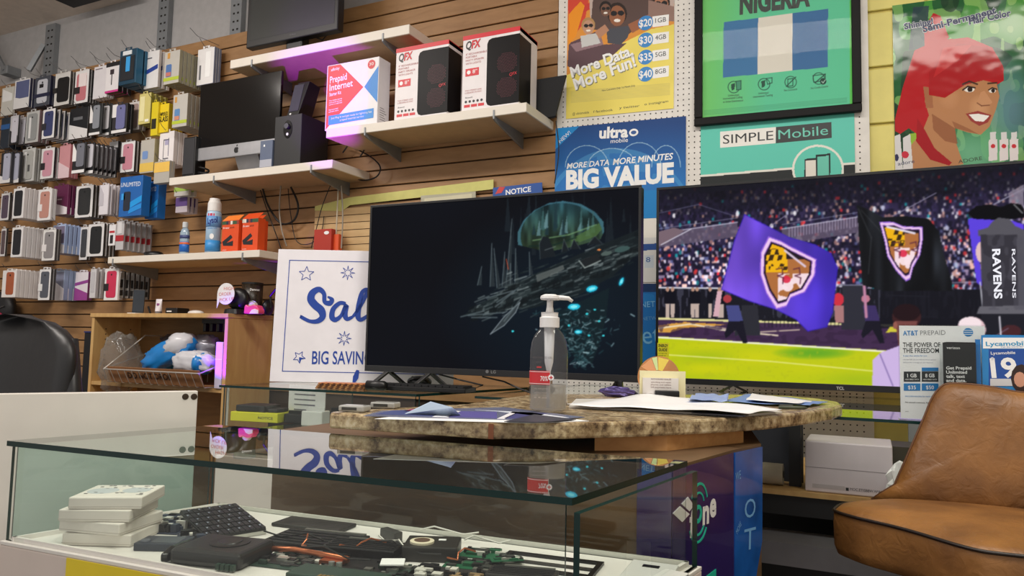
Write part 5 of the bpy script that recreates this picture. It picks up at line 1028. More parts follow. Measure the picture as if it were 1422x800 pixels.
T = thing('dark_post', f.P((a0 + a1) / 2, .9), 'narrow dark upright between the office chair and the cupboard', 'post'); to_obj('post', MB().fbox(f, a0, .6, a1, f.px(120, 462)[1], -.03, 0), M_dark, parent=T, bev=.003); to_obj('cap', MB().fbox(f, a0 - .003, f.px(120, 462)[1], a1 + .003, f.px(120, 460)[1], -.033, .003), colmat((40, 50, 110), 'ink'), parent=T)
# ================================================================ SALE SIGN
BL = Vector((-2.065, 2.144, 1.0385)); us = Vector((.90, .44, 0)).normalized(); vs_ = Vector((-.44 * .07, .90 * .07, 1)).normalized()
SF = Fr(BL, us, vs_); 
if SF.n.y > 0: SF.n = -SF.n
aa0, bt = SF.px(390, 346)
T = thing('sale_sign', BL + us * .3, 'white board reading Sale and BIG SAVINGS in blue, half hidden by the television', 'sign')
to_obj('board', MB().fbox(SF, 0, 0, .70, bt, -.008, 0), colmat((236, 232, 238), 'sign', .4), parent=T, bev=.001)
navy = colmat((26, 66, 160), 'ink')
q0 = SF.px(405, 361); q1 = SF.px(392, 516); xa, yb_, yt_ = .045, q1[1], q0[1]; xb = .66; lw = .003
for q in ((xa, yt_ - lw, xb, yt_), (xa, yb_, xb, yb_ + lw), (xa, yb_, xa + lw, yt_), (xb - lw, yb_, xb, yt_)): to_obj('border_line', MB().fbox(SF, *q, 0, .0006), navy, parent=T)
def star_ring(cx, cy, r1, r2, n, rot, w, name='star'):
    mb = MB(); a, b = SF.px(cx, cy); pts = [(a + (r1 if k % 2 == 0 else r2) * math.sin(rot + math.pi * k / n), b + (r1 if k % 2 == 0 else r2) * math.cos(rot + math.pi * k / n)) for k in range(2 * n)]
    for k in range(2 * n):
        p, q = Vector(pts[k]), Vector(pts[(k + 1) % (2 * n)]); d = (q - p).normalized(); s = Vector((-d.y, d.x)) * w
        mb.prism(SF, [tuple(p - s), tuple(q - s), tuple(q + s), tuple(p + s)], 0, .0007)
    to_obj(name, mb, navy, parent=T)
star_ring(425.5, 380.5, .030, .013, 5, 0, .0012); star_ring(483, 379, .028, .009, 8, 0, .001); star_ring(478, 470, .028, .009, 8, 0, .001); star_ring(415.5, 496, .024, .011, 5, .5, .0012)
a, b = SF.px(415.5, 496); to_obj('star_shading', MB().prism(SF, [(a, b), (a + .024 * math.sin(.5 + 1.2566), b + .024 * math.cos(.5 + 1.2566)), (a + .011 * math.sin(.5 + 1.885), b + .011 * math.cos(.5 + 1.885)), (a + .024 * math.sin(.5 + 2.513), b + .024 * math.cos(.5 + 2.513)), (a, b - .01)], 0, .0008), navy, parent=T)
text(SF, 'BIG SAVINGS', (433, 505.5), (524, 506), navy, T, cap=18, bold=.012)
def stroke(pts, name):
    P_ = [Vector(SF.px(x, y)) for x, y, w_ in pts]; Wd = [w_ for _, _, w_ in pts]; out = []
    for i in range(len(P_) - 1):
        a, b, c_, d = P_[max(i - 1, 0)], P_[i], P_[i + 1], P_[min(i + 2, len(P_) - 1)]
        for k in range(6):
            t_ = k / 6; out.append((.5 * ((2 * b) + (c_ - a) * t_ + (2 * a - 5 * b + 4 * c_ - d) * t_ ** 2 + (3 * b - a - 3 * c_ + d) * t_ ** 3), Wd[i] * (1 - t_) + Wd[i + 1] * t_))
    out.append((P_[-1], Wd[-1])); mb = MB(); s = .0027; Lp = []; Rp = []
    for i, (p, w_) in enumerate(out):
        d = (out[min(i + 1, len(out) - 1)][0] - out[max(i - 1, 0)][0]).normalized(); q = Vector((-d.y, d.x)) * w_ * s * .5
        Lp.append(p + q); Rp.append(p - q)
    for i in range(len(out) - 1):
        k = len(mb.v); mb.v += [SF.P(*Lp[i], .0012), SF.P(*Lp[i + 1], .0012), SF.P(*Rp[i + 1], .0012), SF.P(*Rp[i], .0012)]; mb.f.append((k, k + 1, k + 2, k + 3)); mb.m.append(0)
    to_obj(name, mb, navy, parent=T)
stroke([(455, 412, 2), (461, 416, 6), (458, 421, 8), (451, 419, 6), (450, 408, 6), (443, 402, 8), (434, 407, 10), (432, 416, 11), (438, 424, 11), (446, 431, 11), (448, 440, 9), (441, 446, 7), (430, 446, 5), (418, 440, 5), (419, 440, 3)], 'script_letter')
stroke([(480, 422, 5), (472, 421, 6), (463, 429, 7), (461, 440, 8), (466, 444, 7), (474, 438, 5), (481, 424, 7), (479, 436, 8), (482, 443, 6), (490, 440, 4)], 'script_letter')
stroke([(490, 440, 4), (500, 426, 5), (509, 408, 6), (510, 402, 5), (503, 406, 6), (499, 422, 8), (497, 438, 8), (501, 444, 6), (512, 438, 5)], 'script_letter')
stroke([(512, 438, 5), (522, 430, 6), (524, 422, 6), (517, 424, 7), (514, 436, 8), (520, 444, 6), (532, 438, 4)], 'script_letter')
stroke([(497, 514, 4), (494, 524, 8), (491, 532, 3)], 'blue_pennant')

# ================================================================ GLASS CASES AND COUNTERS
def quad_pane(q, z0, z1, name, parent, mg=None):
    mb = MB().hexa([Vector((x, y, z0)) for x, y in q] + [Vector((x, y, z1)) for x, y in q], 0, 1)
    return to_obj(name, mb, [mg or M_glass, M_edge], parent=parent)
def wall_pane(p, q, z0, z1, th, name, parent, mg=None):
    p, q = Vector((p[0], p[1], 0)), Vector((q[0], q[1], 0)); u = (q - p).normalized(); fr = Fr(p, u, (0, 0, 1))
    mb = MB().fbox(fr, 0, z0, (q - p).length, z1, -th / 2, th / 2, 0, 1); return to_obj(name, mb, [mg or M_glass, M_edge], parent=parent)
# second case (under the sign and the left television)
T = thing('rear_glass_case', (-1.6, 2.2, 0), 'glass display case carrying the sale sign and the left television', 'display case')
Q = [(-2.03, 1.87), (-1.28, 1.96), (-1.17, 2.60), (-2.0, 2.58)]
quad_pane(Q, 1.03, 1.038, 'top_pane', T)
wall_pane((-2.02, 1.885), (-1.29, 1.972), .80, 1.0295, .006, 'front_pane', T); wall_pane((-1.285, 1.985), (-1.185, 2.58), .80, 1.0295, .006, 'side_pane', T); wall_pane((-2.023, 1.90), (-1.995, 2.56), .80, 1.0295, .006, 'side_pane', T)
quad_pane([(-2.01, 1.90), (-1.30, 1.99), (-1.195, 2.57), (-1.985, 2.55)], .872, .878, 'inner_shelf', T)
mw = mat('white_case_panel', (222, 214, 208), .45, var=.02)
to_obj('base', MB().hexa([Vector((x, y, 0)) for x, y in Q] + [Vector((x, y, .80)) for x, y in Q]), mw, parent=T, bev=.003)
to_obj('corner_post', MB().tube([(-2.012, 1.895, .80), (-2.012, 1.895, 1.029)], .004, 6), M_chrome, parent=T)
ZI = .8785
def onI(x, y): return atZ(x, y, ZI)
c = onI(352, 586); fr = Fr((c.x, c.y, 0), (.98, .18, 0), (0, 0, 1)); 
T = thing('yellow_box', (c.x, c.y, ZI), 'flat yellow box inside the rear glass case under a black gadget', 'box'); to_obj('body', MB().fbox(fr, -.105, ZI, .105, ZI + .036, -.14, 0), colmat((212, 206, 36), 'carton'), parent=T, bev=.002)
text(fr, 'NOTICE', (.02, ZI + .012), (.085, ZI + .012), ck, T, local=True, caph=.01, off=.001)
T = thing('black_gadget', (c.x, c.y, ZI + .0365), 'black gadget lying on the flat yellow box', 'gadget'); to_obj('body', MB().fbox(fr, -.09, ZI + .0368, .04, ZI + .062, -.12, -.01), M_black, parent=T, bev=.004); to_obj('strap', MB().fbox(fr, .045, ZI + .0368, .09, ZI + .05, -.1, -.02), M_dark, parent=T, bev=.003)
for k, (x, y, w_, h, m, lab) in enumerate(((406, 588, .050, .035, M_black, 'small black box right of the flat yellow box'), (432, 592, .055, .055, mat('silver_clear', (190, 190, 188), .15), 'clear silvery packet right of the small black box'), (468, 590, .06, .05, M_dark, 'dark packet farthest right inside the rear glass case'))):
    c = onI(x, y); fr = Fr((c.x, c.y, 0), (.98, .18, 0), (0, 0, 1)); T = thing('packet', (c.x, c.y, ZI), lab, 'packet'); to_obj('body', MB().fbox(fr, -w_ * .8, ZI, w_ * .8, ZI + h, -.06, 0), m, parent=T, bev=.004); to_obj('flap', MB().fbox(fr, -w_ * .7, ZI + h, w_ * .7, ZI + h + .012, -.03, -.026), m, parent=T)
c = atY(402, 572, 2.35); c.x = -1.93 + .0; fr = FY(2.3); a0, b0 = fr.px(400, 574); a1, b1 = fr.px(452, 548)
T = thing('paper_label', fr.P((a0 + a1) / 2, ZI), 'white printed sheet standing inside the rear glass case', 'paper'); to_obj('sheet', MB().fbox(fr, a0, ZI, a1, 1.02, -.002, 0), cw, parent=T)
for k in range(4): to_obj('print_line', MB().fbox(fr, a0 + .03, .98 - k * .02, a1 - .05, .985 - k * .02, 0, .0008), colmat((120, 120, 130), 'ink'), parent=T)

# long rear glass shelf on the right
T = thing('rear_glass_shelf', (.3, 2.6, 0), 'long low glass shelf unit running under the right television', 'shelf unit')
quad_pane([(-1.160, 2.12), (1.7, 2.12), (1.7, 3.12), (-1.160, 3.12)], 1.022, 1.0299, 'top_pane', T)
quad_pane([(-.6, 2.42), (1.7, 2.42), (1.7, 3.2), (-.6, 3.2)], .760, .775, 'wooden_shelf', T, M_beech).data.materials[1] = M_beech
to_obj('black_fascia', MB().box(-.6, 2.43, .70, 1.7, 2.46, .7595), M_dark, parent=T); to_obj('grey_ledge', MB().box(-.6, 2.33, .575, 1.7, 2.50, .64), mat('grey_laminate', (104, 102, 106), .5), parent=T)
to_obj('lower_front', MB().box(-.6, 2.52, 0, 1.7, 2.56, .57), M_dark, parent=T); to_obj('lower_back', MB().box(-1.15, 3.12, 0, 1.7, 3.14, .70), M_dark, parent=T)
x1_ = atY(1262, 620, 2.75).x; to_obj('grey_upright', MB().box(x1_, 2.75, .7755, x1_ + .035, 2.79, 1.0215), M_steel, parent=T)
xa_, xb_ = atY(1080, 640, 2.5).x, atY(1112, 640, 2.5).x; to_obj('black_upright', MB().box(xb_ - .035, 2.5, .7755, xb_, 2.54, 1.0215), M_dark, parent=T); to_obj('black_side_panel', MB().box(-.6, 2.58, .7755, xb_, 2.6, 1.0215), mat('charcoal_panel', (40, 42, 50), .5), parent=T)
fr = FY(2.44); a0, _ = fr.px(1118, 650); a1, _ = fr.px(1240, 655); b1 = fr.px(1180, 616)[1]
T = thing('white_carton', ((a0 + a1) / 2, 2.44, .7755), 'long white carton on the wooden shelf beneath the glass shelf', 'box')
to_obj('carton', MB().fbox(fr, a0, .776, a1, b1, -.2, 0), colmat((206, 196, 202), 'carton'), parent=T, bev=.004); to_obj('fold_line', MB().fbox(fr, a0, .776 + (b1 - .776) * .48, a1, .776 + (b1 - .776) * .49, 0, .0006), colmat((150, 142, 146), 'ink'), parent=T)
to_obj('side_panel', MB().fbox(fr, a1, .78, a1 + .12, b1 - .004, -.2, -.04), colmat((60, 56, 46), 'carton'), parent=T); text(fr, 'MOC.ETISBEW.WWW', (a0 + (a1 - a0) * .52, .79), (a1 - .02, .79), colmat((70, 66, 70), 'ink'), T, local=True, caph=.008)
to_obj('label_box', MB().fbox(fr, a0 + .02, .788, a0 + .11, .8, 0, .0006), colmat((180, 172, 176), 'ink'), parent=T); to_obj('stamp', MB().fbox(fr, a0 + .112, .788, a0 + .12, .797, 0, .0008), ck, parent=T)
c = atZ(1238, 688, .776); T = thing('crumpled_paper', (c.x, c.y, .776), 'crumpled white tissue beside the white carton, behind the tan chair', 'paper')
to_obj('paper', MB().blob((c.x + .035, c.y - .10, .776 + .05), .045, .035, .06, 16, 10, .5, 3, 7, flat=-.0495), cw, parent=T)
c = atZ(1060, 684, .776); T = thing('paper_roll', (c.x, 2.52, .776), 'dim cream roll lying in the shadow right of the blue poster', 'roll'); to_obj('roll', MB().lathe((c.x - .06, 2.5, .776 + .0335), [(.033, 0), (.033, .1)], 24, axis=(1, 0, 0)), mat('cream_paper', (176, 168, 150), .7), parent=T); to_obj('core', MB().lathe((c.x + .0405, 2.5, .776 + .0335), [(.012, 0), (.012, .001)], 14, axis=(1, 0, 0)), M_dark, parent=T)

# granite counter
GZ = 1.06; GT = .0297
out = [(-.958, 1.165), (-.945, 1.145), (-.80, 1.160), (-.613, 1.178), (-.50, 1.262), (-.383, 1.385), (-.29, 1.515), (-.207, 1.650), (-.135, 1.83), (-.09, 1.99), (-.072, 2.13), (-.085, 2.25), (-.14, 2.36), (-.23, 2.42), (-.34, 2.40), (-.55, 2.20), (-.72, 2.06), (-.865, 1.95), (-.86, 1.7), (-.845, 1.5), (-.955, 1.185)]
T = thing('granite_counter', (-.5, 1.7, 0), 'speckled granite-look counter with a rounded end and base papered with posters', 'counter')
to_obj('slab', MB().prism(FZ(0), out, GZ - GT, GZ), granite_mat(), parent=T, bev=.005)
fr = Fr((-.80, 1.160, 0), (Vector((-.613, 1.178, 0)) - Vector((-.80, 1.160, 0))), (0, 0, 1)); fr.n = -fr.n if fr.n.y > 0 else fr.n; a = fr.px(682, 597)[0]
to_obj('joint_strip', MB().fbox(fr, a - .005, GZ - GT + .001, a + .005, GZ - .002, 0, .0012), colmat((120, 66, 36), 'joint'), parent=T)
fr2 = Fr((-.207, 1.650, 0), (.072, .18, 0), (0, 0, 1)); fr2.n = -fr2.n if fr2.n.x < 0 else fr2.n
for q in ((0.02, 0, .008, .009), (0.02, .006, .022, .008)): pass
base_pts = [(-1.184, 1.25), (-.305, 1.25), (-.25, 1.528), (-.214, 1.66), (-.33, 2.2), (-.80, 2.05), (-.95, 1.62), (-1.184, 1.62)]
bp2 = [(-1.184, 1.25), (-.305, 1.25), (-.25, 1.528), (-.214, 1.66), (-.33, 2.2), (-.80, 1.98), (-.86, 1.62), (-1.184, 1.62)]
xl_ = atY(377, 680, 1.25).x
bp2[0] = (xl_, 1.25); bp2[-1] = (xl_, 1.62)
to_obj('base', MB().prism(FZ(0), bp2, 0, 1.0), wood_mat('dark_oak_panel', (88, 66, 44), (108, 82, 56), .55, (2.5, 2.5, 14)), parent=T)
to_obj('timber_packer', MB().prism(FZ(0), [(-.48, 1.36), (-.36, 1.44), (-.25, 1.66), (-.32, 2.0), (-.6, 1.9)], 1.0, GZ - GT - .0005), wood_mat('raw_pine', (196, 140, 84), (216, 162, 104), .6), parent=T)
# posters wrapped round the base
FF = Fr((0, 1.249, 0), (1, 0, 0), (0, 0, 1), (0, -1, 0)); RF = Fr((-.304, 1.25, 0), (.0546, .278, 0), (0, 0, 1), (.981, -.193, 0)); LRF = .2833
RF2 = Fr((-.2495, 1.528, 0), (.036, .132, 0), (0, 0, 1), (.9648, -.263, 0)); L2 = .1368
purple = mat('purple_poster', (46, 30, 96), .25, coat=.5, var=.1)
T = thing('poster', (-.29, 1.35, .3), 'purple poster with fone lettering wrapped round the counter base corner', 'poster')
to_obj('front_fold', MB().fbox(FF, atY(885, 690, 1.25).x, .3, -.304, .992, 0, .0015), purple, parent=T); to_obj('side_sheet', MB().fbox(RF.shift(.0), 0, .3, LRF - .002, .995, .0005, .002), purple, parent=T)
RS = RF.shift(.0021); mint = colmat((30, 190, 160), 'ink')
text(RS, 'f', (956, 746), (965, 744), cw, T, cap=40, bold=.03); text(RS, 'n', (975, 728), (984, 725), cw, T, cap=34, bold=.04); text(RS, 'e', (985, 718), (994, 715), cw, T, cap=34, bold=.04)
def arc(fr, cx, cy, rx_, ry_, t0, t1, w_, m, nm):
    mb = MB(); a, b = fr.px(cx, cy); a2 = fr.px(cx + rx_, cy)[0] - a; b2 = fr.px(cx, cy - ry_)[1] - b; n_ = 16
    for k in range(n_):
        t, s = R(t0 + (t1 - t0) * k / n_), R(t0 + (t1 - t0) * (k + 1) / n_)
        mb.prism(fr, [(a + a2 * math.cos(t) * (1 - w_), b + b2 * math.sin(t) * (1 - w_)), (a + a2 * math.cos(s) * (1 - w_), b + b2 * math.sin(s) * (1 - w_)), (a + a2 * math.cos(s), b + b2 * math.sin(s)), (a + a2 * math.cos(t), b + b2 * math.sin(t))], 0, .0008)
    to_obj(nm, mb, m, parent=T)
arc(RS, 969.5, 714, 5, 13, 0, 360, .45, mint, 'letter_ring'); arc(RS, 970, 703, 8, 20, 15, 165, .14, mint, 'signal_arc'); arc(RS, 971, 706, 12, 36, 20, 150, .10, mint, 'signal_arc'); arc(RS, 970, 722, 9, 22, 200, 330, .14, mint, 'signal_arc'); arc(RS, 970, 722, 13, 32, 200, 330, .10, mint, 'signal_arc')
for q in ([(946, 700), (955, 690), (963, 702), (957, 710)], [(934, 713), (944, 703), (957, 714), (947, 725)]): to_obj('white_diamond', MB().prism(RS, [RS.px(x, y) for x, y in q], 0, .001), cw, parent=T)
to_obj('mint_corner', MB().prism(RS, [RS.px(981, 800), RS.px(994, 790), RS.px(994, 812), RS.px(981, 812)], 0, .0008), mint, parent=T)
T = thing('poster', RF2.P(.05, .3), 'glossy blue poster strip at the right edge of the counter base', 'poster')
to_obj('sheet', MB().prism(RF2, [(0, .3), (L2 * .62, .3), (L2 * .55, .55), (L2 * .6, .70), (L2 * .95, .80), (L2 * .98, .995), (0, .995)], .0005, .004), mat('blue_gloss_poster', (26, 92, 176), .2, coat=.7, var=.35, scale=9, bump=.4), parent=T)
for s_, A, B, cp_ in (('T', (1030, 765), (1046, 760), 30), ('O', (1031, 720), (1046, 716), 26), ('WE', (1019, 668), (1026, 664), 12), ('MORE', (1021, 742), (1027, 728), 8)): text(RF2, s_, A, B, colmat((120, 176, 226), 'ink'), T, cap=cp_, off=.0046)
to_obj('lower_sheet', MB().fbox(RF2, 0, .3, L2 * .5, .62, .0041, .005), colmat((20, 110, 205), 'ink'), parent=T)

# ---------------------------------------------------------------- white panel beside the front case
A_, B_ = Vector((-1.251, 1.098, 0)), Vector((-1.427, .814, 0)); dp = (B_ - A_).normalized(); PF = Fr(A_, -dp, (0, 0, 1)); PF.n = PF.n if PF.n.dot(Vector((1, -1, 0))) > 0 else -PF.n
T = thing('partition_board', A_ + dp * .4, 'upright white laminate board standing left of the front glass case', 'board')
to_obj('board', MB().fbox(PF, -.85, 0, 0, 1.09, -.018, 0), M_white, parent=T, bev=.0015)
for px_, py_ in ((257, 551), (269, 551), (253.5, 628), (265, 627)):
    pass
for px_ in (257.5, 269.5):
    a, b = PF.px(px_, 551); to_obj('screw', MB().lathe(PF.P(a, b, 0), [(.0065, 0), (.006, .0012), (.003, .0014)], 14, axis=PF.n), mat('screw_brown', (70, 56, 46), .35, .5), parent=T)

# ---------------------------------------------------------------- front display case
P1, P2, P3, P4 = (-.312, .809), (-1.275, .741), (-.26, 1.168), (-1.190, 1.098)
GT0 = 1.0165; GT1 = 1.025
T = thing('front_glass_case', (-.77, .95, 0), 'glass-topped white display case in the foreground holding laptop parts', 'display case')
M_top = glass('top_glass', (249, 252, 250), 1.5, .0, 1.35)
quad_pane([P2, P1, P3, P4], GT0, GT1, 'top_pane', T, M_top)
DZ = .865
M_pane = glass('pane_glass', (250, 252, 250), 1.4)
wall_pane((-1.270, .750), (-.322, .816), DZ, GT0 - .0005, .005, 'front_pane', T, M_pane)
wall_pane((-1.271, .757), (-1.196, 1.088), DZ, GT0 - .0005, .005, 'side_pane', T, glass('end_pane_glass', (226, 240, 238), 1.45))
wall_pane((-1.192, 1.0935), (-.262, 1.165), DZ, GT0 - .0005, .005, 'back_pane', T, M_pane)
wall_pane((-.303, .802), (-.249, 1.170), DZ, GT0 - .006, .008, 'side_pane', T, M_pane)
def off(pts, s): c = Vector((sum(p[0] for p in pts) / 4, sum(p[1] for p in pts) / 4)); return [tuple(c + (Vector(p) - c) * s) for p in pts]
QB = [(-1.275, .741), (-.30, .800), (-.240, 1.180), (-1.192, 1.104)]
to_obj('base', MB().hexa([Vector((x, y, 0)) for x, y in QB] + [Vector((x, y, DZ - .006)) for x, y in QB]), mat('white_case_body', (214, 200, 192), .45, var=.02), parent=T, bev=.002)
to_obj('deck', MB().hexa([Vector((x, y, DZ - .006)) for x, y in QB] + [Vector((x, y, DZ)) for x, y in QB]), mat('white_deck', (226, 222, 216), .35, var=.02), parent=T, bev=.001)
mb = MB()
for p, q in ((0, 1), (1, 2), (2, 3), (3, 0)):
    c = Vector((-.76, .96)); a = Vector(QB[p]); b = Vector(QB[q]); a = c + (a - c) * .965; b = c + (b - c) * .965; d = (b - a).normalized(); s = Vector((-d.y, d.x)) * .006
    mb.hexa([Vector((*v, DZ)) for v in (a, b, b + s, a + s)] + [Vector((*v, DZ + .007)) for v in (a, b, b + s, a + s)])
to_obj('inner_lip', mb, mat('white_deck', (226, 222, 216), .35, var=.02), parent=T)
CF = Fr((-1.275, .741, 0), (.975, .059, 0), (0, 0, 1)); CF.n = CF.n if CF.n.y < 0 else -CF.n
a0 = CF.px(93, 782)[0]; a1 = CF.px(262, 800)[0]; b1 = CF.px(150, 785)[1]
to_obj('yellow_notice', MB().fbox(CF, a0, .60, a1, b1, .0005, .0015), colmat((232, 206, 20), 'ink'), parent=T)

# contents of the case
def onD(x, y, z=DZ + .0005): return atZ(x, y, z)
# stack of four white boxes
c = onD(118, 752); cc = Vector((-1.135, .842, 0)); mwb = colmat((226, 220, 212), 'carton')
for k, (rt, dx) in enumerate(((14, 0), (4, -.003), (18, -.006), (22, .002))):
    a = R(rt + 10); u = Vector((math.cos(a), math.sin(a), 0)); z = DZ + .0005 + k * .0192; fr = Fr(cc + Vector((dx, dx, z)), u, (-u.y, u.x, 0))
    T = thing('white_box', cc + Vector((dx, dx, z)), ('lowest white flat box of the stack in the front case', 'second white flat box from the bottom of the stack', 'third white flat box from the bottom of the stack', 'topmost white flat box, printed with a black and white pattern')[k], 'box')
    to_obj('box', MB().fbox(fr, -.056, -.052, .056, .052, 0, .0188), mwb, parent=T, bev=.002); to_obj('lid_seam', MB().fbox(fr, -.0563, -.0523, .0563, .0523, .0036, .0044), colmat((190, 182, 172), 'carton'), parent=T)
    if k == 3:
        rnd = random.Random(4)
        for j in range(26): x, y = -.05 + rnd.random() * .1, .048 - rnd.random() * .03 - (0 if j < 16 else .05); to_obj('printed_patch', MB().fbox(fr, x, y - .004, x + .005, y, .0188, .0192), colmat(((40, 40, 42), (150, 150, 150))[j % 2], 'ink'), parent=T)
        for (x, y, r_) in ((-.025, .0, .024), (.026, .006, .022)): to_obj('disc_print', MB().prism(fr, [(x + r_ * math.cos(t * .2618), y + r_ * math.sin(t * .2618)) for t in range(24)], .0188, .0191), colmat((190, 196, 200), 'ink'), parent=T)
green = colmat((30, 92, 62), 'pcb', .4); dgreen = colmat((44, 66, 56), 'pcb', .4); bluepcb = colmat((52, 60, 78), 'pcb', .45); chip = colmat((22, 22, 24), 'chip', .4); silver = mat('solder_metal', (186, 186, 180), .3, .8); copper = mat('copper_pipe', (206, 122, 84), .3, .8)
def board(cx, cy, w_, d_, rot, m, lab, n, seed, name='circuit_board', z=0.0, th=.0016, outline=None, hmax=.008, cat='circuit board', chipm=None):
    rnd = random.Random(seed); a = R(rot); u = Vector((math.cos(a), math.sin(a), 0)); fr = Fr(Vector((cx, cy, DZ + .0006 + z)), u, (-u.y, u.x, 0))
    T = thing(name, fr.o, lab, cat)
    ol = outline or [(-.5, -.5), (.5, -.5), (.5, .1), (.3, .12), (.3, .5), (-.5, .5)]
    to_obj('board', MB().prism(fr, [(x * w_, y * d_) for x, y in ol], 0, th), m, parent=T)
    for k in range(n):
        x, y = rnd.uniform(-.46, .40) * w_, rnd.uniform(-.46, .42) * d_
        if x > .24 * w_ and y > .05 * d_: continue
        s, t_, h = rnd.uniform(.004, .022), rnd.uniform(.004, .014), rnd.uniform(.0015, hmax); mm = rnd.choice([chip, chip, silver, colmat((60, 62, 60), 'chip', .4), chipm or m, colmat((206, 204, 196), 'chip', .4)])
        x1, y1 = min(x + s, .5 * w_), min(y + t_, .48 * d_)
        to_obj('component', MB().fbox(fr, x, y, x1, y1, th, th + h), mm, parent=T)
    return T, fr
def dxy(x, y): q = onD(x, y); return q.x, q.y
board(*dxy(232, 733), .085, .085, 20, bluepcb, 'blue-grey circuit board rubble beside the white box stack', 90, 1, hmax=.016)
board(*dxy(278, 748), .07, .07, 50, bluepcb, 'blue-grey board rubble just left of the black keyboard section', 50, 2, hmax=.012)
c = onD(232, 760); T = thing('hard_drive', c, 'thin dark laptop drive lying between the white boxes and the black fan unit', 'hard drive'); fr = Fr(c, (math.cos(.45), math.sin(.45), 0), (-math.sin(.45), math.cos(.45), 0)); to_obj('body', MB().fbox(fr, -.042, -.024, .034, .024, 0, .0115), colmat((52, 58, 70), 'chip'), parent=T, bev=.001); lb = to_obj('label', MB().fbox(fr, -.02, -.018, .024, .018, .0115, .0119), colmat((78, 82, 90), 'ink'), parent=T)
to_obj('motor_disc', MB().lathe(fr.P(-.03, -.01, .0119), [(.008, 0), (.007, .002)], 16, axis=fr.n), colmat((90, 94, 104), 'chip'), parent=T)
# keyboard
kx = [onD(322, 748, DZ + .012), onD(371, 732, DZ + .012), onD(345, 697, DZ + .03), onD(275, 706, DZ + .03)]
o_ = (kx[0] * .0 + kx[3]); uu = (kx[0] - kx[3]); vv = (kx[2] - kx[3]); fr = Fr(onD(288, 747, DZ + .010), (onD(370, 734, DZ + .010) - onD(288, 747, DZ + .010)), (onD(276, 707, DZ + .028) - onD(288, 747, DZ + .010)))
Lu = (onD(370, 734, DZ + .010) - fr.o).length; Lv = abs((onD(276, 707, DZ + .028) - fr.o).dot(fr.v))
if fr.n.z < 0: fr.n = -fr.n
T = thing('keyboard_section', fr.o, 'black laptop keyboard section propped up near the back of the front case', 'keyboard')
to_obj('plate', MB().fbox(fr, 0, 0, Lu, Lv, -.004, 0), M_black, parent=T, bev=.001); to_obj('silver_rim', MB().fbox(fr, 0, -.001, Lu, .0, -.009, -.003), silver, parent=T)
for r_ in range(6):
    for k in range(11):
        key = to_obj('key', MB().fbox(fr, Lu * (k + .08) / 11, Lv * (r_ + .07) / 6, Lu * (k + .92) / 11, Lv * (r_ + .93) / 6, .0002, .0026), colmat((30, 31, 35), 'key', .35), parent=T)
        if (k + r_) % 2 == 0: to_obj('legend', MB().fbox(fr, Lu * (k + .25) / 11, Lv * (r_ + .55) / 6, Lu * (k + .5) / 11, Lv * (r_ + .7) / 6, .0026, .0029), colmat((170, 180, 200), 'ink'), parent=key)
# black fan / cooler unit
c = onD(308, 779, DZ + .0006) + Vector((0, .006, 0)); a = R(12); fr = Fr(c, (math.cos(a), math.sin(a), 0), (-math.sin(a), math.cos(a), 0))
T = thing('fan_unit', c, 'black laptop cooling fan housing with a round raised disc, front of the case', 'fan')
to_obj('housing', MB().fbox(fr, -.065, -.045, .055, .05, 0, .024), mat('charcoal_housing', (34, 33, 34), .35, bump=.1), parent=T, bev=.008, seg=3)
to_obj('outlet', MB().prism(Fr(fr.P(-.066, -.046, 0), fr.v, fr.n, -fr.u), [(0, .002), (.09, .002), (.09, .014), (.07, .021), (.02, .021), (0, .014)], 0, .012), mat('gloss_black_plastic', (12, 12, 13), .18), parent=T, bev=.003)
to_obj('disc_ring', MB().lathe(fr.P(.002, .008, .024), [(.030, 0), (.030, .0012), (.026, .0014)], 32, axis=fr.n), M_black, parent=T); to_obj('hub', MB().lathe(fr.P(.002, .008, .0254), [(.018, 0), (.017, .0012)], 26, axis=fr.n), mat('charcoal_housing', (34, 33, 34), .35), parent=T)
for k in range(4): to_obj('connector', MB().fbox(fr, .02 + k * .008, -.052, .026 + k * .008, -.0455, .002, .01), dgreen, parent=T)
# copper heat pipe assembly and laptop boards
T, fr = board(*dxy(432, 782), .16, .085, 10, dgreen, 'green laptop mainboard carrying a copper heat pipe, centre of the front case', 60, 3)
to_obj('heat_pipe', MB().tube([fr.P(-.085, .012, .010), fr.P(-.04, .016, .012), fr.P(.01, .008, .012), fr.P(.06, .002, .011)], .0045, 8), copper, parent=T, smooth=True); to_obj('copper_plate', MB().fbox(fr, .02, -.012, .055, .018, .003, .0095), copper, parent=T); to_obj('silver_shield', MB().fbox(fr, -.03, .02, .02, .034, .003, .008), silver, parent=T)
for k in range(2): to_obj('capacitor', MB().lathe(fr.P(.05 + k * .012, -.028, .0016), [(.0045, 0), (.0045, .013)], 14, axis=fr.n), silver, parent=T)
def slab_part(cx, cy, w_, d_, h, rot, m, name, lab, cat, tilt=0.0, extra=None, z=0.0):
    a = R(rot); u = Vector((math.cos(a), math.sin(a), 0)); v = Vector((-u.y, u.x, math.sin(tilt))); fr = Fr(Vector((cx, cy, DZ + .0006 + z)), u, v)
    T = thing(name, fr.o, lab, cat); to_obj('shell', MB().fbox(fr, -w_ / 2, -d_ / 2, w_ / 2, d_ / 2, max(0, d_ / 2 * math.sin(tilt)), max(0, d_ / 2 * math.sin(tilt)) + h), m, parent=T, bev=min(.002, h * .3))
    if extra: extra(T, fr, w_, d_, h)
    return T
slab_part(*dxy(470, 778), .20, .11, .003, 10, mat('scorched_black', (28, 27, 28), .45, bump=.3), 'laptop_chassis', 'thin dark laptop chassis sheet under the parts in the middle of the case', 'chassis')
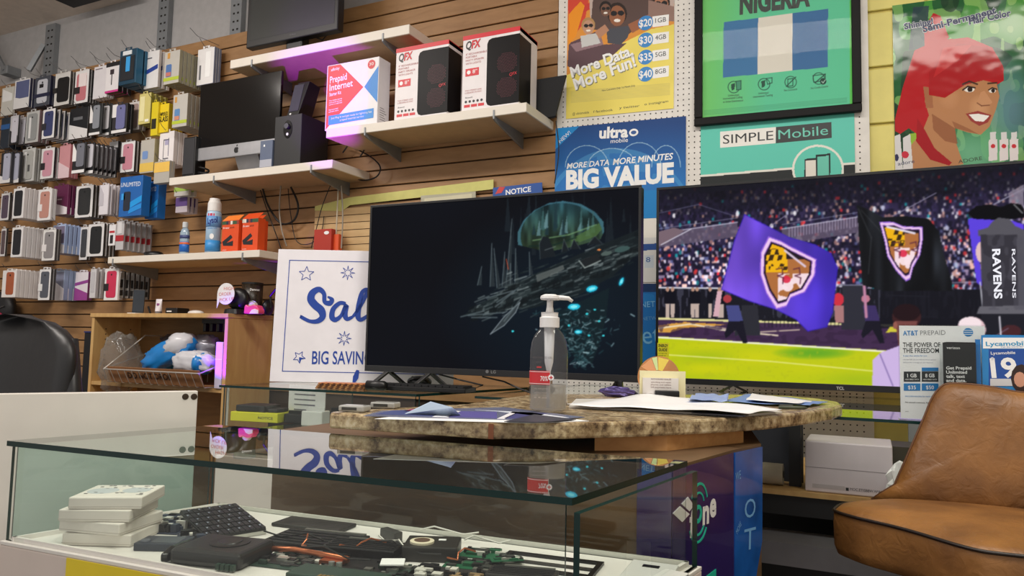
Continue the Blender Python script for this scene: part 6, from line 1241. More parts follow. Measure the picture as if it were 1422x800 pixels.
def ridges(T, fr, w_, d_, h):
    for k in range(5): to_obj('ridge', MB().fbox(fr, -w_ * .45, -d_ * .4 + k * d_ * .17, w_ * .45, -d_ * .36 + k * d_ * .17, h, h + .0015), colmat((44, 44, 46), 'chip'), parent=T)
    to_obj('metal_strip', MB().fbox(fr, -w_ * .3, d_ * .42, w_ * .45, d_ * .5, h, h + .002), silver, parent=T)
slab_part(*dxy(440, 757), .15, .085, .012, 10, mat('scorched_black', (28, 27, 28), .45, bump=.3), 'optical_drive', 'flat black laptop optical drive lying behind the copper heat pipe', 'drive', extra=ridges)
slab_part(*dxy(436, 731), .14, .06, .006, 6, mat('torn_black_film', (44, 42, 40), .5, var=.5, bump=.8), 'black_film', 'torn black film strip along the back of the case behind the keyboard', 'film')
slab_part(*dxy(505, 770), .12, .055, .016, 14, M_black, 'drive_caddy', 'black drive caddy with ridges just behind the mainboard', 'drive', extra=ridges)
slab_part(*dxy(543, 749), .045, .016, .016, -20, colmat((60, 60, 58), 'chip'), 'metal_bracket', 'small dark metal bracket standing near the back lip of the case', 'bracket')
def fanx(T, fr, w_, d_, h):
    to_obj('white_ring', MB().lathe(fr.P(-w_ * .18, -d_ * .1, h), [(.019, 0), (.019, .003), (.013, .0035)], 26, axis=fr.n), colmat((226, 216, 190), 'chip', .4), parent=T); to_obj('ring_core', MB().lathe(fr.P(-w_ * .18, -d_ * .1, h + .0036), [(.0125, 0), (.0125, .0004)], 22, axis=fr.n), colmat((96, 74, 60), 'chip'), parent=T)
    to_obj('sticker', MB().fbox(fr, w_ * .1, d_ * .1, w_ * .24, d_ * .22, h, h + .0005), cw, parent=T)
slab_part(*dxy(600, 772), .085, .07, .022, 24, colmat((38, 36, 34), 'chip', .4), 'optical_block', 'black drive block with a cream ring, right of the metal bracket', 'drive', extra=fanx)
board(*dxy(672, 771), .075, .045, 12, green, 'bright green circuit board at the back, right of the cream-ringed block', 30, 5, hmax=.006)
board(*dxy(655, 785), .08, .05, 14, green, 'bright green circuit board in front of the other bright green one', 26, 6, hmax=.005)
board(*dxy(703, 783), .05, .022, 40, green, 'small green board strip tipped beside the long black bezel', 12, 7, z=.006, outline=[(-.5, -.5), (.5, -.5), (.5, .5), (-.5, .5)], hmax=.003)
board(*dxy(560, 796), .12, .06, 12, dgreen, 'dark green circuit board with a white label, front centre right', 34, 8, hmax=.007)
slab_part(*dxy(545, 792), .035, .03, .003, 30, cw, 'white_label_card', 'small white square card lying on the dark parts near the front', 'card', z=.010)
board(*dxy(630, 800), .13, .06, 12, colmat((46, 44, 44), 'pcb'), 'black and tan laptop chassis piece at the front right of the parts', 40, 9, hmax=.008, chipm=colmat((150, 124, 90), 'chip'))
slab_part(*dxy(470, 806), .14, .05, .010, 8, dgreen, 'memory_board', 'dark green board with gold contacts in the front row of parts', 'circuit board', extra=lambda T, fr, w_, d_, h: [to_obj('gold_contact', MB().fbox(fr, -.02 + k * .006, -d_ * .48, -.016 + k * .006, -d_ * .3, h, h + .0006), mat('gold', (206, 160, 60), .3, .9), parent=T) for k in range(8)])
slab_part(*dxy(725, 806), .10, .045, .012, 14, colmat((40, 38, 38), 'chip'), 'hinge_block', 'black hinge block at the front right of the parts', 'bracket', extra=ridges)
# open bezel frame
T = thing('screen_bezel', onD(768, 786), 'long thin black screen bezel lying at the right of the parts', 'bezel'); a = R(6); fr = Fr(onD(768, 786), (math.cos(a), math.sin(a), 0), (-math.sin(a), math.cos(a), 0))
for q in ((-.085, -.04, .07, -.032), (-.085, .032, .07, .04), (-.085, -.032, -.077, .032), (.062, -.032, .07, .032)): to_obj('bezel_rail', MB().fbox(fr, *q, 0, .004), M_black, parent=T)
to_obj('cross_rail', MB().fbox(fr, -.0765, -.004, .0615, .004, 0, .003), colmat((60, 58, 56), 'chip'), parent=T)
slab_part(-.295, 1.075, .07, .11, .010, 4, colmat((216, 216, 212), 'chip', .3), 'white_adapter', 'flat white adapter at the right end of the front case', 'adapter', extra=lambda T, fr, w_, d_, h: to_obj('black_port', MB().fbox(fr, -w_ * .2, d_ * .2, w_ * .15, d_ * .3, h, h + .001), M_black, parent=T))
slab_part(-.262, 1.03, .03, .12, .014, -8, colmat((206, 206, 202), 'chip', .3), 'white_adapter', 'slim white block with a grey edge right of the flat white adapter', 'adapter', extra=lambda T, fr, w_, d_, h: to_obj('grey_edge', MB().fbox(fr, w_ * .5, -d_ * .45, w_ * .53, d_ * .45, .001, h - .001), colmat((120, 120, 120), 'chip'), parent=T))
rnd = random.Random(11)
for k in range(9):
    x, y = dxy(400 + rnd.random() * 260, 750 + rnd.random() * 35); pts = [(x + .03 * j * math.cos(k) + .006 * math.sin(j * 2 + k), y + .012 * j * math.sin(k * 2.1), DZ + .020 + .006 * math.sin(j * 1.5)) for j in range(5)]
    tag(to_obj('ribbon_cable', MB().tube(pts, .0014, 5), [M_cable, colmat((216, 214, 206), 'wire'), copper][k % 3]), ('thin black lead strewn over the laptop parts', 'thin white lead strewn over the laptop parts', 'thin copper-coloured lead strewn over the laptop parts')[k % 3], 'cable', ('black leads over the parts', 'white leads over the parts', 'copper leads over the parts')[k % 3])

# ================================================================ TELEVISIONS
def tv(name, Y, a0, b0, a1, b1, bz, bot, lab, zsup, feetx, res):
    T = thing(name, ((a0 + a1) / 2, Y, b0), lab, 'television'); f = FY(Y); fr_m = mat('tv_bezel', (24, 24, 27), .35)
    to_obj('housing', MB().fbox(f, a0 + .003, b0 + .003, a1 - .003, b1 - .003, -.04, -.003), M_black, parent=T, bev=.004)
    for q in ((a0, b1 - bz, a1, b1), (a0, b0, a1, b0 + bot), (a0, b0 + bot, a0 + bz, b1 - bz), (a1 - bz, b0 + bot, a1, b1 - bz)): to_obj('bezel', MB().fbox(f, *q, -.0029, .003), fr_m, parent=T, bev=.001)
    for x in feetx:
        for s in (-1, 1): to_obj('foot', MB().hexa([Vector(v) for v in ((x + s * .04 - .009, Y + s * .055, zsup), (x + s * .04 + .009, Y + s * .055, zsup), (x + s * .04 + .009, Y + s * .055 + .02, zsup), (x + s * .04 - .009, Y + s * .055 + .02, zsup), (x - .009, Y + .0, b0 + .004), (x + .009, Y + .0, b0 + .004), (x + .009, Y + .02, b0 + .004), (x - .009, Y + .02, b0 + .004))]), M_black, parent=T, bev=.002)
    p = Paint(f.shift(.0005), a0 + bz, b0 + bot, a1 - bz, b1 - bz, *res); return T, f, p
T, f, p = tv('television', 2.25, -1.700, 1.089, -.648, 1.712, .009, .022, 'television showing a dark science-fiction city under a glowing dome', 1.0385, (-1.60, -1.42), (540, 330))
to_obj('foot', MB().tube([(-.72, 2.27, 1.10), (-.68, 2.17, 1.032)], .009, 6), M_black, parent=T); to_obj('foot', MB().tube([(-.72, 2.27, 1.10), (-.78, 2.33, 1.032)], .009, 6), M_black, parent=T)
bg = p.noise(120, 90, 2); p.c[:] = np.array([10, 11, 15]); p.c += (bg[..., None]) * np.array([2, 4, 8.]); p.ell(790, 420, 190, 150, (14, 30, 42), .7, soft=True)
rnd = random.Random(21)
for k in range(22):
    x = 700 + rnd.random() * 190; y = 262 + rnd.random() * 40; h = 20 + rnd.random() * 50; w_ = 3 + rnd.random() * 6; p.poly([(x - w_ / 2, y + h), (x, y), (x + w_ / 2, y + h)], (26, 34, 40), .8)
# dome
dome = [(719, 340), (719, 322), (727, 306), (742, 292), (762, 282), (782, 279), (806, 283), (826, 294), (838, 308), (839, 322), (834, 332), (800, 342), (760, 350)]
D_ = p.inpoly(dome); gy = np.clip((p.Y - 279) / 62, 0, 1); gg = p.noise(5, 22, 5)
base = np.stack([36 + 14 * gy, 70 - 2 * gy, 80 - 32 * gy], -1) * (0.45 + .95 * gg[..., None]); p.c = np.where(D_[..., None], base, p.c)
rim = D_ & (((p.X - 780) / 57.) ** 2 + ((p.Y - 328) / 46.) ** 2 > 1); p.fill(rim, (62, 108, 124), .8)
for k in range(16): x = 735 + rnd.random() * 90; h = 12 + rnd.random() * 30; y = 330 - rnd.random() * 14; p.poly([(x - 3, y), (x + rnd.uniform(-1, 3), y - h), (x + 3, y)], rnd.choice([(96, 132, 136), (30, 52, 58), (60, 96, 96)]), .8)
p.poly([(790, 334), (832, 310), (836, 318), (828, 328), (806, 336)], (74, 104, 58), .8); p.line([(740, 334), (790, 326), (828, 312)], 1.6, (120, 160, 110), .7); p.line([(735, 342), (770, 340), (800, 330)], 2, (20, 40, 34), .8)
# dark domes in front and spires
for pts in ([(750, 360), (749, 338), (754, 328), (762, 330), (768, 345), (772, 356)], [(780, 350), (783, 332), (790, 348)], [(792, 346), (797, 332), (806, 346)], [(816, 340), (826, 328), (836, 338)]): p.poly(pts, (24, 30, 34)); p.line(pts[:3], .8, (84, 96, 100), .7)
for bx, tx, ty, by, w_ in ((684, 683, 338, 398, 7), (706, 711, 304, 400, 8), (700, 701, 350, 398, 6), (718, 716, 345, 396, 6), (693, 686, 345, 400, 6), (738, 735, 350, 382, 5), (711, 709, 366, 402, 5), (666, 669, 370, 396, 6)):
    p.poly([(bx - w_ / 2, by), (tx, ty), (bx + w_ / 2, by)], (40, 48, 52), .95); p.line([(bx - w_ / 2, by), (tx, ty)], .9, (110, 124, 128), .8)
p.line([(703, 360), (706, 374)], 1, (190, 70, 40))
hull = [(640, 440), (700, 402), (760, 372), (830, 342), (888, 318), (888, 350), (850, 384), (800, 412), (740, 428), (690, 432)]
p.poly(hull, (24, 32, 34), .85)
for k in range(420):
    t_ = rnd.random(); x = 650 + 235 * t_; y = 436 - 90 * t_ + rnd.gauss(0, 1) * (5 + 11 * math.sin(math.pi * t_)); L_ = 4 + rnd.random() * 16; s = -.36 + rnd.gauss(0, .08); b = rnd.random() ** 2.2
    p.line([(x, y), (x + L_, y + L_ * s)], .7 + rnd.random() * 1.6, (26 + 110 * b, 36 + 110 * b, 38 + 108 * b), .7)
for k in range(60): t_ = rnd.random(); x = 650 + 235 * t_; y = 436 - 90 * t_ + rnd.gauss(0, 9); p.poly([(x, y), (x + 12, y - 4), (x + 10, y + 4), (x, y + 6)], (16, 22, 24), .7)
p.poly([(744, 382), (782, 368), (784, 374), (746, 392)], (92, 98, 96), .8); p.poly([(806, 362), (830, 352), (834, 362), (812, 372)], (30, 34, 36)); p.line([(804, 362), (812, 372), (834, 362)], 1.4, (150, 160, 156)); p.ell(842, 352, 8, 3, (78, 92, 88), rot=-12); p.ell(864, 346, 11, 4, (60, 84, 82), rot=-12); p.ell(832, 347, 3, 1.2, (220, 130, 70))
for q in ([(681, 464), (700, 440), (722, 420), (716, 434), (700, 452)],): p.poly(q, (52, 60, 64)); p.line(q + [q[0]], 1.1, (130, 140, 146))
for (x0, y0, x1, y1) in ((650, 438, 700, 434), (655, 441, 690, 441), (688, 426, 715, 404), (700, 446, 724, 414), (640, 440, 672, 432), (690, 420, 720, 400), (676, 414, 712, 404)): p.line([(x0, y0), (x1, y1)], 2, (92, 104, 108), .7)
cone = [(760, 440), (846, 400), (842, 440), (832, 480), (822, 505), (800, 500), (782, 470)]; p.poly(cone, (18, 34, 38), .8)
for k in range(260):
    t_ = rnd.random() ** .8; x = 806 + rnd.gauss(0, 1) * (26 * (1 - t_) + 5); y = 430 + 80 * t_; b = rnd.random() ** 3; p.line([(x, y), (x + rnd.uniform(-5, 8), y + rnd.uniform(-5, 5))], .8 + rnd.random(), (30 + 150 * b, 60 + 150 * b, 66 + 150 * b), .75)
for cx, cy, rx_, ry_, rt in ((822, 401, 8, 4.2, -14), (797, 426, 8.5, 4.2, -4), (863, 391, 2.6, 6, 25), (803, 461, 5, 2.6, 0)): p.ell(cx, cy, rx_ + 3, ry_ + 3, (20, 96, 120), .6, rt, True); p.ell(cx, cy, rx_, ry_, (40, 190, 220), 1, rt); p.ell(cx, cy, rx_ * .6, ry_ * .5, (130, 236, 246), 1, rt)
for cx, cy in ((818, 466), (832, 446), (712, 460), (826, 430), (815, 436), (790, 452), (838, 466)): p.ell(cx, cy, 1.8, 1.4, (60, 210, 220))
p.soften(1); p.build('screen', attr_mat('screen_left', emit=1.0, rough=.2, spec=.04), T)
f_ = FY(2.2468); to_obj('maker_mark', MB().prism(f_, [(f_.px(676.5, 516)[0] + .006 * math.cos(t * .5236), f_.px(676.5, 516)[1] + .006 * math.sin(t * .5236)) for t in range(12)], 0, .0006), colmat((110, 110, 112)), parent=T); text(f_, 'LG', (682, 518.5), (688.5, 518.5), colmat((150, 150, 152)), T, cap=4)
T, f, p = tv('television', 3.05, -.813, 1.052, .605, 1.876, .011, .024, 'large television showing a stadium crowd and waving flags', 1.0305, (-.5, .3), (620, 330))
# stadium picture
S = lambda x: (p.X - 912) / 510.
cell = p.cells(3.2, 4.2, 4); rv = cell[..., 0]; col = cell[..., 1]; n1 = p.noise(40, 18, 7)
yup = p.Y + 0.075 * (p.X - 912)   # rows rise to the right
crowd = np.array([22, 20, 36.]) + rv[..., None] * np.array([34, 26, 46.])
def dots(thr, c, lo=0): 
    global crowd
    m = (rv > thr) & (col > lo) & (col <= lo + .25); crowd = np.where(m[..., None], np.array(c, float), crowd)
bright = np.clip((yup - 262) / 110, 0, 1)
th = .955 - .27 * bright
for lo, c in ((0, (214, 206, 226)), (.25, (150, 130, 160)), (.5, (230, 180, 170)), (.75, (96, 100, 150))):
    m = (rv > th) & (col > lo) & (col <= lo + .25); crowd = np.where(m[..., None], np.array(c, float) * (.45 + .55 * bright[..., None]), crowd)
c3 = cell[..., 2]; crowd = np.where((c3 > .985)[..., None], np.array([210, 50, 60.]), crowd); crowd = np.where(((c3 > .965) & (c3 < .975))[..., None], np.array([30, 140, 150.]), crowd)
p.c = crowd * (0.35 + .7 * np.clip((yup - 250) / 80, 0, 1))[..., None] * (.75 + .5 * n1[..., None]); p.fill(yup < 272, (20, 20, 30), .7); p.fill(yup < 300, (20, 20, 30), .35)
# heads pass for structure
for k in range(520):
    x = 915 + rnd.random() * 505; y = 300 + rnd.random() * 120 - .075 * (x - 912) * .6
    if y < 330 and rnd.random() < .5: continue
    c = rnd.choice([(236, 232, 240), (200, 150, 140), (26, 24, 40), (26, 24, 40), (190, 190, 220), (60, 50, 90), (206, 60, 60), (240, 236, 240), (40, 130, 140), (24, 22, 34), (150, 110, 110)])
    p.ell(x, y, 1.6 + rnd.random() * 1.2, 2.2 + rnd.random() * 2, c, .9)
p.soften(1)
# concourse walls & railings
for x0, x1, y0, y1, sl in ((914, 1024, 324, 344, -.14), (1086, 1200, 318, 340, -.16)):
    p.poly([(x0, y0), (x1, y0 + (x1 - x0) * sl), (x1, y1 + (x1 - x0) * sl), (x0, y1)], (96, 84, 104), .85); p.line([(x0, y0), (x1, y0 + (x1 - x0) * sl)], 1.4, (190, 186, 206), .9); p.line([(x0, y0 - 6), (x1, y0 - 6 + (x1 - x0) * sl)], .8, (150, 150, 176), .8)
for k in range(26): x = 1096 + k * 4; p.line([(x, 318 - (x - 1086) * .16), (x, 331 - (x - 1086) * .16)], .9, (200, 190, 216), .7)
p.poly([(914, 342), (914, 322), (936, 316), (950, 320), (926, 338)], (120, 100, 110)); p.line([(918, 340), (960, 318)], 1.4, (200, 196, 210)); p.line([(1030, 342), (1090, 300)], 1, (140, 130, 160)); p.line([(1240, 300), (1300, 268)], 1.2, (130, 124, 150)); p.line([(1380, 284), (1422, 262)], 1.6, (150, 146, 170)); p.poly([(1186, 326), (1216, 306), (1220, 320), (1190, 338)], (120, 110, 124), .8); p.poly([(1400, 268), (1422, 256), (1422, 288), (1404, 290)], (140, 130, 146), .8)
p.line([(915, 296), (970, 284), (1020, 300)], 1, (120, 120, 150), .6)
# wall, sideline, field
W0 = lambda x: 400 + (x - 915) * .0
below = p.Y > 400 + (p.X - 915) * .004
p.fill(below, (26, 26, 34)); p.fill(below & (p.Y < 442) & (p.noise(3, 14, 6) > .66), (70, 70, 86), .7); p.line([(914, 399.5), (1160, 402)], 2, (220, 220, 230)); p.line([(1160, 397), (1422, 390)], 1.2, (170, 170, 190), .7)
for x, w_ in ((927, 5), (934, 5), (962, 5), (968, 5), (986, 4), (999, 4), (1003, 4)):
    p.poly([(x - w_ * .9, 404), (x + w_ * .9, 404), (x + w_, 422), (x - w_, 422)], (20, 20, 28)); p.poly([(x - w_ * .6, 422), (x + w_ * .6, 422), (x + w_ * .5, 441), (x - w_ * .5, 441)], (190, 170, 160)); p.ell(x, 402, 2.5, 3, (180, 140, 120))
sl0 = 441 + (p.X - 914) * .03; p.fill(p.Y > sl0, (222, 214, 150)); p.fill(p.Y > sl0 + 3, (66, 44, 76)); n9 = p.noise(9, 4, 13)
p.poly([(914, 452), (950, 447), (1010, 451), (950, 456), (930, 462), (914, 462)], (214, 156, 70)); p.line([(914, 456), (960, 450), (1000, 458), (1080, 466)], 2, (236, 220, 190)); p.line([(980, 452), (1040, 462), (1110, 458)], 1.5, (210, 190, 170))
p.fill((p.Y > sl0 + 3) & (n9 > .6), (52, 34, 60), .6)
gl = 467 + (p.X - 914) * .062; g_ = p.Y > gl; nn = p.noise(70, 16, 15)
gr = np.array([204, 206, 20.]) * (1 - nn[..., None]) + np.array([166, 188, 26.]) * nn[..., None]; p.c = np.where(g_[..., None], gr, p.c); p.ell(1130, 490, 60, 10, (80, 160, 40), .8, soft=True); p.fill(g_ & (p.noise(5, 3, 16) > .8), (178, 186, 30), .4)
p.line([(914, 468.5), (1070, 478), (1228, 488)], 2.2, (246, 244, 230)); p.line([(914, 492), (1070, 502), (1230, 517)], 1.3, (236, 236, 150))
# plinths, fence and players under the flags
p.poly([(1030, 424), (1052, 424), (1056, 466), (1020, 466), (1020, 454), (1030, 452)], (44, 44, 52)); p.poly([(1170, 396), (1200, 396), (1204, 458), (1168, 458)], (46, 46, 56)); p.line([(1165, 396), (1206, 396)], 1.5, (120, 120, 140))
for k in range(20): p.line([(1062 + k * 5.4, 440), (1062 + k * 5.4, 454)], .7, (20, 20, 26)); 
p.ell(1164, 416, 8, 9, (206, 50, 66)); p.poly([(1158, 424), (1172, 424), (1172, 448), (1160, 448)], (170, 120, 120))
for px_, s in ((1020, 1), (1210, -1)):
    p.poly([(px_ - 12, 424), (px_ + 6, 424), (px_ + 12, 446), (px_ - 8, 448)], (70, 74, 130) if s == 1 else (60, 48, 96)); p.poly([(px_ - 8, 446), (px_ + 12, 446), (px_ + 18, 476), (px_ + 12, 477), (px_ + 2, 458), (px_ - 12, 470), (px_ - 14, 464)], (26, 24, 36)); p.ell(px_ - 10 if s == 1 else px_ - 8, 415, 6, 5.5, (170, 60, 66) if s == 1 else (190, 120, 140))
p.poly([(996, 404), (1003, 404), (998, 440), (990, 440)], (214, 170, 180)); p.line([(1200, 396), (1203, 440)], 4, (190, 130, 160)); p.line([(1255, 440), (1300, 440)], 1, (90, 90, 110)); p.line([(1230, 410), (1290, 412)], 1.4, (90, 90, 106))
p.poly([(1222, 402), (1362, 402), (1362, 456), (1222, 456)], (20, 20, 28), .85); p.poly([(1236, 454), (1262, 452), (1262, 460), (1230, 462)], (206, 196, 60)); p.line([(1280, 456), (1312, 458)], 3, (200, 130, 60))
# purple flag
fl_ = [(1034, 298), (1062, 312), (1096, 330), (1132, 340), (1154, 352), (1163, 372), (1160, 400), (1156, 434), (1148, 454), (1122, 460), (1106, 444), (1078, 430), (1040, 418), (1002, 402), (1010, 372), (1020, 334)]
m = p.inpoly(fl_); sh = p.noise(34, 60, 30); sh2 = p.noise(14, 40, 31); t_ = np.clip((p.X - 1010) / 150, 0, 1)
pur = (1 - t_[..., None]) * np.array([126, 86, 226.]) + t_[..., None] * np.array([70, 48, 196.]); pur = pur * (.74 + .4 * sh[..., None]) * (.92 + .16 * sh2[..., None]); p.c = np.where(m[..., None], pur, p.c)
p.line(fl_ + [fl_[0]], 1.6, (50, 30, 180), .6)
sh_ = [(1067, 328), (1084, 334), (1098, 342), (1134, 360), (1132, 382), (1118, 406), (1098, 414), (1092, 426), (1078, 430), (1064, 408), (1055, 380), (1056, 350)]
cxs, cys = 1092, 378; sc = lambda pts, k, c=(cxs, cys): [(c[0] + (x - c[0]) * k, c[1] + (y - c[1]) * k) for x, y in pts]
def shield(o_, c, gold, right):
    p.poly(o_, (150, 100, 220)); p.poly(sc(o_, .96, c), (240, 200, 240)); p.poly(sc(o_, .86, c), (110, 70, 150)); p.poly(sc(o_, .83, c), (30, 20, 34))
    inn = p.inpoly(sc(o_, .78, c)); q1 = inn & (p.X < c[0] + 2) & (p.Y < c[1] + 0); q4 = inn & ~q1
    p.fill(q4, (176, 110, 60)); p.fill(q1, (240, 180, 20)); k = ((np.floor((p.X - c[0] + (p.Y - c[1]) * .3) / 6) + np.floor((p.Y - c[1]) / 8)) % 2 == 0); p.fill(q1 & k & (p.noise(7, 7, 41) > .35), (40, 26, 16), .9)
    wht = inn & (p.X > c[0] - 12) & (p.Y > c[1] + 2) & (p.noise(7, 8, 42) > .42); p.fill(wht, (246, 220, 226)); p.ell(c[0] + 2, c[1] + 18, 8, 9, (250, 226, 232), .95); p.ell(c[0] + 0, c[1] + 10, 6, 5, (220, 40, 70), .9); p.fill(inn & (p.Y < c[1] - 18) & (p.X > c[0]), (36, 26, 34)); 
    p.line([(c[0] - 2, c[1] - 30), (c[0] + 26, c[1] - 8)], 3, (220, 200, 220)) if right else None
    for bx in (c[0] - 14, c[0] + 10): p.line([(bx, c[1] - 4), (bx + 8, c[1] - 6), (bx + 9, c[1] + 3), (bx + 2, c[1] + 5), (bx + 10, c[1] + 8), (bx + 9, c[1] + 16)], 1.6, (90, 40, 60), .9)
shield(sh_, (cxs, cys), 0, True)
# black flag
bf = [(1190, 284), (1208, 292), (1226, 302), (1256, 300), (1290, 304), (1304, 322), (1310, 350), (1322, 392), (1322, 404), (1226, 404), (1198, 396), (1194, 350)]
m = p.inpoly(bf); p.c = np.where(m[..., None], np.array([26, 28, 32.]) * (.5 + 1.3 * (p.noise(10, 60, 50) ** 2)[..., None]), p.c); p.line([(1192, 290), (1210, 330), (1206, 380)], 1.5, (70, 72, 76), .5); p.line([(1196, 292), (1240, 340)], 1.2, (80, 82, 86), .4)
sh2_ = [(1221, 308), (1240, 308), (1254, 314), (1281, 315), (1282, 330), (1278, 354), (1268, 372), (1264, 388), (1258, 391), (1244, 376), (1232, 356), (1228, 334)]
shield(sh2_, (1254, 342), 0, False); p.line([(1232, 315), (1270, 324)], 3, (230, 220, 236))
# right flag, pillar and bird
p.poly([(1344, 304), (1384, 300), (1390, 330), (1360, 360), (1366, 400), (1356, 392), (1350, 350)], (92, 66, 220)); p.poly([(1404, 306), (1422, 312), (1422, 392), (1404, 390)], (96, 66, 226)); p.poly([(1414, 334), (1422, 334), (1422, 372), (1414, 366)], (226, 160, 110)); p.ell(1362, 350, 7, 14, (226, 190, 190)); p.line([(1361, 392), (1366, 440)], 1.6, (210, 210, 220))
p.poly([(1344, 296), (1356, 286), (1376, 284), (1390, 288), (1404, 282), (1418, 284), (1422, 290), (1422, 302), (1394, 306), (1352, 304)], (8, 8, 12)); p.line([(1408, 284), (1420, 296)], 1.5, (150, 150, 150))
p.poly([(1378, 308), (1386, 302), (1402, 304), (1410, 314), (1424, 320), (1424, 330), (1358, 328), (1358, 320), (1372, 316)], (86, 84, 92)); p.poly([(1362, 326), (1412, 326), (1414, 426), (1364, 426)], (54, 52, 60)); p.poly([(1412, 326), (1424, 330), (1424, 430), (1414, 426)], (84, 82, 90)); p.poly([(1360, 426), (1422, 424), (1424, 436), (1356, 436)], (100, 98, 106)); p.poly([(1362, 436), (1424, 436), (1424, 470), (1366, 470)], (30, 30, 38))
p.fill(p.inpoly([(1362, 326), (1424, 326), (1424, 430), (1362, 430)]) & (p.noise(6, 12, 60) > .6), (80, 78, 88), .5)
# spectators at the bottom
p.poly([(1211, 540), (1212, 500), (1222, 490), (1244, 482), (1262, 474), (1290, 476), (1290, 540)], (204, 180, 226)); p.line([(1222, 492), (1240, 536)], 1.4, (120, 100, 160)); p.ell(1259, 440, 20, 18, (60, 32, 34)); p.poly([(1243, 446), (1274, 446), (1270, 478), (1248, 480)], (120, 70, 66)); p.ell(1259, 434, 19, 12, (36, 20, 24)); p.ell(1243, 452, 3, 5, (150, 90, 80))
p.ell(1349, 458, 20, 18, (226, 190, 196)); p.ell(1347, 450, 16, 10, (246, 226, 230)); p.ell(1404, 460, 14, 9, (70, 36, 40)); p.line([(1370, 474), (1400, 456)], 1.5, (110, 90, 110)); p.line([(1390, 468), (1388, 440)], 2, (230, 226, 236))
p.soften(1); p.build('screen', attr_mat('screen_right', emit=1.0, rough=.3, spec=.06), T)
f_ = FY(3.0465); f2 = Fr(FY(3.049).o, (1, 0, 0), (0, 0, 1), (0, -1, 0))
Tt = T; mS = bpy.data.materials.new('screen_lettering'); mS.use_nodes = True; b_ = mS.node_tree.nodes['Principled BSDF']; b_.inputs['Base Color'].default_value = (.02, .02, .02, 1); b_.inputs['Emission Color'].default_value = (.85, .85, .92, 1); b_.inputs['Emission Strength'].default_value = 1
rv_ = Fr((0, 3.0492, 0), (0, 0, -1), (1, 0, 0), (0, -1, 0)); rv_.v = Vector((1, 0, 0))
text(rv_, 'RAVENS', (1378, 346), (1381, 415), mS, T, cap=9, bold=.03); text(rv_, 'RAVENS', (1407, 344), (1408, 416), mS, T, cap=-3.5, bold=.01) if False else text(rv_, 'RAVENS', (1405, 346), (1406, 414), mS, T, cap=4, bold=.01)
text(f_, 'TCL', (1161.5, 541), (1172.5, 541.3), colmat((190, 190, 192)), T, cap=4, bold=.02)
to_obj('energy_sticker', MB().prism(f_, [f_.px(913, 500), f_.px(929, 500.5), f_.px(929, 476.5), f_.px(913, 476)], 0, .0006), colmat((216, 210, 40), 'ink'), parent=T); text(f_, 'ENERGY', (914.5, 482), (927.5, 482.4), ck, T, cap=4, bold=.03); text(f_, 'GUIDE', (914.5, 487.5), (926.5, 488), ck, T, cap=4, bold=.03)
for k in range(3): text(f_, 'energy use', (914.5, 491 + k * 3), (926 - k, 491.3 + k * 3), ck, T, cap=1.3)
# keyboards, mice and leads on the glass between sign and granite
ZG = 1.0385
c = atZ(640, 542, ZG); fr = Fr((c.x, c.y, ZG), (.93, .37, 0), (-.37, .93, 0)); T = thing('computer_keyboard', c, 'black computer keyboard lying on the glass below the left television', 'keyboard')
fr.o = Vector((-1.38, 2.10, ZG)); T['_o'] = tuple(fr.o); T.location = fr.o
fr = Fr(fr.o, (.985, .17, 0), (-.17, .985, 0)); to_obj('case', MB().fbox(fr, -.16, -.055, .20, .055, 0, .016), M_black, parent=T, bev=.003)
for r_ in range(4): 
    for k in range(14): to_obj('key', MB().fbox(fr, -.15 + k * .0245, -.045 + r_ * .023, -.129 + k * .0245, -.026 + r_ * .023, .0162, .021), M_dark, parent=T)
for k, (x, y, lab) in enumerate(((578, 531, 'black computer mouse standing taller at the left below the television'), (746, 533, 'black computer mouse near the bottle below the television'))):
    c = atZ(x, y + 8, 1.0305 if k else ZG); c = Vector((-1.52 + .01, 2.33, ZG)) if k == 0 else Vector((-1.03, 2.36, 1.0305)); T = thing('computer_mouse', c, lab, 'mouse'); to_obj('shell', MB().blob(c + Vector((0, 0, .0155)), .05, .034, .022, 24, 12, 0, 1, 0, flat=-.0153), mat('gloss_black', (8, 8, 9), .2), parent=T, smooth=True); to_obj('wheel', MB().lathe(c + Vector((-.03, -.003, .03)), [(.005, 0), (.005, .006)], 10, axis=(0, 1, 0)), M_dark, parent=T)
T = thing('webcam', (-1.45, 2.05, ZG), 'small black cylinder gadget in front of the keyboard on the glass', 'gadget'); to_obj('body', MB().lathe((-1.50, 2.0, ZG + .0165), [(.016, 0), (.016, .06), (.011, .07)], 18, axis=(1, .2, 0)), M_black, parent=T, smooth=True); to_obj('lens', MB().lathe((-1.501, 2.0, ZG + .0165), [(.012, 0), (.01, .002)], 16, axis=(-1, -.2, 0)), mat('lens_glass', (20, 24, 40), .05), parent=T)
tag(to_obj('cable', MB().tube([atY(610, 520, 2.3), atY(640, 528, 2.25), atY(670, 535, 2.15), Vector((-1.22, 2.2, ZG + .004))], .003, 6), M_cable), 'thin black lead hanging below the left television to the keyboard', 'cable')
tag(to_obj('cable', MB().tube([atY(670, 523, 2.3), atY(700, 530, 2.28), atY(722, 540, 2.25), atY(738, 546, 2.22)], .003, 6), M_cable), 'thin black lead sloping down towards the sanitizer bottle', 'cable')
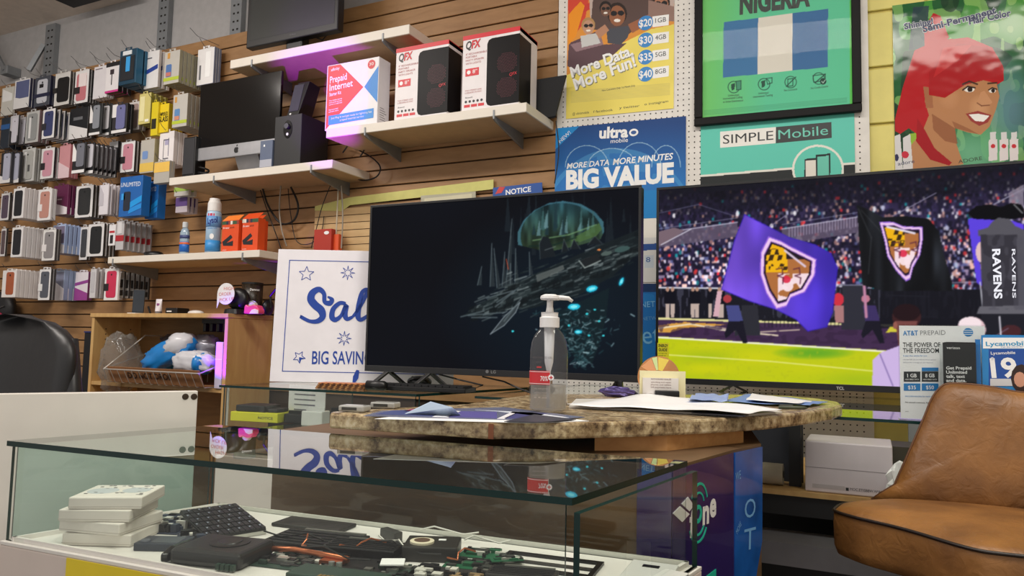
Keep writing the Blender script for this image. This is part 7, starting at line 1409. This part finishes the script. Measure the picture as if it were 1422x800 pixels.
# bead coasters
c = atZ(508, 543, ZG); mbr = colmat((150, 100, 60), 'card'); cc = Vector((-1.60, 2.0, ZG))
for k in range(4):
    T = thing('card_strip', cc + Vector((0, 0, k * .0052)), ('lowest brown patterned card strip', 'second brown patterned card strip from the bottom', 'third brown patterned card strip from the bottom', 'topmost brown and orange patterned card strip')[k] + ' on the glass before the sale sign', 'card')
    fr = Fr(cc + Vector((.004 * k, 0, k * .0052)), (.96, .28, 0), (-.28, .96, 0)); to_obj('strip', MB().fbox(fr, -.085, -.03, .085, .03, 0, .005), [mbr, colmat((176, 120, 70), 'card'), colmat((120, 80, 50), 'card'), colmat((186, 110, 60), 'card')][k], parent=T, bev=.001)
    for j in range(16): to_obj('bead', MB().fbox(fr, -.082 + j * .0103, -.0315, -.076 + j * .0103, -.03, .001, .004), colmat(((206, 150, 90), (90, 56, 36))[j % 2], 'card'), parent=T)

# ================================================================ ON THE GRANITE
# sanitizer pump bottle
c = Vector((*atZ(761, 574, GZ)[:2], GZ + .0042)); s = .00142; rot = YAW
T = thing('sanitizer_bottle', c, 'tall clear pump bottle of hand sanitizer with a red 70% label on the granite', 'bottle')
M_pet = hazy('clear_bottle_plastic', (244, 246, 248), .05, (230, 230, 234), 1.35, .03); prof = [(.030, 0), (.0375, .004), (.039, .012), (.039, .105), (.0385, .125), (.036, .142), (.030, .157), (.021, .168), (.0165, .174)]
to_obj('bottle', MB().lathe(c, prof, 40, 1, .62, rot), M_pet, parent=T, smooth=True)
M_liq = hazy('sanitizer_gel', (236, 234, 230), .30, (226, 222, 214), 1.25, .05)
to_obj('gel', MB().lathe(c + Vector((0, 0, .003)), [(.030, 0), (.0365, .004), (.0365, .052)], 36, 1, .58, rot), M_liq, parent=T, smooth=False)
wp = mat('milky_white_plastic', (226, 224, 224), .35, var=.01)
to_obj('collar', MB().lathe(c + Vector((0, 0, .172)), [(.0205, 0), (.0205, .02), (.0175, .022), (.0175, .030), (.0185, .031)], 30), wp, parent=T)
to_obj('dip_tube', MB().tube([c + Vector((0, 0, .006)), c + Vector((0, 0, .08)), c + Vector((0, 0, .10)), c + Vector((0, 0, .172))], [.004, .004, .009, .0115], 14), wp, parent=T, smooth=True)
to_obj('pump_stem', MB().lathe(c + Vector((0, 0, .203)), [(.0085, 0), (.0065, .012), (.0065, .03)], 18), wp, parent=T, smooth=True)
to_obj('pump_head', MB().lathe(c + Vector((0, 0, .229)), [(.019, 0), (.0205, .003), (.0195, .008), (.012, .0115)], 26), wp, parent=T)
ux = Vector((math.cos(rot), math.sin(rot), 0)); h_ = c + Vector((0, 0, .234))
to_obj('nozzle', MB().tube([h_, h_ + ux * .025, h_ + ux * .038 + Vector((0, 0, -.001)), h_ + ux * .047 + Vector((0, 0, -.007))], [.0055, .005, .0045, .0032], 10), wp, parent=T, smooth=True)
def curved(a0, a1, z0, z1, m, nm, rr=.0396, k_=.62):
    mb = MB(); n_ = 14
    for i in range(n_ + 1):
        t = R(a0 + (a1 - a0) * i / n_); X = Vector((math.cos(rot), math.sin(rot), 0)); Y = Vector((-math.sin(rot), math.cos(rot), 0)); q = c + X * (math.cos(t) * rr) + Y * (math.sin(t) * rr * k_)
        mb.v += [q + Vector((0, 0, z0)), q + Vector((0, 0, z1))]
        if i: mb.f.append((2 * i - 2, 2 * i, 2 * i + 1, 2 * i - 1)); mb.m.append(0)
    to_obj(nm, mb, m, parent=T, smooth=True)
curved(182, 272, .055, .083, colmat((206, 44, 52), 'ink'), 'red_label'); curved(182, 272, .0565, .0575, cw, 'label_line', .0399); curved(182, 272, .0805, .0815, cw, 'label_line', .0399)
BF = Fr(c - Vector((-math.sin(rot), math.cos(rot), 0)) * .0252, ux, (0, 0, 1)); BF.n = Vector((math.sin(rot), -math.cos(rot), 0))
text(BF, '70%', (-.018, .063), (-.003, .063), cw, T, local=True, caph=.0095, bold=.01, off=.0006)
a_, b_ = .0035, .070; arcp = [(a_ + .006 * math.cos(t * .3927), b_ + .006 * math.sin(t * .3927)) for t in range(16)]; to_obj('cross_disc', MB().prism(BF, arcp, .0002, .0008), cw, parent=T)
to_obj('red_cross', MB().fbox(BF, a_ - .001, b_ - .0035, a_ + .001, b_ + .0035, .0009, .0012).fbox(BF, a_ - .0035, b_ - .001, a_ + .0035, b_ + .001, .0009, .0012), colmat((206, 44, 52), 'ink'), parent=T)
for s_, x0, x1, z_ in (('ADVANCED GEL', -.034, .006, .108), ('HAND', -.030, -.016, .099)): text(BF, s_, (x0, z_), (x1, z_), colmat((90, 80, 84), 'ink'), T, local=True, caph=.004, off=.0006)
for s_, z_ in (('kills most germs', .046), ('without water', .038), ('8 fl oz', .028)): text(BF, s_, (-.03, z_), (-.004, z_), colmat((176, 166, 160), 'ink'), T, local=True, caph=.003, off=.0006)
to_obj('red_tab', MB().fbox(BF, -.026, .089, -.016, .092, 0, .0006), colmat((206, 60, 60), 'ink'), parent=T)
# leaflets
def sheet(pts, z, h, m, name, lab, cat='leaflet', parts=()):
    q = [atZ(x, y, z) for x, y in pts]; T = thing(name, sum(q, Vector()) / len(q), lab, cat); fr = FZ(z)
    to_obj('sheet', MB().prism(fr, [(v.x, v.y) for v in q], 0, h), m, parent=T)
    for k, (pp_, c_) in enumerate(parts):
        to_obj('printed_area', MB().prism(fr, [tuple(atZ(x, y, z)[:2]) for x, y in pp_], h, h + .0004), colmat(c_, 'ink'), parent=T)
    return T
sheet([(520, 582), (740, 588), (818, 585), (760, 578), (560, 577)], GZ + .0003, .0006, cw, 'paper_sheet', 'thin white sheet sticking out under the glossy leaflets', 'paper')
sheet([(505, 578), (738, 584), (812, 580), (700, 566), (530, 571)], GZ + .0013, .0011, colmat((120, 124, 150), 'ink', .2), 'glossy_leaflet', 'wide glossy blue and white leaflet under the sanitizer bottle', parts=(([(520, 576), (600, 579), (620, 571), (545, 571)], (70, 80, 130)), ([(620, 580), (690, 582), (690, 573), (640, 572)], (90, 84, 150)), ([(700, 582), (735, 583), (760, 575), (720, 573)], (70, 70, 120)), ([(660, 570), (740, 574), (790, 581), (770, 582), (690, 572)], (214, 218, 226)), ([(600, 580), (622, 581), (640, 572), (622, 571)], (226, 226, 230)), ([(690, 582.5), (700, 583), (722, 573), (712, 572.5)], (226, 224, 230)), ([(560, 572), (600, 573), (610, 569), (572, 569)], (150, 60, 110))))
sheet([(700, 586), (752, 587), (800, 583), (742, 576)], GZ + .0026, .001, colmat((60, 60, 72), 'ink'), 'leaflet', 'dark folded leaflet in front of the bottle foot')
q = [atZ(562, 575, GZ + .003), atZ(640, 577, GZ + .003), atZ(628, 566, GZ + .02), atZ(598, 558, GZ + .02)]
T = thing('glossy_leaflet', q[0], 'curled glossy leaflet with a red flower print on the granite', 'leaflet')
k_ = Vector((0, 0, .0006)); to_obj('sheet', MB().hexa(q + [v + k_ for v in q]), colmat((186, 204, 226), 'ink', .2), parent=T)
mm = sum(q, Vector()) / 4; to_obj('red_print', MB().hexa([mm + (v - mm) * .3 + k_ * 5 for v in q] + [mm + (v - mm) * .3 + k_ * 6 for v in q]), colmat((206, 40, 110), 'ink', .2), parent=T)
for k, (x, y, lab) in enumerate(((478, 574, 'clear blister pack lying at the left end of the granite'), (522, 569, 'second clear blister pack beside the curled leaflet'))):
    c = atZ(x, y - 2, GZ + .001); T = thing('blister_pack', c, lab, 'package'); fr = Fr((c.x + .0, c.y + .02, GZ + .001), (.97, .2, 0), (-.2, .97, 0)); to_obj('tray', MB().fbox(fr, -.02, -.015, .035, .02, 0, .012), mat('frosted_clear', (170, 170, 166), .12), parent=T, bev=.003); to_obj('insert', MB().fbox(fr, -.012, -.0155, .02, -.0151, .003, .009), colmat((60, 60, 58), 'ink'), parent=T)
# disc on holder
cD = Vector((-.545, 2.02, GZ + .0005)); fr = Fr(cD, (.93, .36, 0), (0, 0, 1)); fr.n = fr.n if fr.n.y < 0 else -fr.n
a0_, b0_ = fr.px(888, 553); a1_, b1_ = fr.px(952, 516)
T = thing('card_holder', cD, 'small stand with a cream card and business cards at the back of the granite', 'card holder')
to_obj('cream_card', MB().fbox(fr, a0_, 0, a1_, b1_, -.002, 0), colmat((234, 226, 180), 'ink'), parent=T); to_obj('business_cards', MB().fbox(fr, a0_ + .008, .012, a0_ + .105, .012 + (b1_) * .58, .0005, .009), colmat((226, 220, 214), 'ink'), parent=T)
to_obj('black_tray', MB().fbox(fr, a0_ + .04, 0, a0_ + .105, .022, .0095, .03), M_black, parent=T, bev=.002)
for s_, z_ in (('AUTHORIZED DEALER', .05), ('unlocking and repair', .042), ('phones and tablets', .035), ('bill payment here', .028)): text(fr, s_, (a0_ + .03, z_), (a0_ + .085, z_), colmat((110, 60, 60), 'ink'), T, local=True, caph=.004, off=.0096)
T = thing('compact_disc', cD + Vector((0, .02, .05)), 'orange-gold compact disc standing behind the cream card', 'disc')
ca, cb_ = fr.px(915, 524); mcd = mat('iridescent_disc', (214, 150, 96), .18, .7, var=.3, scale=9); f3 = fr.shift(-.006)
to_obj('disc', MB().lathe(f3.P(ca, cb_, 0), [(.058, 0), (.058, .0012)], 48, axis=f3.n), mcd, parent=T); to_obj('hub', MB().lathe(f3.P(ca, cb_, .0013), [(.018, 0), (.018, .0004)], 28, axis=f3.n), colmat((206, 200, 190), 'ink', .2), parent=T)
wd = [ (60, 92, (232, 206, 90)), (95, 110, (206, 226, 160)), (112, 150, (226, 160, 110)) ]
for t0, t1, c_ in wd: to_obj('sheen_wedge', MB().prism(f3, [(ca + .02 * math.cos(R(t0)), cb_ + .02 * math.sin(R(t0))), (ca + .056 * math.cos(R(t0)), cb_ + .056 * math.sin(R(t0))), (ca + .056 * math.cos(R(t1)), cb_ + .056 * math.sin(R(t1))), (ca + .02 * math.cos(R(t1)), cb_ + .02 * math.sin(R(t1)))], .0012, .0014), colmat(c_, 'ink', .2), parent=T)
# papers
def paper(pts, z, m, lab, amp=.004, seed=0, name='paper_sheet'):
    q = [atZ(x, y, z) for x, y in pts]; T = thing(name, sum(q, Vector()) / 4, lab, 'paper'); mb = MB(); n_ = 14
    for j in range(n_ + 1):
        for i in range(n_ + 1):
            s, t = i / n_, j / n_; v = (q[0] * (1 - s) + q[1] * s) * (1 - t) + (q[3] * (1 - s) + q[2] * s) * t
            mb.v.append(v + Vector((0, 0, amp * (mnoise.noise(Vector((s * 3 + seed, t * 3, 0))) + .6))))
    for j in range(n_):
        for i in range(n_): a = j * (n_ + 1) + i; mb.f.append((a, a + 1, a + n_ + 2, a + n_ + 1)); mb.m.append(0)
    o = to_obj('sheet', mb, m, parent=T, smooth=True); sd = o.modifiers.new('s', 'SOLIDIFY'); sd.thickness = .0008; return T
wpaper = colmat((240, 240, 242), 'ink')
sheet([(790, 566), (1030, 579), (1086, 574), (960, 556), (800, 556)], GZ + .0004, .004, colmat((206, 202, 196), 'ink'), 'paper_pad', 'pad of stacked papers lying across the granite', 'paper')
sheet([(960, 574), (1034, 579), (1040, 577), (966, 572)], GZ + .0046, .0016, colmat((36, 36, 50), 'ink'), 'black_folder', 'thin black folder edge under the white papers', 'folder')
paper([(788, 563), (1032, 576), (1086, 571), (905, 548)], GZ + .008, wpaper, 'large white paper sheet on top of the pad on the granite', .006, 1)
paper([(1000, 559), (1125, 564), (1150, 559), (1040, 548)], GZ + .004, colmat((120, 150, 206), 'ink'), 'blue sheet of thin paper near the rounded end of the granite', .004, 3)
paper([(1036, 556), (1108, 561), (1128, 558), (1045, 547)], GZ + .010, wpaper, 'small white paper on the blue sheet near the rounded end', .003, 5)
paper([(955, 558), (1010, 560), (1012, 552), (966, 549)], GZ + .012, colmat((150, 170, 214), 'ink'), 'crumpled pale blue tissue beside the cream card', .010, 8, 'tissue')
c = atZ(868, 548, GZ); T = thing('purple_wrapper', (-.62, 2.0, GZ + .0003), 'crinkled purple wrapper left of the cream card', 'wrapper'); to_obj('wrapper', MB().blob((-.64, 2.0, GZ + .012), .05, .03, .014, 20, 12, .4, 4, 3, flat=-.0115), mat('purple_foil', (96, 84, 140), .2, .4), parent=T); to_obj('clip', MB().box(-.60, 1.99, GZ + .0005, -.575, 2.02, GZ + .01), M_black, parent=T)
c = atZ(1094, 569, GZ); T = thing('pen', (c.x, c.y, GZ), 'short dark pen at the edge of the papers on the granite', 'pen'); to_obj('barrel', MB().lathe((c.x - .02, c.y, GZ + .0045), [(.004, 0), (.004, .06), (.001, .07)], 12, axis=(1, .5, 0)), colmat((70, 76, 60), 'ink'), parent=T, smooth=True)
to_obj('clip', MB().tube([(c.x - .018, c.y, GZ + .0095), (c.x + .01, c.y + .014, GZ + .0095)], .001, 4), M_wire, parent=T)

# ================================================================ BROCHURE HOLDERS ON THE GLASS SHELF
ZH = 1.0303
fr = Fr((0, 2.13, 0), (1, .02, 0), (0, 0, 1)); fr.n = Vector((.02, -1, 0)).normalized()
a0, _ = fr.px(1248, 520); a1, _ = fr.px(1371, 520); b1 = fr.px(1310, 451)[1]; ATT = (fr, a0, a1, b1)
T = thing('brochure_stand', fr.P((a0 + a1) / 2, ZH), 'white prepaid plan sign in a clear acrylic stand beside the tan chair', 'sign')
to_obj('insert', MB().fbox(fr, a0 + .003, ZH + .004, a1 - .003, b1 - .003, -.003, 0), colmat((250, 249, 250), 'ink'), parent=T); to_obj('acrylic', MB().fbox(fr, a0, ZH, a1, b1, .001, .003).fbox(fr, a0, ZH, a1, ZH + .002, -.06, .001), glass('acrylic_clear', (244, 246, 246), 1.3), parent=T)
att = colmat((30, 130, 200), 'ink'); g6 = colmat((120, 120, 124), 'ink'); O = dict(off=.0004)
f4 = fr
text(f4, 'AT&T', (1254, 466), (1275, 465.5), att, T, cap=6.5, bold=.02, **O); text(f4, 'PREPAID', (1278, 465.5), (1313, 465), g6, T, cap=6.5, bold=-.01, **O)
text(f4, 'THE POWER OF', (1254, 482), (1306, 482), ck, T, cap=6.5, bold=.01, **O); text(f4, 'THE FREEDOM', (1254, 490), (1304, 490), ck, T, cap=6.5, bold=.01, **O)
ga, gb_ = f4.px(1344.5, 461.5); to_obj('globe', MB().prism(f4, [(ga + .0105 * math.cos(t * .3142), gb_ + .0105 * math.sin(t * .3142)) for t in range(20)], 0, .0004), att, parent=T)
for k in range(3): to_obj('globe_stripe', MB().fbox(f4, ga - .009, gb_ - .006 + k * .005, ga + .009, gb_ - .0045 + k * .005, .0004, .0006), cw, parent=T)
text(f4, 'A plan that works for you', (1254, 495), (1287, 495), att, T, cap=2, **O); text(f4, 'unlimited talk and text with no annual contract', (1254, 500), (1300, 500.3), colmat((176, 176, 190), 'ink'), T, cap=1.8, **O); text(f4, 'nationwide coverage on our network', (1254, 504), (1296, 504.3), colmat((176, 176, 190), 'ink'), T, cap=1.8, **O)
for k, (x0, x1, g, pr) in enumerate(((1255, 1278, '1 GB', '$35'), (1280, 1303, '8 GB', '$50'))):
    q = lambda ya, yb: MB().prism(f4, [f4.px(x0, yb), f4.px(x1, yb), f4.px(x1, ya), f4.px(x0, ya)], 0, .0006)
    to_obj('plan_panel', q(516, 530), ck, parent=T); to_obj('price_panel', q(532.5, 542.5), att, parent=T)
    if k: to_obj('price_panel', q(510.5, 515.5), att, parent=T)
    text(f4, g, (x0 + 5, 524), (x1 - 5, 524), cw, T, cap=5, bold=.02, off=.001); text(f4, pr, (x0 + 6, 540.5), (x1 - 6, 540.5), cw, T, cap=5, bold=.01, off=.001); text(f4, 'HIGH SPEED DATA', (x0 + 2, 528), (x1 - 2, 528), cw, T, cap=2, off=.001)
text(f4, 'see a sales associate for more details today', (1257, 551), (1308, 552), att, T, cap=2.4, **O); text(f4, 'No annual contract. No credit check.', (1257, 559.5), (1310, 561), ck, T, cap=2, bold=.01, **O); text(f4, 'att', (1257, 572), (1262, 572), g6, T, cap=1.6, **O)
fr = Fr((0, 2.085, 0), (1, .02, 0), (0, 0, 1)); fr.n = Vector((.02, -1, 0)).normalized()
def brochure_pile(n, x0, x1, yt, lab, blab, grp, body, dy):
    last = None
    for k in range(n):
        f5 = fr.shift(-dy * (k + 1)); a0, a1 = f5.px(x0 + k * 2.2, 520)[0], f5.px(x1 + k * 2.2, 520)[0]; b1 = f5.px((x0 + x1) / 2, yt - k * .4)[1]
        T = thing('brochure', f5.P((a0 + a1) / 2, ZH + .01), lab if k == 0 else ('', 'first ', 'second ')[k] + blab, 'brochure', None if k == 0 else grp); to_obj('leaf', MB().fbox(f5, a0, ZH + .008, a1, b1, -.003, 0), body, parent=T)
        if k == 0: last = (T, f5, a0, a1, b1)
    return last
T, f5, a0, a1, b1 = brochure_pile(3, 1310, 1356, 476, 'black brochure reading Get Prepaid Unlimited in the acrylic holder', 'black brochure behind the front Get Prepaid one', 'black brochures in the holder', colmat((26, 26, 28), 'ink', .3), .005)
text(f5, 'verizon', (1314.5, 484.5), (1333, 485), cw, T, cap=3.6, **O)
for k, s_ in enumerate(('Get Prepaid', 'Unlimited', 'talk, text', 'and data.')): text(f5, s_, (1314, 513 + k * 5.8), (1314 + (35, 29, 26, 28)[k], 513.2 + k * 5.8), cw, T, cap=4.2, bold=.02, **O)
T = thing('brochure_holder', fr.P(a0, ZH), 'clear acrylic pocket with a dark lower band holding the black brochures', 'holder')
to_obj('pocket', MB().fbox(fr, a0 - .008, ZH, a1 + .012, fr.px(1330, 478)[1], .003, .005), glass('acrylic_clear', (244, 246, 246), 1.3), parent=T); to_obj('dark_band', MB().fbox(fr, a0 - .006, ZH + .001, a1 + .01, fr.px(1330, 536)[1], .0055, .007), M_black, parent=T); to_obj('foot', MB().fbox(fr, a0 - .008, ZH, a1 + .012, ZH + .002, -.03, .003), glass('acrylic_clear', (244, 246, 246), 1.3), parent=T)
T, f5, a0, a1, b1 = brochure_pile(3, 1364, 1432, 466, 'blue and white international calling brochure reading 19, at the right edge', 'calling brochure behind the one reading 19', 'calling brochures', colmat((40, 130, 196), 'ink', .3), .006)
q = lambda x0, ya, x1, yb, m, nm, h0=0, h1=.0005: to_obj(nm, MB().prism(f5, [f5.px(x0, yb), f5.px(x1, yb), f5.px(x1, ya), f5.px(x0, ya)], h0, h1), m, parent=T)
q(1365, 469, 1432, 484, cw, 'white_header'); q(1373, 485, 1432, 536, colmat((30, 76, 158), 'ink'), 'blue_panel'); text(f5, 'Lycamobile', (1369, 480.5), (1431, 479.5), colmat((40, 150, 200), 'ink'), T, cap=6, bold=.02, off=.0008); text(f5, 'Lycamobile', (1376, 492.5), (1410, 491.5), cw, T, cap=4, bold=.01, off=.0008); text(f5, '19', (1377, 524), (1413, 523), cw, T, cap=26, bold=.03, off=.0008); text(f5, '$', (1376, 500), (1380, 500), cw, T, cap=4, off=.0008)
text(f5, 'Call the world for less', (1390, 483), (1428, 482), att, T, cap=1.8, off=.0008); q(1375, 526, 1432, 536, colmat((206, 206, 210), 'ink'), 'photo_strip', .0005, .0008)
hp = f5.px(1419, 526); to_obj('woman_photo', MB().prism(f5, [(hp[0] + .022 * math.cos(t * .5236), hp[1] + .034 * math.sin(t * .5236)) for t in range(12)], .0008, .001), colmat((50, 30, 26), 'ink'), parent=T); to_obj('woman_photo_face', MB().prism(f5, [(hp[0] - .004 + .012 * math.cos(t * .5236), hp[1] - .002 + .018 * math.sin(t * .5236)) for t in range(12)], .001, .0012), colmat((206, 150, 124), 'ink'), parent=T)
to_obj('teal_edge', MB().fbox(f5, a0 - .012, ZH + .008, a0 - .002, b1 - .01, -.01, -.001), colmat((30, 110, 180), 'ink'), parent=T)

# ================================================================ TAN LEATHER CHAIR
ML = leather_mat(); M_pipe = mat('dark_piping', (34, 24, 18), .4)
ZQ = .86; KQ = .34 / .38
T = thing('counter_chair', (.242, 1.763, 0), 'tan leather swivel counter chair with dark piping at the right edge', 'chair')
op = [(1160, 708), (1185, 716), (1210, 722), (1240, 729), (1270, 737), (1300, 746), (1330, 755), (1358, 762), (1384, 766)]
P_ = [Vector(atZ(x, y, ZQ)[:2]) for x, y in op]
mx_ = .285
# right-hand half of the seat, mirrored about its own centre line
cdir = Vector((.30, -.95)).normalized(); Ctr = Vector((.27, 1.97))
outl = []
bk = [Vector((-.085, 2.01)), Vector((-.07, 2.07)), Vector((-.03, 2.12)), Vector((.03, 2.17)), Vector((.12, 2.20)), Vector((.27, 2.215)), Vector((.42, 2.20)), Vector((.52, 2.16)), Vector((.58, 2.08)), Vector((.60, 1.98)), Vector((.575, 1.88)), Vector((.50, 1.80)), Vector((.40, 1.755)), Vector((.30, 1.735))]
bk = [v * KQ for v in bk]
outl = list(P_) + bk[::-1]
# orientation: P_ runs left->front ; then back list runs from front right round to back left
mb = MB(); n_ = len(outl); cen = sum(outl, Vector((0, 0))) / n_
rings = [(.30, ZQ + .020), (.62, ZQ + .017), (.88, ZQ + .009), (.97, ZQ + .002), (1.0, ZQ - .006), (1.005, ZQ - .03), (1.0, ZQ - .075), (.975, ZQ - .092), (.90, ZQ - .098), (.3, ZQ - .1)]
def smooth_loop(pts, m=4):
    out = []; n = len(pts)
    for i in range(n):
        a, b, c_, d = pts[i - 1], pts[i], pts[(i + 1) % n], pts[(i + 2) % n]
        for k in range(m):
            t = k / m; out.append(.5 * ((2 * b) + (c_ - a) * t + (2 * a - 5 * b + 4 * c_ - d) * t * t + (3 * b - a - 3 * c_ + d) * t ** 3))
    return out
loop = smooth_loop(outl); n_ = len(loop)
for s_, z in rings: mb.v += [Vector((*(cen + (p_ - cen) * s_), z)) for p_ in loop]
for i in range(len(rings) - 1):
    for j in range(n_): q2 = (j + 1) % n_; mb.f.append((i * n_ + j, i * n_ + q2, (i + 1) * n_ + q2, (i + 1) * n_ + j)); mb.m.append(0)
kc = len(mb.v); mb.v.append(Vector((*cen, ZQ + .021))); mb.v.append(Vector((*cen, ZQ - .1))); k_ = (len(rings) - 1) * n_
for j in range(n_): mb.f += [(kc, (j + 1) % n_, j), (kc + 1, k_ + j, k_ + (j + 1) % n_)]; mb.m += [0, 0]
so = to_obj('seat_cushion', mb, ML, parent=T, smooth=True)
to_obj('piping', MB().tube([Vector((*(cen + (p_ - cen) * 1.0), ZQ - .003)) for p_ in loop] + [Vector((*loop[0], ZQ - .003))], .0035, 6, cap=False), M_pipe, parent=T, smooth=True)
# backrest : cushion on a leaning plane
BFc = Fr((.0, 1.957, ZQ - .01), (1, .03, 0), (0, .26, 1)); BFc.n = BFc.n if BFc.n.y < 0 else -BFc.n
lp = [(1232, 700), (1243, 672), (1257, 640), (1272, 606), (1285, 576), (1293, 556), (1303, 541), (1318, 532.5), (1340, 532), (1365, 536), (1392, 541), (1425, 546)]
LPp = [Vector(BFc.px(x, y)) for x, y in lp]; cxm = LPp[0].x + .24
rt = [Vector((2 * cxm - v.x, v.y if i else v.y)) for i, v in enumerate(LPp[:8])]
outl = LPp[:8] + [LPp[9], LPp[11]] + [v for v in rt[::-1] if v.x > LPp[11].x + .02]
loop = smooth_loop(outl, 3); n_ = len(loop); cen = sum(loop, Vector((0, 0))) / n_; mb = MB()
rr_ = [(.2, .034), (.55, .032), (.82, .026), (.95, .016), (1.0, .002), (1.0, -.03), (.96, -.042), (.2, -.045)]
for s_, h in rr_:
    for p_ in loop: v = cen + (p_ - cen) * s_; mb.v.append(BFc.P(v.x, v.y, h - .9 * (v.x - cxm) ** 2 * .6))
for i in range(len(rr_) - 1):
    for j in range(n_): q2 = (j + 1) % n_; mb.f.append((i * n_ + j, i * n_ + q2, (i + 1) * n_ + q2, (i + 1) * n_ + j)); mb.m.append(0)
kc = len(mb.v); mb.v.append(BFc.P(cen.x, cen.y, .034)); mb.v.append(BFc.P(cen.x, cen.y, -.045)); k_ = (len(rr_) - 1) * n_
for j in range(n_): mb.f += [(kc, (j + 1) % n_, j), (kc + 1, k_ + j, k_ + (j + 1) % n_)]; mb.m += [0, 0]
to_obj('backrest', mb, ML, parent=T, smooth=True)
pt = [BFc.P(p_.x, p_.y, .003 - .54 * (p_.x - cxm) ** 2) for p_ in loop]; to_obj('back_piping', MB().tube(pt + [pt[0]], .003, 6, cap=False), mat('brown_piping', (90, 54, 26), .4), parent=T, smooth=True)
to_obj('swivel_plate', MB().lathe((.242, 1.763, ZQ - .125), [(.12, 0), (.13, .025)], 24), M_dark, parent=T); to_obj('pedestal', MB().lathe((.242, 1.763, .04), [(.035, 0), (.03, .68)], 20), M_chrome, parent=T, smooth=True); to_obj('base_disc', MB().lathe((.242, 1.763, 0.0005), [(.22, 0), (.22, .012), (.05, .05)], 36), M_chrome, parent=T); to_obj('footrest', MB().lathe((.242, 1.763, .30), [(.17, 0), (.18, .01), (.17, .02)], 30), M_chrome, parent=T)

for o in bpy.data.objects:
    if '_o' in o: del o['_o']
